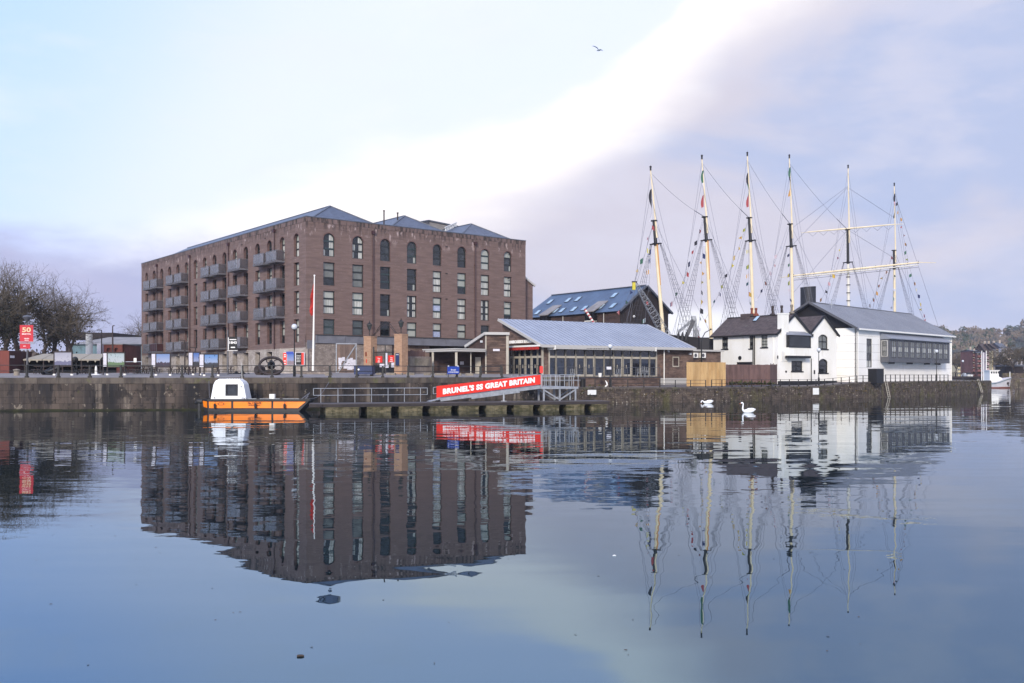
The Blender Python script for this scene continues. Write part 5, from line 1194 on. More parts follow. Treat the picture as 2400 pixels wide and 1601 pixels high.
# ================================================================== open-air exhibition frames
def art(name, sky, land, acc, seed):
    m = bpy.data.materials.new(name); m.use_nodes = True; b = NB(m.node_tree); bs = m.node_tree.nodes['Principled BSDF']; MATS[name] = m
    uvn = b.n('ShaderNodeTexCoord'); sp_ = b.n('ShaderNodeSeparateXYZ'); b.l(uvn.outputs['Generated'], sp_.inputs[0])
    n_ = b.noise(uvn.outputs['Generated'], 3 + seed % 3, 4, .6, .3, (1.5, 1, 1), (seed, 0, seed)).outputs[0]
    hgt = b.math('ADD', sp_.outputs[2], b.math('MULTIPLY', b.math('SUBTRACT', n_, .5), .5))
    c = b.mix(b.step(hgt, .30, .36), srgb(land), b.mix(b.step(sp_.outputs[2], .3, 1), b.mix(.4, srgb(sky), (.8, .8, .85)), srgb(sky)))
    c = b.mix(b.step(n_, .62, .66, 0, .8), c, srgb(acc)); b.l(b.mix(1.0, c, (.62, .60, .60), 'MULTIPLY'), bs.inputs['Base Color']); bs.inputs['Roughness'].default_value = .35
art('art_mist', '#b9bccd', '#77799a', '#a5a7bc', 1); art('art_balloon', '#b8cdd2', '#6a8a5e', '#23303a', 2); art('art_bridge', '#7fa0d8', '#3a2d45', '#b0505a', 3)
art('art_hills', '#3f74c8', '#1c2030', '#26324a', 4); art('art_figures', '#5f9adf', '#2c3242', '#24405a', 5); art('art_poster', '#4d7fd8', '#a3929c', '#c9b6b4', 6)
for i, (x0, x1, y0, y1, D, m, side, lab) in enumerate([(127.5, 166.5, 826, 857, 89, 'art_mist', 0, 'dark framed outdoor print of pale mist over water'), (252, 290.5, 828, 859, 90.5, 'art_balloon', 1, 'dark framed outdoor print of a dark round balloon over green'),
        (366, 397.5, 829.5, 859, 89.5, 'art_bridge', 1, 'dark framed outdoor print of a purple dusk townscape'), (453, 468, 827, 858, 92, 'art_hills', 1, 'dark framed outdoor print of blue sky over black hills, half hidden'), (479, 510, 831, 860, 89, 'art_figures', 1, 'dark framed outdoor print of two dark figures on blue sky')]):
    a_, b_ = pt(x0, y1, D), pt(x1, y0, D); fr = Fr(a_.x, D, 1, .06); L = b_.x - a_.x; zg = gz(a_.x, D)
    o = thing('exhibition_frame', lab, 'display board', (a_.x, D, zg), 'exhibition frames on the quay')
    mb = MB()
    for t in (-.07, L): mb.fbox(fr, t, t + .09, zg, b_.z + .12, -.05, .05)
    mb.fbox(fr, -.07, L + .09, b_.z, b_.z + .12, -.06, .06); mb.fbox(fr, -.07, L + .09, a_.z - .1, a_.z, -.05, .05)
    if side:
        for t in (-.62, ): mb.fbox(fr, t, t + .08, zg, b_.z + .12, -.55, -.45); mb.beam(fr.P(-.58, b_.z + .06, -.5), fr.P(0, b_.z + .06, 0), .08, .1)
    build(mb, 'frame', 'old_iron', o)
    mb = MB(); mb.fbox(fr, .02, L, a_.z, b_.z, -.01, .02); build(mb, 'print', m, o)
    if side: mb = MB(); mb.hexa([fr.P(-.54, a_.z, -.4), fr.P(-.06, a_.z, -.0), fr.P(-.06, a_.z, -.02), fr.P(-.54, a_.z, -.42), fr.P(-.54, b_.z, -.4), fr.P(-.06, b_.z, -.0), fr.P(-.06, b_.z, -.02), fr.P(-.54, b_.z, -.42)]); build(mb, 'side_panel', 'paper', o)
    mb = MB()
    for t in (-.1, L - .05): mb.fbox(fr, t, t + .2, zg - .02, zg + .14, -.12, .12)
    build(mb, 'foot', 'white_paint', o)
# poster board by the flywheel
D = 101; a_, b_ = pt(663.5, 856, D), pt(714.5, 826, D); fr = Fr(a_.x, D, 1, -.06); L = b_.x - a_.x; o = thing('poster_board', 'wide wall poster board with red strips, blue picture and black text panel', 'poster board', (a_.x, D, 3.9))
mb = MB(); mb.fbox(fr, 0, L, a_.z, b_.z, -.1, 0); build(mb, 'backing', 'paper', o)
for f0, f1, m in ((.0, .17, 'sign_red'), (.19, .50, 'art_poster'), (.60, .86, 'banner_black'), (.86, .97, 'sign_red')):
    mb = MB(); mb.fbox(fr, L * f0, L * f1, a_.z + .04, b_.z - .04, .0, .015); build(mb, 'poster', m, o)
g = MB()
for k in range(5): dashes(g, fr, L * .63, L * .82, a_.z + .35 + k * .16, .05, .016, seed=k)
for z in (.15, .4, .85, 1.05): g.fbox(fr, L * .04, L * .13, a_.z + z, a_.z + z + .09, .015, .02)
build(g, 'print', 'lettering_white', o, kind='stuff')
# wall that carries it
mb = MB(); a_, b_ = pt(657, 879, 101.6), pt(722, 879, 101.4); mb.box(a_.x, b_.x, 101.2, 102, 2.9, 5.9); build(mb, 'boundary_wall', 'rubble_pale', None, 'pale rubble boundary wall behind the poster board', 'wall')

# ================================================================== iron flywheel on display
c = pt(636, 858, 93.5); o = thing('iron_flywheel', 'large rusty iron flywheel with curved spokes leaning on the quay', 'flywheel', (c.x, c.y, 2.95))
M3 = Matrix.Rotation(R(12), 3, 'Z') @ Matrix.Rotation(R(-42), 3, 'X') @ Matrix.Rotation(R(10), 3, 'Y')
mp_ = lambda x, y, z: c + M3 @ V(x, z, y)
def wheelring(mb, r0, r1, h_, n=36, dz=0):
    for i in range(n):
        a, b_ = 2 * math.pi * i / n, 2 * math.pi * (i + 1) / n; q = lambda r, t, z: mp_(r * math.cos(t), r * math.sin(t), z + dz)
        mb.hexa([q(r0, a, -h_), q(r1, a, -h_), q(r1, b_, -h_), q(r0, b_, -h_), q(r0, a, h_), q(r1, a, h_), q(r1, b_, h_), q(r0, b_, h_)])
mb = MB(); wheelring(mb, 1.06, 1.25, .10); build(mb, 'rim', 'old_iron', o)
mb = MB(); wheelring(mb, .02, .36, .22, 18, -.1); wheelring(mb, .02, .16, .5, 12, -.2); build(mb, 'hub', 'black_iron', o)
for k in range(6):
    a0 = k * math.pi / 3; pts = [mp_((.3 + .78 * f) * math.cos(a0 + .35 * math.sin(f * 3.1)), (.3 + .78 * f) * math.sin(a0 + .35 * math.sin(f * 3.1)), 0) for f in [i / 5 for i in range(6)]]
    mb = MB(); mb.sweep(pts, .05, 6); build(mb, 'spoke', 'old_iron', o)
mb = MB(); mb.box(c.x - .8, c.x + .6, c.y + .5, c.y + 1.2, 2.95, 3.6); build(mb, 'cradle', 'old_iron', o)
q = pt(606, 868, 94); mb = MB(); mb.tube(V(q.x, 93.8, 3.55), V(q.x + .2, 94.3, 3.6), .5, n=20); mb.tube(V(q.x, 93.6, 3.55), V(q.x, 93.8, 3.55), .15, n=10); build(mb, 'iron_drum', 'old_iron', None, 'small rusty iron drum leaning left of the big flywheel', 'iron drum')
# rope and tarpaulin heap
r = random.Random(9); p = pt(557, 875, 97); mb = MB(); N = 14
for i in range(N):
    for j in range(5):
        f = lambda i, j: V(p.x - 1.6 + 3.2 * i / N, 97 + j * .25, 2.98 + max(0, .42 * math.sin(math.pi * i / N) * math.sin(math.pi * j / 5) * (1 + .4 * math.sin(i * 2.1 + j))))
        mb.poly([f(i, j), f(i + 1, j), f(i + 1, j + 1), f(i, j + 1)])
build(mb, 'tarpaulin_heap', 'tent_dark', None, 'low black tarpaulin heap on the quay by the warehouse base', 'tarpaulin')

# ================================================================== left end of the quay
a_, b_ = pt(-60, 822, 98), pt(21.5, 822, 98); o = thing('red_container', 'rust red steel cabin with a darker end and small white sign at the left edge', 'container', (a_.x, 98, 3.1))
c_ = pt(52, 822, 100)
mb = MB(); mb.hexa([(a_.x, 98, 3.1), (b_.x, 98, 3.1), (b_.x, 101, 3.1), (a_.x, 101, 3.1), (a_.x, 98, a_.z), (b_.x, 98, a_.z), (b_.x, 101, a_.z), (a_.x, 101, a_.z)]); build(mb, 'body', 'container_red', o)
mb = MB(); mb.hexa([(b_.x, 98, 3.1), (c_.x, 100, 3.1), (c_.x - .5, 103, 3.1), (b_.x, 101, 3.1), (b_.x, 98, a_.z), (c_.x, 100, a_.z), (c_.x - .5, 103, a_.z), (b_.x, 101, a_.z)]); build(mb, 'dark_end', 'container_dark', o)  # second face of the same cabin, in a darker red
fr = Fr(b_.x, 98, c_.x - b_.x, 2); sign(fr, fr.T(24, .02), fr.T(34, .02), fr.Z(29, 839, .02), fr.Z(29, 833.5, .02), .01, 'paper', 'small_sign', o)
# open sided marquee with scalloped edge
D = 99.5; a_, b_ = pt(54, 843, D), pt(236, 843, D); zr, ze = pt(54, 828, D).z, pt(54, 842, D).z; o = thing('market_marquee', 'long low beige canvas marquee with open dark sides', 'marquee', (a_.x, D, 3.1))
mb = MB(); nb = 4; L = b_.x - a_.x
for i in range(nb):
    x0, x1 = a_.x + L * i / nb, a_.x + L * (i + 1) / nb - .06
    mb.poly([(x0, D, ze), (x1, D, ze), (x1 - (.5 if i == nb - 1 else 0), D + 2.4, zr), (x0 + (.9 if i == 0 else 0), D + 2.4, zr)]); mb.poly([(x0, D + 5, ze), (x1, D + 5, ze), (x1, D + 2.4, zr), (x0, D + 2.4, zr)])
    mb.poly([(x0, D, ze), (x1, D, ze), (x1, D - .02, ze - .14), (x0, D - .02, ze - .14)])
    for k in range(2):
        cx_ = x0 + (x1 - x0) * (.35 + .4 * k); mb.poly([(cx_ - .14, D - .03, ze - .12), (cx_ + .14, D - .03, ze - .12), (cx_, D - .03, ze - .36)])
build(mb, 'canopy', 'canvas', o)
mb = MB()
for i in range(nb + 1): x = a_.x + .1 + (L - .2) * i / nb; mb.box(x - .05, x + .05, D + .1, D + .2, 3.1, ze)
build(mb, 'pole', 'old_iron', o)
mb = MB(); mb.box(a_.x + .3, b_.x - .3, D + 4.6, D + 4.7, 3.1, ze); mb.box(a_.x + .3, a_.x + .35, D + .5, D + 4.7, 3.1, ze); build(mb, 'shade_sheet', 'tent_dark', o)  # near-black sheets stand in for the shade under the canopy
# anchor on display
p = pt(145, 873, 91); o = thing('ship_anchor', 'big black ship anchor lying on the quay behind the first print', 'anchor', (p.x, 91, 3.0)); mb = MB(); zz = 3.02
a0 = pt(112, 874, 91); a1 = pt(176, 842, 92); a0.z = zz + .35; a1.z = pt(176, 843, 92).z
mb.sweep([a0, a0.lerp(a1, .5), a1], [.16, .12, .1], 8); build(mb, 'shank', 'black_iron', o)
mb = MB(); mb.sweep([a0 + V(-.1, -1.0, .5), a0 + V(-.35, -.6, .1), a0 + V(-.4, 0, -.1), a0 + V(-.35, .6, .1), a0 + V(-.1, 1.0, .5)], [.06, .15, .2, .15, .06], 8)
mb.sweep([a0 + V(.6, 0, -.1), a0 + V(0, 0, -.22), a0 + V(-.45, 0, -.1)], [(.3, .08), (.25, .16), (.2, .12)], 8); build(mb, 'arms', 'black_iron', o)
mb = MB(); mb.ball(a1, .3, 10); build(mb, 'ring', 'black_iron', o)
mb = MB(); mb.sweep([a1 + V(-.3, 0, -.6), a1 + V(.25, .1, -1.4), a1 + V(.5, .2, -1.45 + .3)], [.06, .08, .05], 6); mb.tube(V(a1.x + .2, 92, 3.05), a1 + V(.1, 0, -.3), .06); build(mb, 'stock', 'black_iron', o)
# bollard, bins, tables
p = pt(39, 870, 88); mb = MB(); mb.lathe(V(p.x, 88, 2.95), [(.26, 0), (.24, .45), (.22, .5), (.3, .6), (.3, .66), (.01, .72)], 12); o = build(mb, 'iron_bollard', 'concrete', None, 'squat stone mooring bollard with white cap near the red cabin', 'bollard')
p = pt(225, 870, 92); mb = MB(); mb.lathe(V(p.x, 92, 3.05), [(.5, 0), (.45, .1), (.12, .15), (.1, .75), (.03, .95)], 12); build(mb, 'parasol_stand', 'white_paint', None, 'white conical parasol base left of the balloon print', 'parasol base')
def picnic(px, D, lab, s_=1.0):
    p = pt(px, 879, D); z = gz(p.x, D); o = thing('picnic_table', lab, 'table', (p.x, D, z), 'dark outdoor tables on the quay'); mb = MB()
    mb.box(p.x - .9, p.x + .9, D - .4, D + .4, z + .72, z + .78); build(mb, 'table_top', 'old_iron', o)
    for dx_ in (-.7, .7): mb = MB(); mb.beam(V(p.x + dx_, D - .4, z), V(p.x + dx_, D + .3, z + .72), .06, .06); mb.beam(V(p.x + dx_, D + .4, z), V(p.x + dx_, D - .3, z + .72), .06, .06); build(mb, 'leg', 'old_iron', o)
    for dy_ in (-.75, .75): mb = MB(); mb.box(p.x - .9, p.x + .9, D + dy_ - .13, D + dy_ + .13, z + .42, z + .47); mb.beam(V(p.x - .7, D + dy_, z), V(p.x - .7, D + dy_, z + .42), .06, .06); mb.beam(V(p.x + .7, D + dy_, z), V(p.x + .7, D + dy_, z + .42), .06, .06); build(mb, 'bench', 'old_iron', o)
for px, D, lab in ((105, 94, 'dark table under the left part of the marquee'), (213, 96, 'dark table between mist print and balloon print'), (310, 98, 'dark table just right of the balloon print'), (335, 97, 'dark table midway between balloon and dusk prints'), (352, 99, 'dark table against the left corner of the warehouse'), (418, 96, 'dark table just right of the dusk townscape print'), (436, 98, 'dark table left of the half hidden hills print'), (525, 98, 'dark table right of the two figures print')): picnic(px, D, lab)
p = pt(310, 852, 100); o = thing('white_post_sign', 'low rail with a small white sign left of the warehouse corner', 'sign', (p.x, 100, 3.2)); mb = MB(); a_, b_ = pt(292, 848, 100), pt(332, 848, 100)
mb.tube(a_, b_, .04); mb.tube(V(a_.x, 100, 3.2), a_, .04); mb.tube(V(b_.x, 100, 3.2), b_, .04); build(mb, 'rail', 'galvanised', o); mb = MB(); c = pt(317, 847, 99.9); mb.box(c.x - .15, c.x + .15, 99.85, 99.9, c.z - .1, c.z + .35); build(mb, 'plate', 'white_paint', o)
o = thing('cafe_umbrella', 'closed dark parasol standing behind the prints at the left', 'parasol', tuple(pt(455, 876, 100))); p = pt(457, 876, 100); p.z = 3.1; mb = MB(); mb.tube(p, p + V(0, 0, 2.5), .03); build(mb, 'pole', 'old_iron', o); mb = MB(); mb.lathe(p, [(.12, 1.0), (.16, 1.3), (.05, 2.45), (.01, 2.55)], 8); build(mb, 'cover', 'tent_dark', o)
# blue quay sign
p0_, p1_ = pt(1051, 877, 94.2), pt(1076, 859, 94.2); o = thing('blue_sign', 'blue ship attraction sign fixed to the quay railing', 'sign', (p0_.x, 94.2, 2.9)); fr = Fr(p0_.x, 92.6, 1, .5)
a, b_ = 0, fr.T(1076); z0_, z1_ = fr.Z(1060, 877), fr.Z(1060, 859)
mb = MB(); mb.fbox(fr, a, b_, z0_, z1_, 0, .04); build(mb, 'panel', 'sign_blue', o); text("Brunel's\nss Great Britain", fr.P(b_ / 2, (z0_ + z1_) / 2 - .05, .05), ub(fr), UP, b_ * .85, .36, 'lettering_white', 'lettering', o, .004, .01)
mb = MB()
for t in (a + .12, b_ - .12): mb.tube(fr.P(t, 2.88, -.06), fr.P(t, z1_ + .03, -.06), .04)
build(mb, 'post', 'black_iron', o)
mb = MB()
for t in (a + .12, b_ - .12): mb.ball(fr.P(t, z1_ + .02, 0), .08, 8)
build(mb, 'sign_lamp', 'lamp_globe', o)

# ================================================================== pontoon, gangway, landing
PN = Fr(-15.5, 78.2, .938, .347); pn = thing('pontoon', 'long low floating pontoon with dark deck on pale mossy concrete floats', 'pontoon', (-15.5, 78.2, 0))
PLn = PN.T(1428); DZ = .74; PW = 3.1
mb = MB(); base = [PN.P(0, 0, 0), PN.P(PLn, 0, 0), PN.P(PLn, 0, -PW), PN.P(-.6, 0, -PW), PN.P(-.9, 0, -1.2)]
mb.prism([V(p.x, p.y, DZ - .06) for p in base], [V(p.x, p.y, DZ) for p in base]); build(mb, 'deck', 'deck', pn)
mb = MB(); mb.fbox(PN, 0, PLn, .45, DZ - .06, -.12, -.0); mb.fbox(PN, 0, PLn, .45, DZ - .06, -PW, -PW + .1); mb.beam(PN.P(0, .57, -.05), PN.P(-.9, .57, -1.2), .1, .24); mb.beam(PN.P(-.9, .57, -1.2), PN.P(-.6, .57, -PW), .1, .24); build(mb, 'side_beam', 'deck_side', pn)
gc = [851.6, 926.5, 1000, 1067.6, 1132, 1197.5, 1259, 1320, 1379]; gts = [PN.T(x) for x in gc]
xs = [.25] + [g + s_ * .36 for g in gts for s_ in (-1, 1)] + [PLn - .2]
for i in range(0, len(xs), 2):
    mb = MB(); a, b_ = xs[i], xs[i + 1]; k = 5
    for j in range(k): mb.fbox(PN, a + (b_ - a) * j / k + .01, a + (b_ - a) * (j + 1) / k - .01, -.35, .44, -PW + .1, -.1 + .015 * ((j * 7) % 3))
    mb.fbox(PN, a - .03, b_ + .03, .33, .45, -PW + .1, -.04); build(mb, 'float', 'concrete_float', pn)
PRb = [PN.P(PN.T(752, -PW + .3) + .0, DZ, -PW + .3), PN.P(PN.T(985.5, -PW + .3), DZ, -PW + .3)]
railing('pontoon_railing', 'galvanised two bar railing along the back of the pontoon', PRb, 1.55, 1.22, 'galvanised', .03, .028, (1.0, .52), True)
o = bpy.data.objects['pontoon_railing']; mb = MB(); p = PRb[0]
for e_, sg in ((PRb[0], -1), (PRb[1], 1)):
    q = e_ + V(PN.u[0], PN.u[1], 0) * sg * .62; mb.tube(e_ + V(0, 0, 1.22), q + V(0, 0, 1.22), .028); mb.tube(e_ + V(0, 0, .64), q + V(0, 0, .64), .028); mb.tube(q + V(0, 0, .64), q + V(0, 0, 1.22), .028)
build(mb, 'end_loop', 'galvanised', o)
# gangway
gd = 1.9
G0, G1 = PN.P(PN.T(1008, -gd), .80, -gd), PN.P(PN.T(1268, -gd), 2.02, -gd); GWd = V(-PN.n[0], -PN.n[1], 0) * 1.15
gw = thing('gangway', 'sloping galvanised gangway ramp from pontoon up to the landing', 'gangway', tuple(G0))
mb = MB(); F0 = G0.lerp(G1, .09); 
for off_ in (V(0, 0, 0), GWd): mb.beam(F0 + off_ + V(0, 0, .02), G1 + off_ + V(0, 0, .0), .08, .3)
mb.hexa([F0 + V(0, 0, .05), G1 + V(0, 0, .05), G1 + GWd + V(0, 0, .05), F0 + GWd + V(0, 0, .05), F0 + V(0, 0, .1), G1 + V(0, 0, .1), G1 + GWd + V(0, 0, .1), F0 + GWd + V(0, 0, .1)])
mb.hexa([G0 + V(0, 0, -.04), F0 + V(0, 0, .05), F0 + GWd + V(0, 0, .05), G0 + GWd + V(0, 0, -.04), G0, F0 + V(0, 0, .1), F0 + GWd + V(0, 0, .1), G0 + GWd])
mb.beam(F0.lerp(G1, .3) + V(0, 0, -.2), F0.lerp(G1, .78) + V(0, 0, -.2), .1, .14); build(mb, 'ramp', 'galvanised', gw)
mb = MB(); f = F0.lerp(G1, .62); mb.tube(V(f.x, f.y, DZ), f + V(0, 0, -.1), .09); mb.box(f.x - .25, f.x + .25, f.y - .15, f.y + .15, DZ, DZ + .05); build(mb, 'prop', 'galvanised', gw)
for off_ in (V(0, 0, 0), GWd):
    mb = MB(); S0 = F0 + off_ - (G1 - F0) * .035; 
    for z in (1.12, .55): mb.tube(S0 + V(0, 0, z), G1 + off_ + V(0, 0, z), .028)
    mb.tube(S0 + V(0, 0, .55), S0 + V(0, 0, 1.12), .028)
    for i in range(11): q = (F0 + off_).lerp(G1 + off_, i / 10); mb.tube(q, q + V(0, 0, 1.12), .025, n=5)
    build(mb, 'handrail', 'galvanised', gw)
gx = (G1 - F0).normalized(); nn = V(PN.n[0], PN.n[1], 0); upv = nn.cross(gx) * -1
if upv.z < 0: upv = -upv
s0_ = F0.lerp(G1, .0) + nn * .07; t0_ = (PN.T(1022.5, -gd) - PN.T(1008, -gd)); base_ = G0 + gx * 0
ga = lambda px, z: G0.lerp(G1, (PN.T(px, -gd) - PN.T(1008, -gd)) / (PN.T(1268, -gd) - PN.T(1008, -gd))) + nn * .07 + V(0, 0, z)
A_, B_ = ga(1022.5, .26), ga(1266, .24); bz = 1.0; bz2 = .88
mb = MB(); mb.hexa([A_ + nn * .03, B_ + nn * .03, B_, A_, A_ + nn * .03 + V(0, 0, bz), B_ + nn * .03 + V(0, 0, bz2), B_ + V(0, 0, bz2), A_ + V(0, 0, bz)])
o = build(mb, 'gangway_banner', 'sign_red', None, "long red banner lettered BRUNEL'S SS GREAT BRITAIN on the gangway side", 'banner')
text("BRUNEL'S SS GREAT BRITAIN", (A_ + B_) / 2 + nn * .045 + V(0, 0, bz2 / 2 + .03) - gx * .0, gx, UP, (B_ - A_).length * .885, .52, 'lettering_white', 'lettering', o, .004, .06, 1.08)
# landing stage
la = PN.off(PN.T(1268, -gd), -gd + .15); LW = PN.T(1354, -gd) - PN.T(1268, -gd); ls = thing('landing_stage', 'galvanised landing platform on braced legs at the gangway head', 'landing stage', tuple(la.P(0, DZ)))
mb = MB(); mb.fbox(la, 0, LW, 1.82, 2.02, -1.5, 0); mb.fbox(la, LW - 1.6, LW, 1.86, 2.02, -14, -1.5); build(mb, 'platform', 'galvanised', ls)
for t in (.25, LW / 2, LW - .25):
    for d_ in (-.12, -1.35): mb = MB(); mb.fbox(la, t - .07, t + .07, DZ - .6 if d_ > -1 else -1, 1.82, d_ - .07, d_ + .07); build(mb, 'leg', 'galvanised', ls)
mb = MB()
for d_ in (-.12, -1.35): mb.beam(la.P(.25, 1.75, d_), la.P(LW / 2 - .1, DZ + .15, d_), .07, .12); mb.beam(la.P(LW - .25, 1.75, d_), la.P(LW / 2 + .1, DZ + .15, d_), .07, .12)
build(mb, 'brace', 'galvanised', ls)
mb = MB()
for d_ in (-.05, ):
    for z in (2.02 + 1.1, 2.02 + .6): mb.tube(la.P(0, z, d_), la.P(LW + .25, z, d_), .028)
    for i in range(9): t = LW * i / 8; mb.tube(la.P(t, 2.02, d_), la.P(t, 3.12, d_), .028, n=5)
for t in (LW - 1.6, LW):
    for z in (3.1, 2.6): mb.tube(la.P(t, z, -1.5), la.P(t, z, -13.5), .025)
    for i in range(8): mb.tube(la.P(t, 2.02, -1.5 - i * 1.7), la.P(t, 3.1, -1.5 - i * 1.7), .025, n=5)
for z in (3.12, 2.6): mb.tube(la.P(LW, z, -.05), la.P(LW, z, -1.5), .025)
build(mb, 'handrail', 'galvanised', ls)
p = la.P(.05, 2.02, -.2); o = thing('lifebuoy_post', 'bright red lifebuoy housing on a red post at the gangway head', 'lifebuoy post', tuple(p))
mb = MB(); mb.box(p.x - .06, p.x + .06, p.y - .06, p.y + .06, 2.02, 3.1); build(mb, 'post', 'red_paint', o); z = pt(0, 872, p.y).z
mb = MB(); mb.prism([V(p.x + a_ * .17, p.y - .12, z + b_ * .33 + .22) for a_, b_ in ((-.9, -.8), (-.5, -1), (.5, -1), (.9, -.8), (.9, .8), (.6, 1), (-.6, 1), (-.9, .8))], [V(p.x + a_ * .17, p.y + .1, z + b_ * .33 + .22) for a_, b_ in ((-.9, -.8), (-.5, -1), (.5, -1), (.9, -.8), (.9, .8), (.6, 1), (-.6, 1), (-.9, .8))]); build(mb, 'housing', 'red_paint', o)
# notices, bin, ladders on the quay wall
def wallboard(px0, px1, y0, y1, name, label, cat):
    x = pt(px0, 879, 104).x
    for _ in range(20): x = (px0 - CX) / F * (yq(x) - .12)
    fr = Fr(x, yq(x) - .12, 9, 6); mb = MB(); mb.fbox(fr, 0, fr.T(px1), fr.Z(px0, y1), fr.Z(px0, y0), 0, .04); return build(mb, name, 'white_paint', None, label, cat), fr
wallboard(1377, 1397, 914, 925.5, 'blank_notice', 'white rectangular board on the rubble wall just right of the pontoon end', 'board')
o, fr = wallboard(1905, 1919, 909.5, 925, 'mooring_notice', 'white notice with faint red print on the rubble wall below the white house', 'notice')
p = pt(1366, 888, 106); mb = MB(); mb.lathe(V(p.x, 106, 1.72), [(.3, 0), (.32, .9), (.25, 1.0), (.05, 1.05)], 12); build(mb, 'litter_bin', 'black_iron', None, 'round black litter bin at the left end of the cafe deck', 'litter bin')
p = pt(1323, 886, 100); mb = MB(); mb.box(p.x - .25, p.x + .25, 104.5, 104.9, 2.6, 3.2); build(mb, 'planter', 'black_iron', None, 'small black box on the deck edge behind the landing stage', 'box')
p = pt(1421, 897, 105); mb = MB(); mb.sweep([V(p.x - .15, 105, 1.8), V(p.x + .1, 104.9, 2.0), V(p.x + .05, 105, 2.25), V(p.x - .1, 105, 2.5)], [.1, .09, .08, .03], 7); build(mb, 'white_ornament', 'white_paint', None, 'small curved white object in front of the deck boards', 'ornament')
p = pt(1406, 880, 108); mb = MB(); mb.lathe(V(p.x, 107.8, 2.87), [(.16, 0), (.22, .45), (.2, .45), (.01, .4)], 10); build(mb, 'white_pot', 'white_paint', None, 'white flower pot on the cafe deck below the glazing', 'flower pot')
def ladder(px0, y0, px1, y1, lab, rungs=9, grp='timber ladders on the quay wall'):
    x = pt(px0, 879, 130).x
    for _ in range(25): x = (px0 - CX) / F * (yq(x) - .15)
    D = yq(x) - .15; a, b_ = pt(px0, y0, D), pt(px1, y1, D - .25); o = thing('wall_ladder', lab, 'ladder', tuple(b_), grp); w_ = V(.2, .14, 0)
    for s_ in (-1, 1): mb = MB(); mb.beam(a + w_ * s_, b_ + w_ * s_, .06, .06); build(mb, 'stile', 'cream_frame', o)
    for i in range(rungs): mb = MB(); q = a.lerp(b_, (i + .5) / rungs); mb.beam(q - w_, q + w_, .04, .04); build(mb, 'rung', 'cream_frame', o)
ladder(2076, 892, 2084, 931, 'pale timber ladder leaning on the quay wall below the utility box')
ladder(2292, 888, 2302, 920, 'narrow pale ladder leaning near the far corner of the quay wall')
ladder(1400, 903, 1398, 938, 'dark stained low ladder beside the white board', 7) if False else None

# ================================================================== orange workboat
BX = lambda px: (px - 1200) / 27.5; BZ = lambda py: 3.1 - (py - 879) / 27.5; BY = 81.3
bt = thing('orange_workboat', 'flat orange workboat with white wheelhouse and black rubbing bands moored at the wall', 'boat', (BX(470), BY, 0)); BW = 2.5
x0, xb, xt = BX(487), BX(697), BX(724); zg = BZ(936); zb_ = BZ(961) - .1
mb = MB(); A_ = [(x0, BY), (x0 - .62, BY + .65), (x0 - .62, BY + BW - .3), (x0, BY + BW)]
bot = [(x0, BY + .06), (xb, BY + .06), (xb, BY + BW - .06), (x0, BY + BW - .06), (x0 - .5, BY + BW - .4), (x0 - .5, BY + .7)]
topp = [(x0, BY), (xt, BY + .12), (xt, BY + BW - .12), (x0, BY + BW), (x0 - .6, BY + BW - .35), (x0 - .6, BY + .68)]
mb.prism([V(a, b_, zb_ - .15) for a, b_ in bot], [V(a, b_, zg - .12) for a, b_ in topp]); build(mb, 'hull', 'boat_black', bt)
mb = MB()
for (a, b_) in zip(topp, topp[1:] + topp[:1]): mb.beam(V(a[0], a[1], zg - .06), V(b_[0], b_[1], zg - .06), .16, .17)
build(mb, 'gunwale', 'boat_black', bt)
sf = lambda x, z: V(x, BY + .06 - (z - zb_) * .055 - .012 + (.12 * max(0, (x - x0) / (xt - x0)) * (z - zb_) / (zg - zb_)), z)
for (a0_, a1_, c0_, c1_) in ((490, 542, 490.5, 542), (547.3, 636, 547.3, 636), (640.8, 716.5, 640.8, 698.5)):
    mb = MB(); z0_, z1_ = BZ(956.5), BZ(941.5); P4 = [sf(BX(c0_), z0_), sf(BX(c1_), z0_), sf(BX(a1_), z1_), sf(BX(a0_), z1_)]
    mb.hexa([p + V(0, -.03, 0) for p in P4] + P4); build(mb, 'orange_panel', 'orange', bt)
mb = MB(); P4 = [V(x0 - .04, BY + .02, BZ(956)), V(x0 - .50, BY + .60, BZ(954)), V(x0 - .58, BY + .64, BZ(940)), V(x0 - .04, BY - .02, BZ(941))]; mb.hexa([p + V(-.03, -.03, 0) for p in P4] + P4); build(mb, 'orange_panel', 'orange', bt)
text('No. 7 BOATS', V(BX(597.5), BY - .08, BZ(944.5)), V(1, 0, 0), UP, 1.12, .17, 'lettering_dark', 'lettering', bt, .006, .02)
g = MB(); frb = Fr(BX(582), BY - .03, 1, .0); dashes(g, frb, 0, 1.05, BZ(950.2), .05, .03, seed=8)
for k in range(16):
    a = math.pi * 2 * k / 16; cxx, czz = BX(518.5), BZ(946.5); g.box(cxx + .26 * math.cos(a) - .04, cxx + .26 * math.cos(a) + .04, BY - .065, BY - .06, czz + .11 * math.sin(a) - .012, czz + .11 * math.sin(a) + .012)
build(g, 'print', 'lettering_dark', bt, kind='stuff')
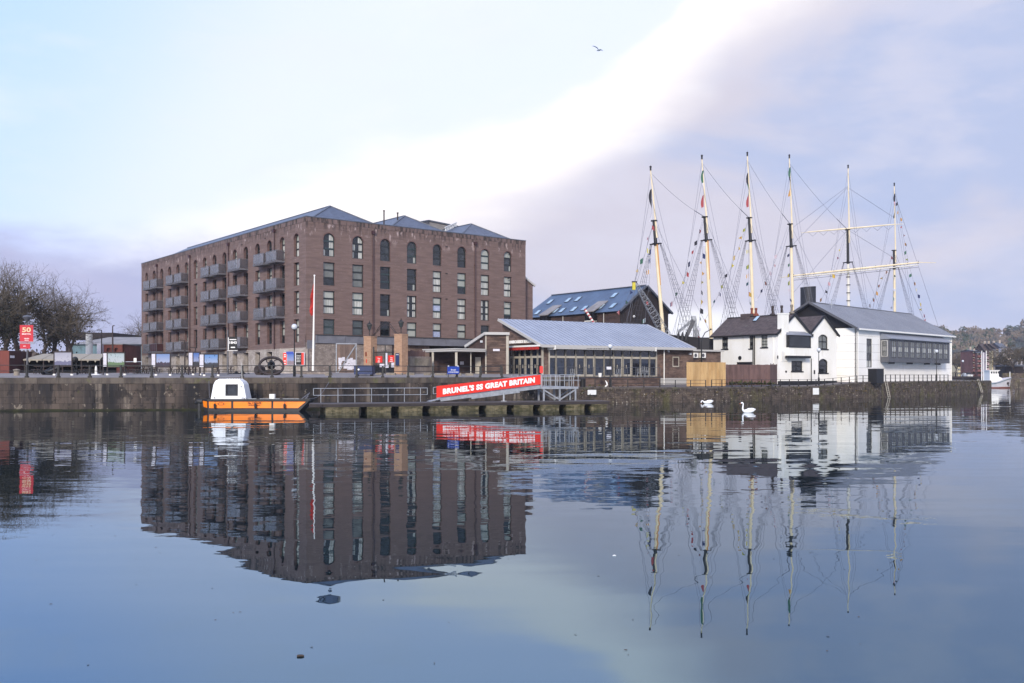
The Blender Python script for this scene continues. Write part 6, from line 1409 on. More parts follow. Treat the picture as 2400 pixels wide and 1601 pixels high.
# wheelhouse with a window opening
cz0, cz1 = BZ(936), BZ(888); cy0, cy1 = BY + .42, BY + BW - .45
prof = [(490.6, 0, 1.0), (496.5, .72, .93), (501, .9, .86), (508.5, 1.0, .72), (555, 1.0, .72), (564, .86, .86), (567.5, .74, .93), (574.6, 0, 1.0)]
mb = MB(); hz = cz1 - cz0; n_ = len(prof); yc = (cy0 + cy1) / 2; hw_ = (cy1 - cy0) / 2
fp = [V(BX(x), yc - hw_ * k, cz0 + hz * f) for x, f, k in prof]; bp = [V(BX(x), yc + hw_ * k, cz0 + hz * f) for x, f, k in prof]
for i in range(n_ - 1): mb.poly([fp[i], fp[i + 1], bp[i + 1], bp[i]])
yy = lambda z: yc - hw_ * (1.0 - .08 * min(1, (z - cz0) / hz / .72))
wx0, wx1, wz0, wz1 = BX(526.4), BX(553), BZ(926.7), BZ(901.8)
ys_ = lambda x, z: V(x, yy(z), z)
def edge(z, left):
    f = (z - cz0) / hz; P_ = prof if left else prof[::-1]
    for a, b_ in zip(P_, P_[1:]):
        if a[1] <= f <= b_[1] and a[1] != b_[1]: return BX(a[0] + (b_[0] - a[0]) * (f - a[1]) / (b_[1] - a[1]))
    return BX(508)
zl = [cz0, wz0, wz1, cz0 + hz * .74]
for a, b_ in zip(zl, zl[1:]):
    xl0, xl1, xr0, xr1 = edge(a, 1), edge(b_, 1), edge(a, 0), edge(b_, 0)
    if a == wz0: mb.poly([ys_(xl0, a), ys_(wx0, a), ys_(wx0, b_), ys_(xl1, b_)]); mb.poly([ys_(wx1, a), ys_(xr0, a), ys_(xr1, b_), ys_(wx1, b_)])
    else: mb.poly([ys_(xl0, a), ys_(xr0, a), ys_(xr1, b_), ys_(xl1, b_)])
zt_k = cz0 + hz * .74; topz = cz1
mb.poly([ys_(edge(zt_k, 1), zt_k), ys_(edge(zt_k, 0), zt_k), V(BX(564), yc - hw_ * .86, cz0 + hz * .86), V(BX(555), yc - hw_ * .72, cz1), V(BX(508.5), yc - hw_ * .72, cz1), V(BX(501), yc - hw_ * .86, cz0 + hz * .9)])
mb.poly([bp[i] for i in range(n_)])
for (a, b_, c, d_) in ((wx0, wx0, wz0, wz1), (wx1, wx1, wz0, wz1)): mb.poly([ys_(a, c), ys_(b_, d_), ys_(b_, d_) + V(0, .12, 0), ys_(a, c) + V(0, .12, 0)])
mb.poly([ys_(wx0, wz0), ys_(wx1, wz0), ys_(wx1, wz0) + V(0, .12, 0), ys_(wx0, wz0) + V(0, .12, 0)]); mb.poly([ys_(wx0, wz1), ys_(wx1, wz1), ys_(wx1, wz1) + V(0, .12, 0), ys_(wx0, wz1) + V(0, .12, 0)])
cab = build(mb, 'wheelhouse', 'grp_white', bt)
g = MB(); g.poly([ys_(wx0, wz0) + V(0, .1, 0), ys_(wx1, wz0) + V(0, .1, 0), ys_(wx1, wz1) + V(0, .1, 0), ys_(wx0, wz1) + V(0, .1, 0)]); build(g, 'pane', 'glass_mid', cab)
g = MB(); e = .045
for (a, b_, c, d_) in ((wx0 - e, wx1 + e, wz0 - e, wz0 + e), (wx0 - e, wx1 + e, wz1 - e, wz1 + e), (wx0 - e, wx0 + e, wz0 + e, wz1 - e), (wx1 - e, wx1 + e, wz0 + e, wz1 - e)): g.box(a, b_, yy(c) - .025, yy(c) - .005, c, d_)
build(g, 'window_seal', 'boat_black', cab)
g = MB()
for k in range(6): x = BX(526 + k * 6); g.beam(V(x, yc - hw_ * .9, cz0 + hz * .8), V(x + .06, yc - hw_ * .71, cz1 + .02), .07, .03)
for (xa, xb2) in ((519, 522.5), (561, 563)): g.beam(V(BX(xa), yy(cz0) - .015, cz0 + .03), V(BX(xb2 - 1.5), yy(zt_k) - .015, zt_k), .05, .03)
build(g, 'moulding', 'grp_white', cab)
g = MB()
for k in range(2): 
    z0_, z1_ = cz0 + hz * .2, cz0 + hz * .68; y_ = yc - hw_ * (.55 - .75 * k)
    xl = lambda z: edge(z, 1) - .02
    g.hexa([V(xl(z0_), y_ - .25, z0_), V(xl(z0_), y_ + .25, z0_), V(xl(z0_) + .02, y_ + .25, z0_), V(xl(z0_) + .02, y_ - .25, z0_), V(xl(z1_), y_ - .22, z1_), V(xl(z1_), y_ + .22, z1_), V(xl(z1_) + .02, y_ + .22, z1_), V(xl(z1_) + .02, y_ - .22, z1_)])
build(g, 'side_window', 'glass_blind_dim', cab)
g = MB(); p = V(BX(558), yc, cz1 - .05); g.tube(p, p + V(-.05, 0, 1.45), .018, .006); build(g, 'aerial', 'white_paint', bt)
g = MB(); g.ball(V(BX(562), yy(BZ(906)) - .03, BZ(906.5)), .05); g.ball(V(BX(500), yy(BZ(932)) - .03, BZ(932.5)), .05); build(g, 'nav_lamp', 'boat_black', cab)
ob = MB(); c = V(BX(456), BY + 1.25, BZ(946)); ob.sweep([c + V(-.35, 0, .0), c + V(-.1, 0, .16), c + V(.25, 0, .12), c + V(.4, 0, -.05)], [(.1, .08), (.2, .22), (.2, .22), (.1, .1)], 10); ob.box(c.x - .08, c.x + .14, c.y - .1, c.y + .1, -.3, c.z); ob.beam(c + V(.2, 0, -.15), c + V(.75, 0, -.15), .15, .15); build(ob, 'outboard_motor', 'boat_black', bt)
g = MB(); g.box(BX(628), BX(640), BY + .5, BY + .9, zg - .05, BZ(924)); build(g, 'white_drum', 'white_paint', bt)
g = MB()
for (a, b_) in ((582, 600), (608, 636), (640, 655), (662, 700)): g.box(BX(a), BX(b_), BY + .12, BY + .2, zg - .02, zg + .06)
build(g, 'toe_rail', 'galvanised', bt)
g = MB(); pts = [V(BX(565 + i * 2), BY + .3 + .1 * math.sin(i), zg + .08 + .06 * math.sin(i * 1.7)) for i in range(7)]; g.sweep(pts, .025, 5); pts = [V(BX(708 + i * 1.5), BY + .9, zg + .15 + .12 * math.sin(i * 1.3)) for i in range(8)]; g.sweep(pts, .02, 5); g.tube(V(BX(700), BY + 1.2, zg), V(BX(715), BY + 1.3, zg + .45), .03); g.tube(V(BX(712), BY + .6, zg), V(BX(722), BY + .7, zg + .55), .03); build(g, 'mooring_rope', 'rope', bt)

for k, px in enumerate((505, 600, 668)):
    c = V(BX(px), BY - .16, BZ(951)); mb = MB(); mb.lathe(c - V(0, 0, .22), [(.02, 0), (.1, .06), (.11, .34), (.02, .42)], 8); mb.tube(c + V(0, 0, .18), V(c.x, BY, zg), .015, n=4); build(mb, 'fender', 'boat_black', bt)
mb = MB(); a, b_ = V(BX(718), BY + 1.2, zg + .05), V(BX(722) + .9, yq(BX(722)) - .1, 2.5)
for i in range(8): f0, f1 = i / 8, (i + 1) / 8; q = lambda f: a.lerp(b_, f) - V(0, 0, .5 * math.sin(math.pi * f)); mb.tube(q(f0), q(f1), .018, n=4, caps=False)
a, b_ = V(BX(478), BY + 1.6, zg + .05), V(BX(462), yq(BX(462)) - .1, 2.6)
for i in range(8): f0, f1 = i / 8, (i + 1) / 8; q = lambda f: a.lerp(b_, f) - V(0, 0, .3 * math.sin(math.pi * f)); mb.tube(q(f0), q(f1), .018, n=4, caps=False)
build(mb, 'mooring_line', 'rope', bt)
# ================================================================== swans, gull, flotsam
rd = random.Random(31); mb = MB()
for i in range(130):
    y = rd.choice([rd.uniform(10, 20), rd.uniform(15, 34)]); x = rd.uniform(-.5, .4) * y; a = rd.uniform(0, 3.1); L = rd.uniform(.008, .03); w_ = L * rd.uniform(.25, .6); u_ = V(math.cos(a) * L, math.sin(a) * L, 0); v_ = V(-math.sin(a) * w_, math.cos(a) * w_, 0); c = V(x, y, .006); mb.poly([c - u_, c + v_ + V(0, 0, .004), c + u_, c - v_])
build(mb, 'floating_leaves', 'bark', kind='stuff')
def swan(px, py, D, lab, feeding):
    p = pt(px, py, D); p.z = 0; o = thing('swan', lab, 'swan', tuple(p), 'swans on the water'); s_ = 1.0
    body = [(.62, .30, (.01, .01)), (.52, .24, (.06, .05)), (.35, .17, (.17, .13)), (.1, .13, (.24, .19)), (-.15, .12, (.23, .18)), (-.33, .12, (.15, .13))]
    if feeding: neck = [(-.44, .17, .075), (-.52, .26, .06), (-.60, .30, .055), (-.68, .26, .055), (-.72, .16, .06), (-.73, .06, .05)]; beak = [(-.73, .06, .03), (-.75, -.03, .015)]
    else: neck = [(-.43, .20, .085), (-.47, .32, .065), (-.455, .50, .055), (-.43, .66, .05), (-.44, .77, .055), (-.50, .82, .065), (-.57, .80, .055), (-.62, .775, .035)]; beak = [(-.61, .775, .035), (-.70, .745, .018), (-.74, .73, .008)]
    mb = MB(); mb.sweep([V(p.x + a, p.y, b_) for a, b_, _ in body] + [V(p.x + a, p.y, b_) for a, b_, _ in neck], [r_ for *_, r_ in body] + [r_ for *_, r_ in neck], 12); build(mb, 'body', 'bird_white', o, smooth=True)
    mb = MB(); 
    for sg in (-1, 1): mb.sweep([V(p.x + .55, p.y + sg * .05, .33), V(p.x + .35, p.y + sg * .13, .30), V(p.x + .05, p.y + sg * .19, .25), V(p.x - .2, p.y + sg * .17, .2)], [(.01, .01), (.07, .09), (.08, .12), (.03, .04)], 8)
    build(mb, 'wing', 'bird_white', o, smooth=True)
    mb = MB(); mb.sweep([V(p.x + a, p.y, b_) for a, b_, _ in beak], [r_ for *_, r_ in beak], 6); build(mb, 'beak', 'bird_orange', o)
swan(1754, 967.5, 78.5, 'white swan swimming with neck held upright below the new fence', False); swan(1659, 944.5, 104, 'white swan with its head dipped to the water near the rubble wall', True)
c = pt(1403, 117, 60); mb = MB(); mb.sweep([c + V(-.12, -.05, -.06), c + V(-.02, 0, -.03), c + V(.08, .05, 0), c + V(.16, .1, .03)], [(.02, .02), (.05, .05), (.045, .045), (.01, .01)], 8)
def wing(P_):
    for (a, wa), (b_, wb) in zip(P_, P_[1:]): 
        a, b_ = c + V(*a), c + V(*b_); mb.hexa([a + V(0, -wa, -.01), b_ + V(0, -wb, -.01), b_ + V(0, wb, -.01), a + V(0, wa, -.01), a + V(0, -wa, .012), b_ + V(0, -wb, .012), b_ + V(0, wb, .012), a + V(0, wa, .012)])
wing([((0, 0, 0), .07), ((-.1, 0, .14), .07), ((-.26, .02, .23), .05), ((-.38, .04, .26), .01)]); wing([((.04, 0, 0), .07), ((.12, .12, .06), .06), ((.22, .3, .09), .04), ((.3, .4, .08), .01)])
build(mb, 'gull', 'bird_grey', None, 'grey gull gliding alone high in the pale sky', 'gull', smooth=False)
p = pt(704, 1539, 3.1 * F / (1539 - 879)); mb = MB(); r = random.Random(4); mb.sweep([V(p.x - .036, p.y, .003), V(p.x - .03, p.y, .008), V(p.x + .012, p.y + .004, .011), V(p.x + .038, p.y, .006)], [(.012, .008), (.018, .014), (.02, .012), (.013, .01)], 6); build(mb, 'driftwood', 'bark', None, 'small brown chunk of driftwood floating in the foreground water', 'driftwood')
p = pt(1440, 1303, 3.1 * F / (1303 - 879)); mb = MB(); mb.sweep([V(p.x - .03, p.y, .005), V(p.x, p.y, .012), V(p.x + .03, p.y, .004)], [.004, .01, .003], 5); build(mb, 'feather', 'bird_white', None, 'tiny white feather floating in the right foreground water', 'feather')
# ================================================================== the six-masted ship in the dry dock
MD = [138.0, 145.2, 155.6, 164.4, 180.5, 195.0]
MP_ = [((1524.8, 391), (1533, 517.5), (1536.8, 571.7), (1553.8, 774)), ((1645, 365), (1651.8, 508.7), (1655.6, 563), (1667, 797.6)), ((1751.5, 358), (1756, 510.7), (1758.9, 564), (1764.7, 730)),
       ((1850, 364), (1852, 525.4), (1854.5, 577), (1858, 730)), ((1987.8, 388), (1986.7, 538.6), (1987.5, 615), (1988.8, 720)), ((2096, 430), (2095.4, 587), (2096, 628), (2097, 732))]
kd = V(.703, .711, 0); kb = V(-.711, .703, 0)         # along the keel, across the ship
sh = thing('sailing_ship', 'tall six masted dry docked ship with black hull, cream masts, rigging and signal flags', 'ship', (40, 156, 2))
DK = 8.3; HB = 5.4
def mast(i):
    D = MD[i]; t, a, b_, f = MP_[i]; T, A_, B_, F_ = [pt(*q, D) for q in (t, a, b_, f)]
    d_ = (F_ - B_).normalized(); k = (B_.z - DK) / -d_.z; Ft = B_ + d_ * k
    mb = MB(); mb.tube(Ft, B_, .28 if i != 4 else .33, .22, 12); mt = build(mb, 'mast', 'mast_cream' if i != 4 else 'mast_white', sh, smooth=False)
    mb = MB(); ax = (B_ - A_).normalized()
    mb.tube(A_, B_ + ax * .3, .23, .26, 10); build(mb, 'masthead', 'mast_black', mt)
    mb = MB(); s_ = V(.22, -.22, 0); mb.tube(A_ + s_ - ax * 0 + ax * 2.5, T - ax * -.0 + V(0, 0, -.5), .14, .085, 8); build(mb, 'topmast', 'mast_cream', mt)
    mb = MB(); mb.tube(T + V(0, 0, -.55), T, .13, .13, 8); mb.ball(T, .17); build(mb, 'cap', 'mast_black', mt)
    mb = MB(); mb.beam(B_ - kb * .95, B_ + kb * .95, .35, .16); mb.beam(B_ - kd * .6, B_ + kd * .6, .3, .16); mb.beam(A_ - kb * .45, A_ + kb * .45, .4, .16); mb.beam(A_ - kd * .45, A_ + kd * .4, .5, .14); build(mb, 'crosstree', 'mast_black', mt)
    if i < 2:
        mb = MB(); mb.tube(B_ + V(.18, -.25, 0), B_ + d_ * 6 + V(.18, -.25, 0), .12, .06, 6); build(mb, 'spar', 'mast_orange', mt)
    if i == 4:
        mb = MB()
        for k_ in range(9): q = B_ + d_ * (1.2 + k_ * 1.5); mb.tube(q, q + d_ * .14, .41, n=12)
        build(mb, 'hoop', 'mast_black', mt)
        mb = MB(); up_ = (A_ - B_)
        for k_ in range(22): q = B_ + up_ * (k_ + .5) / 22; mb.beam(q - V(.45, -.1, 0), q - V(.2, -.1, 0), .05, .05)
        build(mb, 'cleat', 'mast_white', mt)
    return T, A_, B_, Ft
ML_ = [mast(i) for i in range(6)]
for i, (T, A_, B_, Ft) in enumerate(ML_):              # standing rigging
    for sg in (-1, 1):
        mb = MB(); n = 4; tops = [B_ + kb * sg * .85 - V(0, 0, .1) + kd * (j - 1.5) * .12 for j in range(n)]; feet = [V(Ft.x, Ft.y, DK + .4) + kb * sg * HB + kd * (j - 1.9) * .95 for j in range(n)]
        for a, b_ in zip(tops, feet): mb.tube(a, b_, .022, n=4, caps=False)
        m_ = 19
        for k in range(1, m_):
            f = (k / m_) ** .93; q = [a.lerp(b_, f) for a, b_ in zip(tops, feet)]; mb.tube(q[0] - (q[1] - q[0]) * .15, q[-1] + (q[-1] - q[-2]) * .15, .018, n=3, caps=False)
        build(mb, 'shroud', 'rope_dark', sh)
        mb = MB()
        for tp_, dd in ((T - V(0, 0, .9), -1.4), (T - V(0, 0, 4), -2.2), (A_, -2.8)): mb.tube(tp_, V(Ft.x, Ft.y, DK + .4) + kb * sg * HB + kd * dd, .024, n=3, caps=False)
        build(mb, 'backstay', 'rope', sh)
for i in range(5):
    T0, A1, B1 = ML_[i][0], ML_[i + 1][1], ML_[i + 1][2]; a = T0.lerp(ML_[i][1], .12); mb = MB(); L_ = 10
    if i < 4:
        q = [a.lerp(A1, k / L_) - V(0, 0, .5 * math.sin(math.pi * k / L_)) for k in range(L_ + 1)]; mb.sweep(q, .022, 3, caps=False); mb.tube(q[-3], q[-1], .05, n=4)
    mb.tube(ML_[i][1], V(ML_[i + 1][3].x, ML_[i + 1][3].y, DK + 1), .024, n=3, caps=False); build(mb, 'stay', 'rope', sh)
mb = MB(); 
for a, b_ in ((ML_[4][1] + V(0, 0, 8), ML_[3][2]), (ML_[4][1] + V(0, 0, 8.2), ML_[3][2] + V(0, 0, 3)), (ML_[4][1], ML_[3][3] + V(0, 0, 9)), (ML_[4][1] + V(0, 0, 8), ML_[5][0] - V(0, 0, 7)), (ML_[4][1], ML_[5][2] + V(0, 0, 2)), (ML_[5][0] - V(0, 0, 2), ML_[5][3] + kd * 26 + V(0, 0, 2)), (ML_[5][1], ML_[5][3] + kd * 20 + V(0, 0, 2))): mb.tube(a, b_, .028, n=4, caps=False)
build(mb, 'stay', 'rope', sh)
# yards on the fifth mast
for (l0, l1, r0, r1, yD, rad, nm) in (((1893, 544), (1876.5, 546), (2096, 526), (2117.6, 525), 180.3, .16, 'upper_yard'), ((1860, 646), (1828, 651), (2152, 615), (2194, 616), 179.6, .21, 'lower_yard')):
    dl = 3.4; a, b_, c, e = pt(*l0, yD + dl), pt(*l1, yD + dl * 1.2), pt(*r0, yD - dl), pt(*r1, yD - dl * 1.2); m_ = (a + c) / 2
    mb = MB(); mb.tube(m_, a, rad, rad * .6, 8); mb.tube(m_, c, rad, rad * .6, 8); mb.tube(a, b_, rad * .35, rad * .2, 6); mb.tube(c, e, rad * .35, rad * .2, 6); o = build(mb, 'yard', 'mast_cream', sh)
    mb = MB()
    for k in range(13): q = a.lerp(c, k / 12); mb.tube(q - V(0, 0, rad * 1.3), q + V(0, 0, rad * 1.3), .06, n=6) if nm == 'lower_yard' else None
    if nm == 'lower_yard': mb.tube(a - V(0, 0, .9), c - V(0, 0, .9), .03, n=6)
    for k in range(8):
        q0, q1 = a.lerp(c, k / 8), a.lerp(c, (k + 1) / 8); md = (q0 + q1) / 2 - V(0, 0, .9); mb.tube(q0, md, .022, n=3); mb.tube(md, q1, .022, n=3)
    build(mb, 'foot_rope', 'mast_black' if nm == 'lower_yard' else 'rope_dark', o)
if 1:
    a, c = pt(1860, 651, 183), pt(2152, 621, 176.2); mb = MB(); mb.tube(a, c, .10, n=6); build(mb, 'stowed_spar', 'mast_white', sh)
# signal flags
fm = ['f_yellow', 'f_blue', 'f_red', 'f_white', 'f_black', 'f_green', 'f_orange', 'f_pink']; rf = random.Random(21)
A1f = lambda q, D: pt(1440 + q[0] / 3.409, 340 + q[1] / 3.409, D)
B1f = lambda q, D: pt(1800 + q[0] / 3.92, 360 + q[1] / 3.92, D)
FL = [([(305, 600), (300, 660), (272, 750), (253, 840), (228, 920), (190, 1010), (158, 1100), (125, 1180), (90, 1260), (40, 1340)], A1f, 134), ([(300, 800), (292, 850), (288, 920), (284, 1010), (278, 1100), (272, 1165), (255, 1260), (248, 1400)], A1f, 136),
      ([(705, 600), (680, 690), (660, 780), (632, 855), (605, 945), (577, 1028), (543, 1105), (502, 1190), (465, 1265)], A1f, 142), ([(712, 710), (706, 790), (705, 880), (697, 945), (700, 1030), (695, 1100), (693, 1180), (693, 1255), (685, 1320), (682, 1390), (665, 1470), (665, 1540)], A1f, 143),
      ([(1065, 600), (1045, 680), (1018, 745), (993, 830), (963, 895), (937, 965), (900, 1045), (865, 1128), (835, 1192), (805, 1250), (720, 1405)], A1f, 151), ([(1070, 790), (1072, 850), (1075, 970), (1070, 1045), (1070, 1110), (1074, 1190), (1080, 1265)], A1f, 153),
      ([(1385, 650), (1330, 815), (1297, 890), (1272, 960), (1243, 1025), (1203, 1105), (1182, 1165), (1143, 1230)], A1f, 160), ([(1397, 800), (1400, 880), (1399, 960), (1401, 1040), (1401, 1100), (1402, 1160), (1402, 1240)], A1f, 162),
      ([(710, 720), (662, 893), (638, 965), (608, 1045), (590, 1120), (553, 1195), (528, 1270), (493, 1340)], B1f, 177), ([(1145, 900), (1132, 960), (1085, 1090), (1052, 1150), (1028, 1215), (993, 1280), (962, 1340), (928, 1395)], B1f, 191),
      ([(1165, 300), (1192, 460), (1204, 535), (1217, 605), (1230, 680), (1243, 755), (1257, 835), (1272, 905), (1285, 975), (1320, 1115), (1340, 1190), (1357, 1250), (1375, 1305), (1398, 1385), (1410, 1435), (1432, 1490), (1450, 1530)], B1f, 196),
      ([(1155, 1060), (1158, 1130), (1152, 1250), (1146, 1330), (1142, 1420)], B1f, 194)]
def flagmesh(p, w_, h_, m, par, tri):
    mb = MB(); a = rf.uniform(-.5, .5); u_ = V(math.cos(a) * w_, math.sin(a) * w_ * .7, -.12); n = 4
    for k in range(n):
        f0, f1 = k / n, (k + 1) / n; wv = lambda f: V(0, .12 * math.sin(f * 5 + a * 9), -.16 * f); hh = lambda f: h_ * (1 - f * (.9 if tri else .15))
        q0, q1 = p + u_ * f0 + wv(f0), p + u_ * f1 + wv(f1); mb.poly([q0, q1, q1 - V(0, 0, hh(f1)), q0 - V(0, 0, hh(f0))], k % 2 if len(m) > 1 else 0)
    build(mb, 'signal_flag', m, par)
for q, fn, D in FL:
    P_ = [fn(x, D) for x in q]; mb = MB()
    for a, b_ in zip(P_, P_[1:]): mb.tube(a, b_, .02, n=3, caps=False)
    ln = build(mb, 'flag_line', 'rope', sh)
    for p in P_[1:]:
        c1 = rf.choice(fm); c2 = rf.choice(fm); sg = rf.choice((-1, 1)); flagmesh(p + V(0, 0, .35), sg * rf.uniform(.24, .5), rf.uniform(.45, .8), [c1] if rf.random() < .35 else [c1, c2], ln, rf.random() < .3)
def ensign(p, ms, h_=4.0):
    for k, m in enumerate(ms):
        mb = MB(); n = 4; z0 = p.z - k * h_ / len(ms)
        for j in range(n): za, zb2 = z0 - j * h_ / len(ms) / n, z0 - (j + 1) * h_ / len(ms) / n; wd_ = lambda z: .25 + .22 * math.sin((p.z - z) * 1.6); mb.poly([(p.x, p.y - .1, za), (p.x - wd_(za), p.y - .25, za - .2), (p.x - wd_(zb2), p.y - .25, zb2 - .2), (p.x, p.y - .1, zb2)])
        build(mb, 'ensign', m, sh)
ensign(ML_[1][0] + V(.25, 0, -2.2), ['f_green', 'f_white', 'f_red'], 5.6); ensign(ML_[2][0] + V(.2, 0, -3.2), ['f_black', 'f_green', 'f_red'], 5.6); ensign(ML_[3][0] + V(.2, 0, -2), ['f_green', 'f_black', 'f_orange'], 5); ensign(ML_[0][0] + V(.15, 0, -3.2), ['f_black', 'f_black', 'f_white'], 4.6); ensign(ML_[5][0] + V(.15, 0, -2), ['f_black', 'f_pink', 'f_black'], 5)
# funnel and hull
p = pt(1894, 725, 168); zt_ = pt(1894, 673, 168).z; mb = MB(); n = 28; ring = lambda z, k=1: [V(p.x + 1.32 * k * math.cos(2 * math.pi * i / n), p.y + 1.32 * k * math.sin(2 * math.pi * i / n), z + .08 * math.cos(2 * math.pi * i / n)) for i in range(n)]
mb.prism(ring(DK), ring(zt_), caps=False); mb.prism(ring(DK, .95), ring(zt_, .95), caps=False); mb.prism(ring(zt_ - .12, 1.03), ring(zt_, 1.03), caps=False); build(mb, 'funnel', 'funnel', sh, smooth=False)
O = V(ML_[0][3].x, ML_[0][3].y, 0); st = [(-7, 2.2, 9.0), (-4, 4.0, 8.7), (2, 5.0, 8.4), (15, 5.5, 8.2), (40, 5.6, 8.2), (65, 5.2, 8.5), (85, 3.2, 9.2), (95, .4, 9.9)]
mb = MB(); sec = lambda t, hb, z: [O + kd * t + kb * (hb * x) + V(0, 0, zz) for x, zz in ((-1, z + .0), (-1, z - 2), (-.92, 4), (-.6, 2.0), (.6, 2.0), (.92, 4), (1, z - 2), (1, z))]
S_ = [sec(*q) for q in st]
for a, b_ in zip(S_, S_[1:]):
    for k in range(7): mb.poly([a[k], b_[k], b_[k + 1], a[k + 1]])
    mb.poly([a[0] - V(0, 0, .6), b_[0] - V(0, 0, .6), b_[7] - V(0, 0, .6), a[7] - V(0, 0, .6)], 1)
mb.poly(S_[0]); mb.poly(S_[-1]); build(mb, 'hull', ['hull_black', 'deck'], sh)

# ================================================================== cranes behind the cafe
def lattice(mb, a, b_, w0, w1, n, r_):
    ax = (b_ - a).normalized(); s1_ = ax.cross(V(0, 1, 0)).normalized(); s2_ = V(0, 1, 0); c4 = [(-1, -1), (1, -1), (1, 1), (-1, 1)]
    q = lambda f, k: a.lerp(b_, f) + (s1_ * c4[k][0] + s2_ * c4[k][1]) * (w0 + (w1 - w0) * f) / 2
    for k in range(4):
        mb.tube(q(0, k), q(1, k), r_, n=5)
        for i in range(n): mb.tube(q(i / n, k), q((i + 1) / n, (k + 1) % 4), r_ * .6, n=4); mb.tube(q(i / n, k), q(i / n, (k + 1) % 4), r_ * .6, n=4)
a, b_ = pt(1563, 790, 133), pt(1489, 662, 128); o = thing('lattice_crane', 'grey lattice crane jib with yellow tip leaning in front of the black timber shed', 'crane', (a.x, a.y, 2.5))
mb = MB(); m1 = a.lerp(b_, .62); lattice(mb, a, m1, 1.25, .85, 8, .035); lattice(mb, m1, b_, .85, .25, 6, .035); build(mb, 'jib', 'galvanised', o)
mb = MB(); mb.box(b_.x - .4, b_.x + .0, b_.y - .2, b_.y + .2, b_.z - 1.0, b_.z + .0); mb.box(b_.x - .45, b_.x + .2, b_.y - .25, b_.y + .25, b_.z + .0, b_.z + .15, 1); build(mb, 'jib_head', ['f_yellow', 'old_iron'], o)
mb = MB(); mb.box(a.x - 1.2, a.x + 1.2, a.y - 1.2, a.y + 1.2, 2.2, 5.5); mb.tube(V(a.x, a.y, 5.5), a, .4); build(mb, 'cab', 'old_iron', o)
a, b_, c = pt(1604, 792, 150), pt(1628, 746, 150), pt(1584, 790, 150); o = thing('dock_crane', 'angular grey dockside crane with folded arm behind the cafe roof end', 'crane', (a.x, 150, 2.3))
mb = MB(); mb.beam(pt(1606, 795, 150), b_, .5, .55); build(mb, 'dark_boom', 'metal_grey', o)
mb = MB(); mb.beam(pt(1590, 778, 151), pt(1627, 747, 151), .4, .4); mb.beam(b_, pt(1630, 800, 150.5), .5, .6); lattice(mb, pt(1633, 812, 149), pt(1631, 765, 149), .9, .7, 7, .06); build(mb, 'arm', 'galvanised', o)
mb = MB(); mb.box(b_.x - .5, b_.x + .2, 149.7, 150.3, b_.z - .2, b_.z + .35); build(mb, 'sheave_block', 'galvanised', o)
mb = MB(); q = pt(1632, 800, 150); mb.box(q.x - 1.2, q.x + 1.0, 149, 151, 2.3, q.z); build(mb, 'mount', 'old_iron', o)
for k, (px, lab) in enumerate(((1588, 'leftmost dark davit standing at the stern of the ship'), (1597.5, 'middle dark davit at the stern of the ship'), (1606.5, 'rightmost dark davit next to the dock crane'))):
    a = pt(px + 2, 795, 132.5); t_ = pt(px, 780, 132.5); o = thing('davit', lab, 'davit', (a.x, a.y, 2.3), 'davits at the stern'); mb = MB(); mb.tube(V(a.x, a.y, 2.3), a, .12); build(mb, 'post', 'mast_black', o); mb = MB(); mb.lathe(a + V(0, 0, 0), [(.3, -.2), (.26, .3), (.05, 1.0)], 8); build(mb, 'head', 'mast_black', o)
# striped pole and curved lamp behind the cafe
a, b_ = pt(1394, 760, 131), pt(1371, 725, 133); o = thing('striped_pole', 'slanting red and white striped pole above the cafe roof', 'pole', (a.x, a.y, 3)); mb = MB(); g = MB()
for k in range(10): (mb if k % 2 else g).tube(a.lerp(b_, k / 10), a.lerp(b_, (k + 1) / 10), .16, n=7)
build(mb, 'red_band', 'f_red', o); build(g, 'white_band', 'mast_white', o); mb = MB(); mb.tube(V(a.x, a.y, 3), a, .15); build(mb, 'base', 'mast_white', o)
p = pt(1644, 818, 124); t_ = pt(1644, 800, 124); e_ = pt(1666, 772, 124); mb = MB(); P_ = [V(p.x, 124, 1.8), t_ - V(0, 0, 2), t_, t_ + V(.15, 0, .5), t_.lerp(e_, .5) + V(-.15, 0, .35), e_]; mb.sweep(P_, [.09, .09, .08, .06, .06, .05], 7); mb.ball(e_, .12, 8); build(mb, 'curved_lamp', 'black_iron', None, 'black swan neck lamp behind the plant room', 'street lamp')
mb = MB(); mb.box(pt(1640, 0, 128.5).x, pt(1662, 0, 128.5).x, 128.4, 129.4, 1.9, pt(0, 791, 128.5).z); build(mb, 'tank', 'hull_black', None, 'black block of dock plant between the plant room and white house', 'tank') 

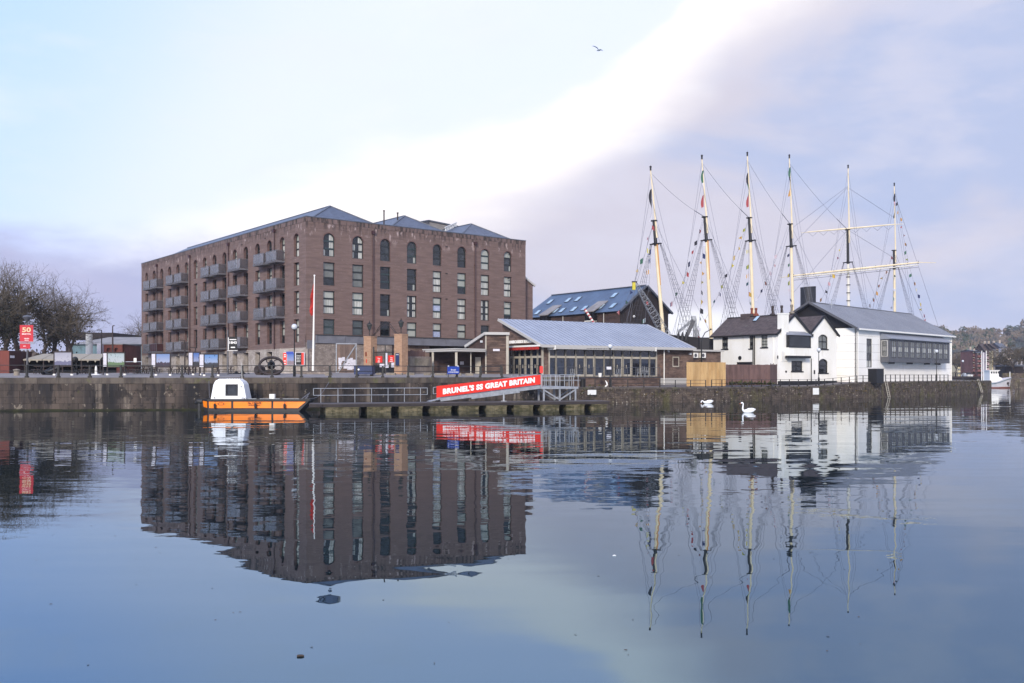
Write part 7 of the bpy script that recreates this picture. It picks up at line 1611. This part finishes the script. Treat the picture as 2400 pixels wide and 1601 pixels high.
# ================================================================== trees without leaves
def bare_tree(name, label, x, y, z, H, W, seed, levels=6, group=None, lean=0, ivy=0, tw=.012):
    r = random.Random(seed); o = thing(name, label, 'tree', (x, y, z), group); tb = MB(); cb = MB(); ib = []
    def grow(p, d_, L, rad, lv):
        n = 3 if lv < 3 else 2; q = p; dd = d_
        for k in range(n):
            dd = (dd + V(r.gauss(0, .10), r.gauss(0, .10), r.gauss(.03, .06))).normalized(); q2 = q + dd * L / n; r2 = rad * (1 - .45 * (k + 1) / n)
            if lv < 2: tb.tube(q, q2, rad * (1 - .45 * k / n), r2, 7, caps=False)
            elif lv < 4: cb.tube(q, q2, max(rad * (1 - .45 * k / n), tw), max(r2, tw), 4, caps=False)
            else:
                s_ = dd.cross(V(.2, 1, .1)).normalized() * max(rad * .8, tw); cb.poly([q - s_, q + s_, q2 + s_ * .6, q2 - s_ * .6])
            if ivy and lv < 3 and r.random() < .9: ib.append((q2.copy(), .7 * L / n + .3))
            q = q2
            if lv < levels and k < n - 1 and lv > 0: kids(q, dd, L * .8, r2 * .55, lv + 1, 1)
        if lv < levels: kids(q, dd, L, rad * .55, lv + 1, 3 if lv < 2 else (3 if r.random() < .55 else 2))
    def kids(q, dd, L, rad, lv, c):
        a0 = r.uniform(0, 6.28); ax = dd.orthogonal().normalized(); bx = dd.cross(ax)
        for k in range(c):
            a = a0 + 6.283 * k / c + r.gauss(0, .3); sp_ = r.uniform(.35, .75) if lv < 3 else r.uniform(.4, 1.0)
            nd = (dd * math.cos(sp_) + (ax * math.cos(a) + bx * math.sin(a)) * math.sin(sp_)); nd.x *= W; nd.y *= W; nd.normalize()
            grow(q, nd, L * r.uniform(.62, .84), rad, lv)
    grow(V(x, y, z), V(lean, 0, 1).normalized(), H * .27, H * .028, 0)
    build(tb, 'trunk', 'bark', o); build(cb, 'crown', 'twig', o)
    if ivy:
        lb = MB()
        for c_, rd in ib:
            for _ in range(int(ivy)):
                q = c_ + V(r.gauss(0, rd * .5), r.gauss(0, rd * .5), r.gauss(0, rd * .6)); a = r.uniform(0, 6.28); u_ = V(math.cos(a), math.sin(a), r.uniform(-.5, .5)) * .16; v_ = V(-math.sin(a) * .4, math.cos(a) * .4, 1).normalized() * .15; lb.poly([q - u_, q - v_, q + u_, q + v_])
        build(lb, 'ivy', 'ivy', o)
    return o
def tat(px, D): return ((px - CX) * D / F, D)
for i, (px, D, H, W, sd_, ivy, lab) in enumerate([(56, 132, 18.6, .82, 5, 34, 'tallest bare tree at the left with ivy thickened trunk behind the red banner'), (118, 138, 16.6, .9, 8, 26, 'broad bare tree right of the tallest, behind the mist print'), (176, 134, 13.4, 1.15, 17, 4, 'spreading bare tree with open twigs in front of the teal shed'),
        (6, 128, 15.2, 1.0, 23, 34, 'dark bare tree at the left edge behind the red cabin'), (-60, 135, 12.5, 1.1, 29, 10, 'bare tree just beyond the left edge of the quay trees'), (96, 150, 16, 1.0, 31, 30, 'bare tree farther back between the two tallest ones')]):
    x, y = tat(px, D); bare_tree('bare_tree', lab, x, y, 3.3, H, W, sd_, 6, 'bare trees at the left of the quay', ivy=ivy)
x, y = tat(322, 215); bare_tree('bare_tree', 'small bare birch like tree against the left corner of the warehouse', x, y, 3.3, 15, .9, 41, 6, ivy=2)
# ================================================================== sheds behind the left quay
D = 175; a_, b_ = pt(166, 879, D), pt(334, 879, D); o = thing('teal_shed', 'long low teal industrial shed with pale grey roof left of the warehouse', 'shed', (a_.x, D, 3.3)); zt0 = pt(0, 806, D).z; zt1 = pt(0, 790, D + 10).z
mb = MB(); mb.box(a_.x, b_.x + 6, D, D + 20, 3.2, zt0); build(mb, 'wall', 'teal_wall', o)
mb = MB(); mb.poly([(a_.x - .3, D - .5, zt0 - .1), (b_.x + 6, D - .5, zt0 - .1), (b_.x + 6, D + 10, zt1), (a_.x + 3, D + 10, zt1)]); mb.poly([(a_.x + 3, D + 10, zt1), (b_.x + 6, D + 10, zt1), (b_.x + 6, D + 20, zt0), (a_.x, D + 20, zt0)]); build(mb, 'roof', 'grey_roof', o)
mb = MB(); x = a_.x + .5
while x < b_.x + 5: mb.box(x, x + .07, D - .06, D, 3.3, zt0 - .2); x += 1.3
build(mb, 'ribs', 'teal_wall', o, kind='stuff')
p, q = pt(233, 829, 165), pt(245, 806, 165); mb = MB(); mb.box(p.x, q.x, 164, 165, 3.3, q.z); build(mb, 'panel', 'paper', o)
a_, b_ = pt(243, 808, 160), pt(287, 808, 160); o = thing('brick_hut', 'small red brick building with two arched openings in front of the teal shed', 'building', (a_.x, 160, 3.3)); fr = Fr(a_.x, 160, 1, 0)
hs2 = [(fr.T(250), fr.T(259), 3.3, fr.Z(254, 815), True), (fr.T(268), fr.T(277), 3.3, fr.Z(272, 815), True)]; mb = MB(); facade(mb, fr, 0, fr.T(287), 3.2, a_.z, hs2, .4); mb.box(a_.x, b_.x, 160.5, 168, 3.2, a_.z - .02); build(mb, 'wall', 'red_brick', o)
mb = MB(); mb.box(a_.x - .1, b_.x + .1, 159.9, 168, a_.z, a_.z + .15); build(mb, 'roof', 'grey_roof', o)
mb = MB(); c = pt(145, 787, 200); e_ = pt(270, 784, 200); mb.box(c.x, e_.x, 199, 215, c.z - .6, c.z + .6); 
for x in (c.x + 1, (c.x + e_.x) / 2, e_.x - 1): mb.box(x - .2, x + .2, 200, 200.4, 3.3, c.z)
build(mb, 'dark_gantry_roof', 'timber_black', None, 'long dark flat roof on posts behind the bare trees and teal shed', 'roof')
p = pt(209, 829, 150); t_ = pt(209, 783, 150); mb = MB(); mb.tube(V(p.x, 150, 3.3), t_, .55, .5, 14); build(mb, 'white_column', 'white_paint', None, 'stout white column in front of the teal shed', 'column')
for px, yt, D, nm, lab in ((238, 774, 140, 'lamp_pole', 'thin dark lamp pole right of the white column'), (264, 764, 130, 'timber_pole', 'dark pointed pole behind the balloon print'), (433, 768 + 30, 120, 'lamp_pole', 'short pole in front of the warehouse left wall'), (458, 815, 110, 'lamp_pole', 'short dark pole by the hills print')):
    p = pt(px, 879, D); t_ = pt(px, yt, D); o = thing(nm, lab, 'pole', (p.x, D, 3.2)); mb = MB(); mb.tube(V(p.x, D, 3.2), t_, .1 if nm == 'lamp_pole' else .17, .07, 7); build(mb, 'shaft', 'old_iron', o)
    mb = MB(); mb.beam(t_, t_ - V(.7 if nm == 'lamp_pole' else -.25, 0, -.05), .08, .12); build(mb, 'arm', 'old_iron', o)
# ================================================================== far shore on the right
def bank(pts, z, m, name):
    mb = MB(); mb.poly([V(a, b_, z) for a, b_ in pts])
    for a, b_ in zip(pts, pts[1:]): mb.poly([V(*a, -1), V(*b_, -1), V(*b_, z), V(*a, z)])
    return build(mb, name, m, kind='structure')
bank([(84, 330), (165, 300), (150, 282), (128, 240), (108.5, 206), (240, 206), (1200, 600), (1200, 1500), (-200, 1500), (84, 420)][::-1], 2.3, 'rubble_dark', 'far_bank')
def far_house(name, px0, px1, ytop, D, m, lab, rm='tile_brown', floors=4, cols=2, pitch=3, cat='house', dp=9, grp='terrace houses on the far shore'):
    a_, b_ = pt(px0, ytop, D), pt(px1, ytop, D); o = thing(name, lab, cat, (a_.x, D, 2.2), grp); fr = Fr(a_.x, D, 1, 0); L = b_.x - a_.x; H = a_.z; hl = []
    fh = (H - 2.6) / floors
    for i in range(floors):
        for j in range(cols): c = L * (j + .5) / cols; hl.append((c - .5, c + .5, 2.9 + i * fh + .5, 2.9 + i * fh + .5 + fh * .5, 0))
    mb = MB(); facade(mb, fr, 0, L, 2.2, H, hl, .25); mb.poly([(a_.x, D, 2.2), (a_.x, D + dp, 2.2), (a_.x, D + dp, H), (a_.x, D, H)]); mb.poly([(b_.x, D, 2.2), (b_.x, D + dp, 2.2), (b_.x, D + dp, H), (b_.x, D, H)]); build(mb, 'wall', m, o)
    for h in hl: mb = MB(); mb.fbox(fr, h[0], h[1], h[2], h[3], -.24, -.2); mb.fbox(fr, h[0], h[1], (h[2] + h[3]) / 2 - .05, (h[2] + h[3]) / 2 + .05, -.2, -.15, 1); build(mb, 'window', ['glass_dark', 'white_paint'], o)
    mb = MB(); e = .3; mb.poly([(a_.x - e, D - .4, H), (b_.x + e, D - .4, H), (b_.x + e, D + dp / 2, H + pitch), (a_.x - e, D + dp / 2, H + pitch)]); mb.poly([(a_.x - e, D + dp, H), (b_.x + e, D + dp, H), (b_.x + e, D + dp / 2, H + pitch), (a_.x - e, D + dp / 2, H + pitch)])
    for x in (a_.x, b_.x): mb.poly([(x, D, H), (x, D + dp, H), (x, D + dp / 2, H + pitch)])
    rf_ = build(mb, 'roof', rm, o)
    mb = MB(); mb.box(b_.x - .7, b_.x - .1, D + dp / 2 - .5, D + dp / 2 + .5, H, H + pitch + .9); build(mb, 'chimney', 'r_buff', rf_)
mat('r_pink', '#bfaab3', '#b3a0a8', .5, rough=.9); mat('r_cream', '#cfc3a0', '#c2b692', .5, rough=.9); mat('r_white', '#cfcdd2', '#c0bdc4', .5, rough=.9); mat('r_brick', '#75504e', '#644341', .6, rough=.9); mat('r_buff', '#a89c90', '#988c80', .5, rough=.9)
for args in [('brick_block', 2281, 2291, 823, 318, 'r_brick', 'tall dark red brick block left of the pale terrace', 'lead', 5, 2, .6), ('brick_block', 2291.3, 2300, 827, 316, 'r_brick', 'narrower red brick block joining the lilac house', 'lead', 5, 2, .6),
        ('terrace_house', 2300.5, 2311, 826, 335, 'r_white', 'narrow white terrace house behind the moored masts', 'tile_brown', 4, 2, 2), ('terrace_house', 2311.3, 2325, 826, 332, 'r_pink', 'lilac pink terrace house with brown tiled roof', 'tile_brown', 4, 2, 3.2),
        ('terrace_house', 2325.3, 2334, 822, 330, 'r_cream', 'pale yellow terrace house right of the pink one', 'tile_brown', 4, 1, 2.6), ('terrace_house', 2334.3, 2347, 818, 328, 'r_buff', 'buff terrace house partly behind bare branches', 'tile_brown', 4, 2, 2), ('terrace_house', 2347.3, 2360, 816, 326, 'r_white', 'off white terrace house left of the big tree trunk', 'lead', 4, 2, 2),
        ('terrace_house', 2360.3, 2376, 826, 325, 'r_buff', 'buff house directly behind the big tree', 'tile_brown', 3, 2, 2), ('terrace_house', 2384, 2425, 838, 322, 'r_white', 'long white house at the right edge of the picture', 'lead', 2, 4, 1.2),
        ('terrace_house', 2232, 2237, 858, 420, 'r_white', 'tiny white house end next to the museum corner', 'lead', 3, 1, 1), ('terrace_house', 2245, 2251, 855, 400, 'r_cream', 'tiny narrow cream house by the far road', 'lead', 3, 1, 1), ('terrace_house', 2252, 2263, 860, 405, 'r_brick', 'low brick houses left of the white car', 'tile_brown', 2, 2, 1.5)]: far_house(*args)
p0_, p1_ = pt(2228, 886, 235), pt(2306, 885, 215); mb = MB(); mb.box(p0_.x - 10, p1_.x + 1, 262, 263, -1, 1.2); 
o = thing('quay_bridge', 'dark low footbridge and balustrade beyond the corner of the quay', 'bridge', (p0_.x, 250, 1)); mb = MB(); a_, b_ = pt(2225, 884, 250), pt(2308, 883, 250); mb.box(a_.x, b_.x, 250, 252, 2.2, 2.75); build(mb, 'deck', 'timber_black', o)
mb = MB(); 
for k in range(26): x = a_.x + (b_.x - a_.x) * k / 25; mb.box(x - .05, x + .05, 250, 250.1, 2.75, 3.6)
build(mb, 'baluster', 'timber_black', o, kind='stuff'); mb = MB(); mb.box(a_.x, b_.x, 249.95, 250.15, 3.6, 3.75); mb.box(a_.x, b_.x, 250.4, 251.5, -1, 2.2); build(mb, 'handrail', 'timber_black', o)
# parked car on the far road
p = pt(2274, 880, 300); o = thing('parked_car', 'small white car parked by the far road with its headlights to the viewer', 'car', (p.x, 300, 2.3)); s_ = 1.0; z = 2.3
mb = MB(); mb.hexa([(p.x - 1.0, 300, z + .25), (p.x + 1.0, 300, z + .25), (p.x + 1.0, 304, z + .25), (p.x - 1.0, 304, z + .25), (p.x - .95, 300.1, z + .9), (p.x + .95, 300.1, z + .9), (p.x + .95, 304, z + 1.0), (p.x - .95, 304, z + 1.0)]); mb.hexa([(p.x - .9, 301, z + .9), (p.x + .9, 301, z + .9), (p.x + .9, 303.8, z + .95), (p.x - .9, 303.8, z + .95), (p.x - .7, 301.7, z + 1.5), (p.x + .7, 301.7, z + 1.5), (p.x + .7, 303.3, z + 1.5), (p.x - .7, 303.3, z + 1.5)]); build(mb, 'body', 'white_paint', o)
mb = MB(); mb.poly([(p.x - .8, 301.05, z + .97), (p.x + .8, 301.05, z + .97), (p.x + .66, 301.62, z + 1.44), (p.x - .66, 301.62, z + 1.44)]); build(mb, 'windscreen', 'glass_dark', o)
for sg in (-1, 1):
    mb = MB(); mb.tube(V(p.x + sg * .95, 300.8, z + .3), V(p.x + sg * .75, 300.8, z + .3), .32, n=12); build(mb, 'wheel', 'black_iron', o); mb = MB(); mb.box(p.x + sg * .7 - .18, p.x + sg * .7 + .18, 299.97, 300.05, z + .6, z + .75); build(mb, 'headlight', 'lamp_globe', o)
# moored white motor vessel at the quay corner
D = 228; bv = thing('motor_vessel', 'white wooden motor vessel with raked bow moored beyond the quay corner', 'boat', (pt(2350, 0, D).x, D, 0)); q = lambda px, py, y=D: pt(px, py, y)
dk_ = [(2310, 896), (2322, 895.5), (2335, 892.5), (2350, 887.5), (2362, 885), (2370, 884)]; wlp = [(2306, 909), (2322, 909), (2335, 909), (2350, 909), (2360, 909), (2366.5, 909)]; mb = MB(); S_ = []
for k, ((a, b_), (c, e)) in enumerate(zip(dk_, wlp)):
    hb = [2.0, 2.0, 1.9, 1.5, .8, .06][k]; u0, l0 = pt(a, b_, D), pt(c, e, D); S_.append([u0 + V(0, -hb, 0), l0 + V(0, -hb * .7, 0), V(l0.x, l0.y, -.4), l0 + V(0, hb * .7, 0), u0 + V(0, hb, 0)])
for a, b_ in zip(S_, S_[1:]):
    for k in range(4): mb.poly([a[k], b_[k], b_[k + 1], a[k + 1]])
    mb.poly([a[0], b_[0], b_[4], a[4]])
mb.poly(S_[0]); build(mb, 'hull', 'r_white', bv)
mb = MB()
for a, b_ in zip(S_, S_[1:]): mb.beam(a[0] - V(0, .05, .3), b_[0] - V(0, .05, .3), .1, .12)
build(mb, 'rubbing_strake', 'teal_wall', bv)
mb = MB()
for a, b_ in zip(S_, S_[1:]): mb.beam(a[1] - V(0, .05, -.12), b_[1] - V(0, .05, -.12), .06, .22)
build(mb, 'boot_topping', 'rust', bv)
a, b_ = pt(2313, 876, D), pt(2334, 869, D); mb = MB(); mb.box(a.x, b_.x, D - 1.4, D + 1.4, pt(0, 896, D).z, b_.z); mb.box(a.x - .2, b_.x + .2, D - 1.6, D + 1.6, b_.z, b_.z + .15); mb.hexa([(b_.x, D - 1.2, .9), (pt(2345, 0, D).x, D - 1.2, .9), (pt(2345, 0, D).x, D + 1.2, .9), (b_.x, D + 1.2, .9), (b_.x, D - 1.1, pt(0, 882, D).z), (pt(2343, 0, D).x, D - 1.1, pt(0, 886, D).z), (pt(2343, 0, D).x, D + 1.1, pt(0, 886, D).z), (b_.x, D + 1.1, pt(0, 882, D).z)])
w_ = build(mb, 'wheelhouse', 'white_paint', bv)
for k in range(4): x = a.x + .25 + k * .55; mb = MB(); mb.box(x, x + .35, D - 1.44, D - 1.4, pt(0, 875.5, D).z, pt(0, 871, D).z); build(mb, 'window', 'glass_dark', w_)
mb = MB(); p = pt(2367, 885, D); mb.tube(p, p + V(0, 0, 1.4), .08); p = pt(2322, 876, D); mb.tube(p, pt(2345, 888, D), .05); build(mb, 'post', 'white_paint', bv)
mb = MB(); c = pt(2357, 898, D); mb.tube(V(c.x, D - .95, c.z), V(c.x, D - 1.15, c.z), .3, n=10); mb.tube(V(c.x, D - 1.1, c.z), V(c.x + .15, D - 1.2, c.z - .7), .08); build(mb, 'anchor', 'old_iron', bv)
for k, (px, lab) in enumerate(((2301, 'leftmost white mast rising beyond the quay corner'), (2305.5, 'middle white mast rising beyond the quay corner'), (2311.5, 'rightmost white mast rising beyond the quay corner'))):
    D = 240; p = pt(px, 0, D).x; o = thing('moored_yacht', lab, 'yacht', (p, D, 0), 'white yachts moored beyond the corner'); mb = MB(); mb.sweep([V(p - .2, D - 3.5, .9), V(p, D - 2, .6), V(p, D, .5), V(p, D + 3, .6)], [(.05, .05), (.8, .5), (1.0, .6), (.7, .5)], 8); build(mb, 'hull', 'grp_white', o)
    mb = MB(); mb.tube(V(p, D, .8), pt(px, 822 + 4 * (k % 2), D), .13, .09, 7); build(mb, 'mast', 'white_paint', o)
# hill, woods
def hh(px): return {0: 0}.get(px, 0) + 8 + 30 * (1 / (1 + math.exp(-(px - 2120) / 60))) + 6 * math.sin(px * .021) + 4 * math.sin(px * .05)
mb = MB(); rows_ = [(480, 0), (560, .25), (680, .6), (820, 1.0), (1000, .9)]; cols_ = list(range(1900, 3600, 40)); P_ = [[V((px - CX) / F * D, D, 2.2 + hh(px) * f) for px in cols_] for D, f in rows_]
for i in range(len(rows_) - 1):
    for j in range(len(cols_) - 1): mb.poly([P_[i][j], P_[i][j + 1], P_[i + 1][j + 1], P_[i + 1][j]])
build(mb, 'hill', 'hill_wood', kind='structure')
def clump(mb, c, rx, rz, n, r, sz, mi=0):
    for _ in range(n):
        a, b_ = r.uniform(0, 6.28), math.acos(r.uniform(-.3, 1)); k = r.uniform(.72, 1.05); q = c + V(rx * k * math.sin(b_) * math.cos(a), rx * k * math.sin(b_) * math.sin(a), rz * k * math.cos(b_)); t = r.uniform(0, 6.28); s_ = sz * r.uniform(.6, 1.3)
        u_ = V(math.cos(t), math.sin(t) * .4, r.uniform(-.4, .4)) * s_; v_ = V(-math.sin(t) * .3, .2, 1) * s_ * .8; mb.poly([q - u_, q - v_, q + u_, q + v_], mi)
r = random.Random(77); mb = MB(); eg = MB()
for i in range(430):
    px = r.uniform(2150, 2750); f = r.random() ** .7; D = 480 + 340 * f; z = 2.2 + hh(px) * (lerp(0, .25, (D - 480) / 80) if D < 560 else (lerp(.25, .6, (D - 560) / 120) if D < 680 else lerp(.6, 1, (D - 680) / 140))); x = (px - CX) / F * D; rx = r.uniform(3.5, 6.5)
    clump(eg if r.random() < .22 else mb, V(x, D, z + 2.5), rx, rx * r.uniform(.9, 1.3), 90, r, .95)
build(mb, 'woodland', 'wood_far', kind='stuff'); build(eg, 'evergreen_wood', 'evergreen', kind='stuff')
mb = MB()
for px in range(-700, 360, 14): D = 330; clump(mb, V((px - CX) / F * D, D, 5 + 2 * r.random()), 5, 4 + 2 * r.random(), 60, r, .8)
build(mb, 'left_woodland', 'wood_near', kind='stuff')
def crown_tree(px, ytop, D, m, lab, rx, grp='trees on the hill skyline', n=420, sz=.6, base=None):
    t_ = pt(px, ytop, D); o = thing('hill_tree', lab, 'tree', (t_.x, D, base if base else t_.z - rx * 3.2), grp); mb = MB(); mb.tube(V(t_.x, D, base if base else t_.z - rx * 3.2), t_ - V(0, 0, rx), .35, .15, 6); build(mb, 'trunk', 'bark', o); mb = MB(); c = t_ - V(0, 0, rx * 1.15)
    for k in range(7): clump(mb, c + V(r.gauss(0, rx * .45), r.gauss(0, rx * .4), r.gauss(0, rx * .4)), rx * .55, rx * .55, n // 7, r, sz)
    build(mb, 'crown', m, o)
for a in [(2250, 775, 800, 'evergreen', 'dark evergreen at the left end of the hill skyline', 6), (2283, 771, 800, 'evergreen', 'round dark evergreen near the middle of the hill skyline', 5.5), (2326, 768, 810, 'evergreen', 'tiny lone dark tree on the hill skyline', 1.6), (2336, 770, 810, 'wood_far', 'pale bare round tree right of the tiny lone one', 4), (2378, 760, 780, 'evergreen', 'tallest dark pine near the right edge of the skyline', 5), (2394, 762, 780, 'wood_far', 'pale bare round tree at the right edge of the skyline', 5), (2362, 768, 790, 'wood_far', 'low bare tree left of the tallest pine', 4)]: crown_tree(*a)
mb = MB(); p = pt(2276, 818, 560); mb.poly([pt(2262, 822, 560), pt(2290, 822, 560), pt(2288, 810, 620), pt(2266, 810, 620)]); build(mb, 'green_slope', 'grass_far', kind='structure')
x, y = tat(2379, 262); bare_tree('bare_tree', 'big bare tree with thick trunk at the far right shore', x, y, 2.3, 11.5, 1.15, 61, 6, 'bare trees on the far shore', tw=.03, ivy=2)
for px, D, H, sd_, lab in ((2352, 300, 9.0, 66, 'smaller bare tree in front of the buff and white terrace houses'), (2420, 250, 11, 71, 'bare tree just beyond the right edge of the shore'), (2258, 380, 13, 73, 'bare trees behind the tiny far houses'), (2240, 360, 11, 79, 'bare tree beside the museum corner on the far shore')): x, y = tat(px, D); bare_tree('bare_tree', lab, x, y, 2.3, H, 1.1, sd_, 5, 'bare trees on the far shore', tw=.04, ivy=2)
for px, D, y1, lab in ((2256.6, 232, 850, 'globe lamp beyond the quay corner beside the far houses'),): p = pt(px, 879, D); c = copy_tree(L0, None, (p.x, p.y, 1.9), lab); [bpy.data.objects.remove(ch) for ch in [x for x in bpy.data.objects if x.parent == c and x.name.startswith('street_sign')]]
mb = MB(); a_, b_ = pt(2350, 0, 250), pt(2420, 0, 250); mb.box(a_.x, b_.x, 250, 250.6, 2.2, 3.6); build(mb, 'shore_wall', 'rubble_dark', None, 'dark low wall along the far shore under the big bare tree', 'wall')
mb = MB(); a_, b_ = pt(2358, 0, 268), pt(2400, 0, 268); mb.box(a_.x, b_.x, 268, 274, 2.2, 5.5); mb.box(a_.x - .3, b_.x + .3, 267.5, 274.5, 5.5, 6.0, 1); build(mb, 'boat_shed', ['timber_black', 'lead'], None, 'low dark boathouse with grey roof behind the big bare tree', 'boathouse')
# hedge/low wall that closes the view between cafe and warehouse
# ================================================================== air
import bmesh
hz = bpy.data.materials.new('haze'); hz.use_nodes = True; t_ = hz.node_tree; t_.nodes.clear(); v_ = t_.nodes.new('ShaderNodeVolumePrincipled'); v_.inputs['Color'].default_value = (.80, .82, .95, 1); v_.inputs['Density'].default_value = .00018
ou = t_.nodes.new('ShaderNodeOutputMaterial'); t_.links.new(v_.outputs[0], ou.inputs['Volume'])
me = bpy.data.meshes.new('haze'); bm = bmesh.new(); bmesh.ops.create_cube(bm, size=1); bm.to_mesh(me); me.materials.append(hz)
ho_ = bpy.data.objects.new('haze', me); COL.objects.link(ho_); ho_.location = (0, 1240, 45); ho_.scale = (3200, 2660, 96); ho_['kind'] = 'stuff'
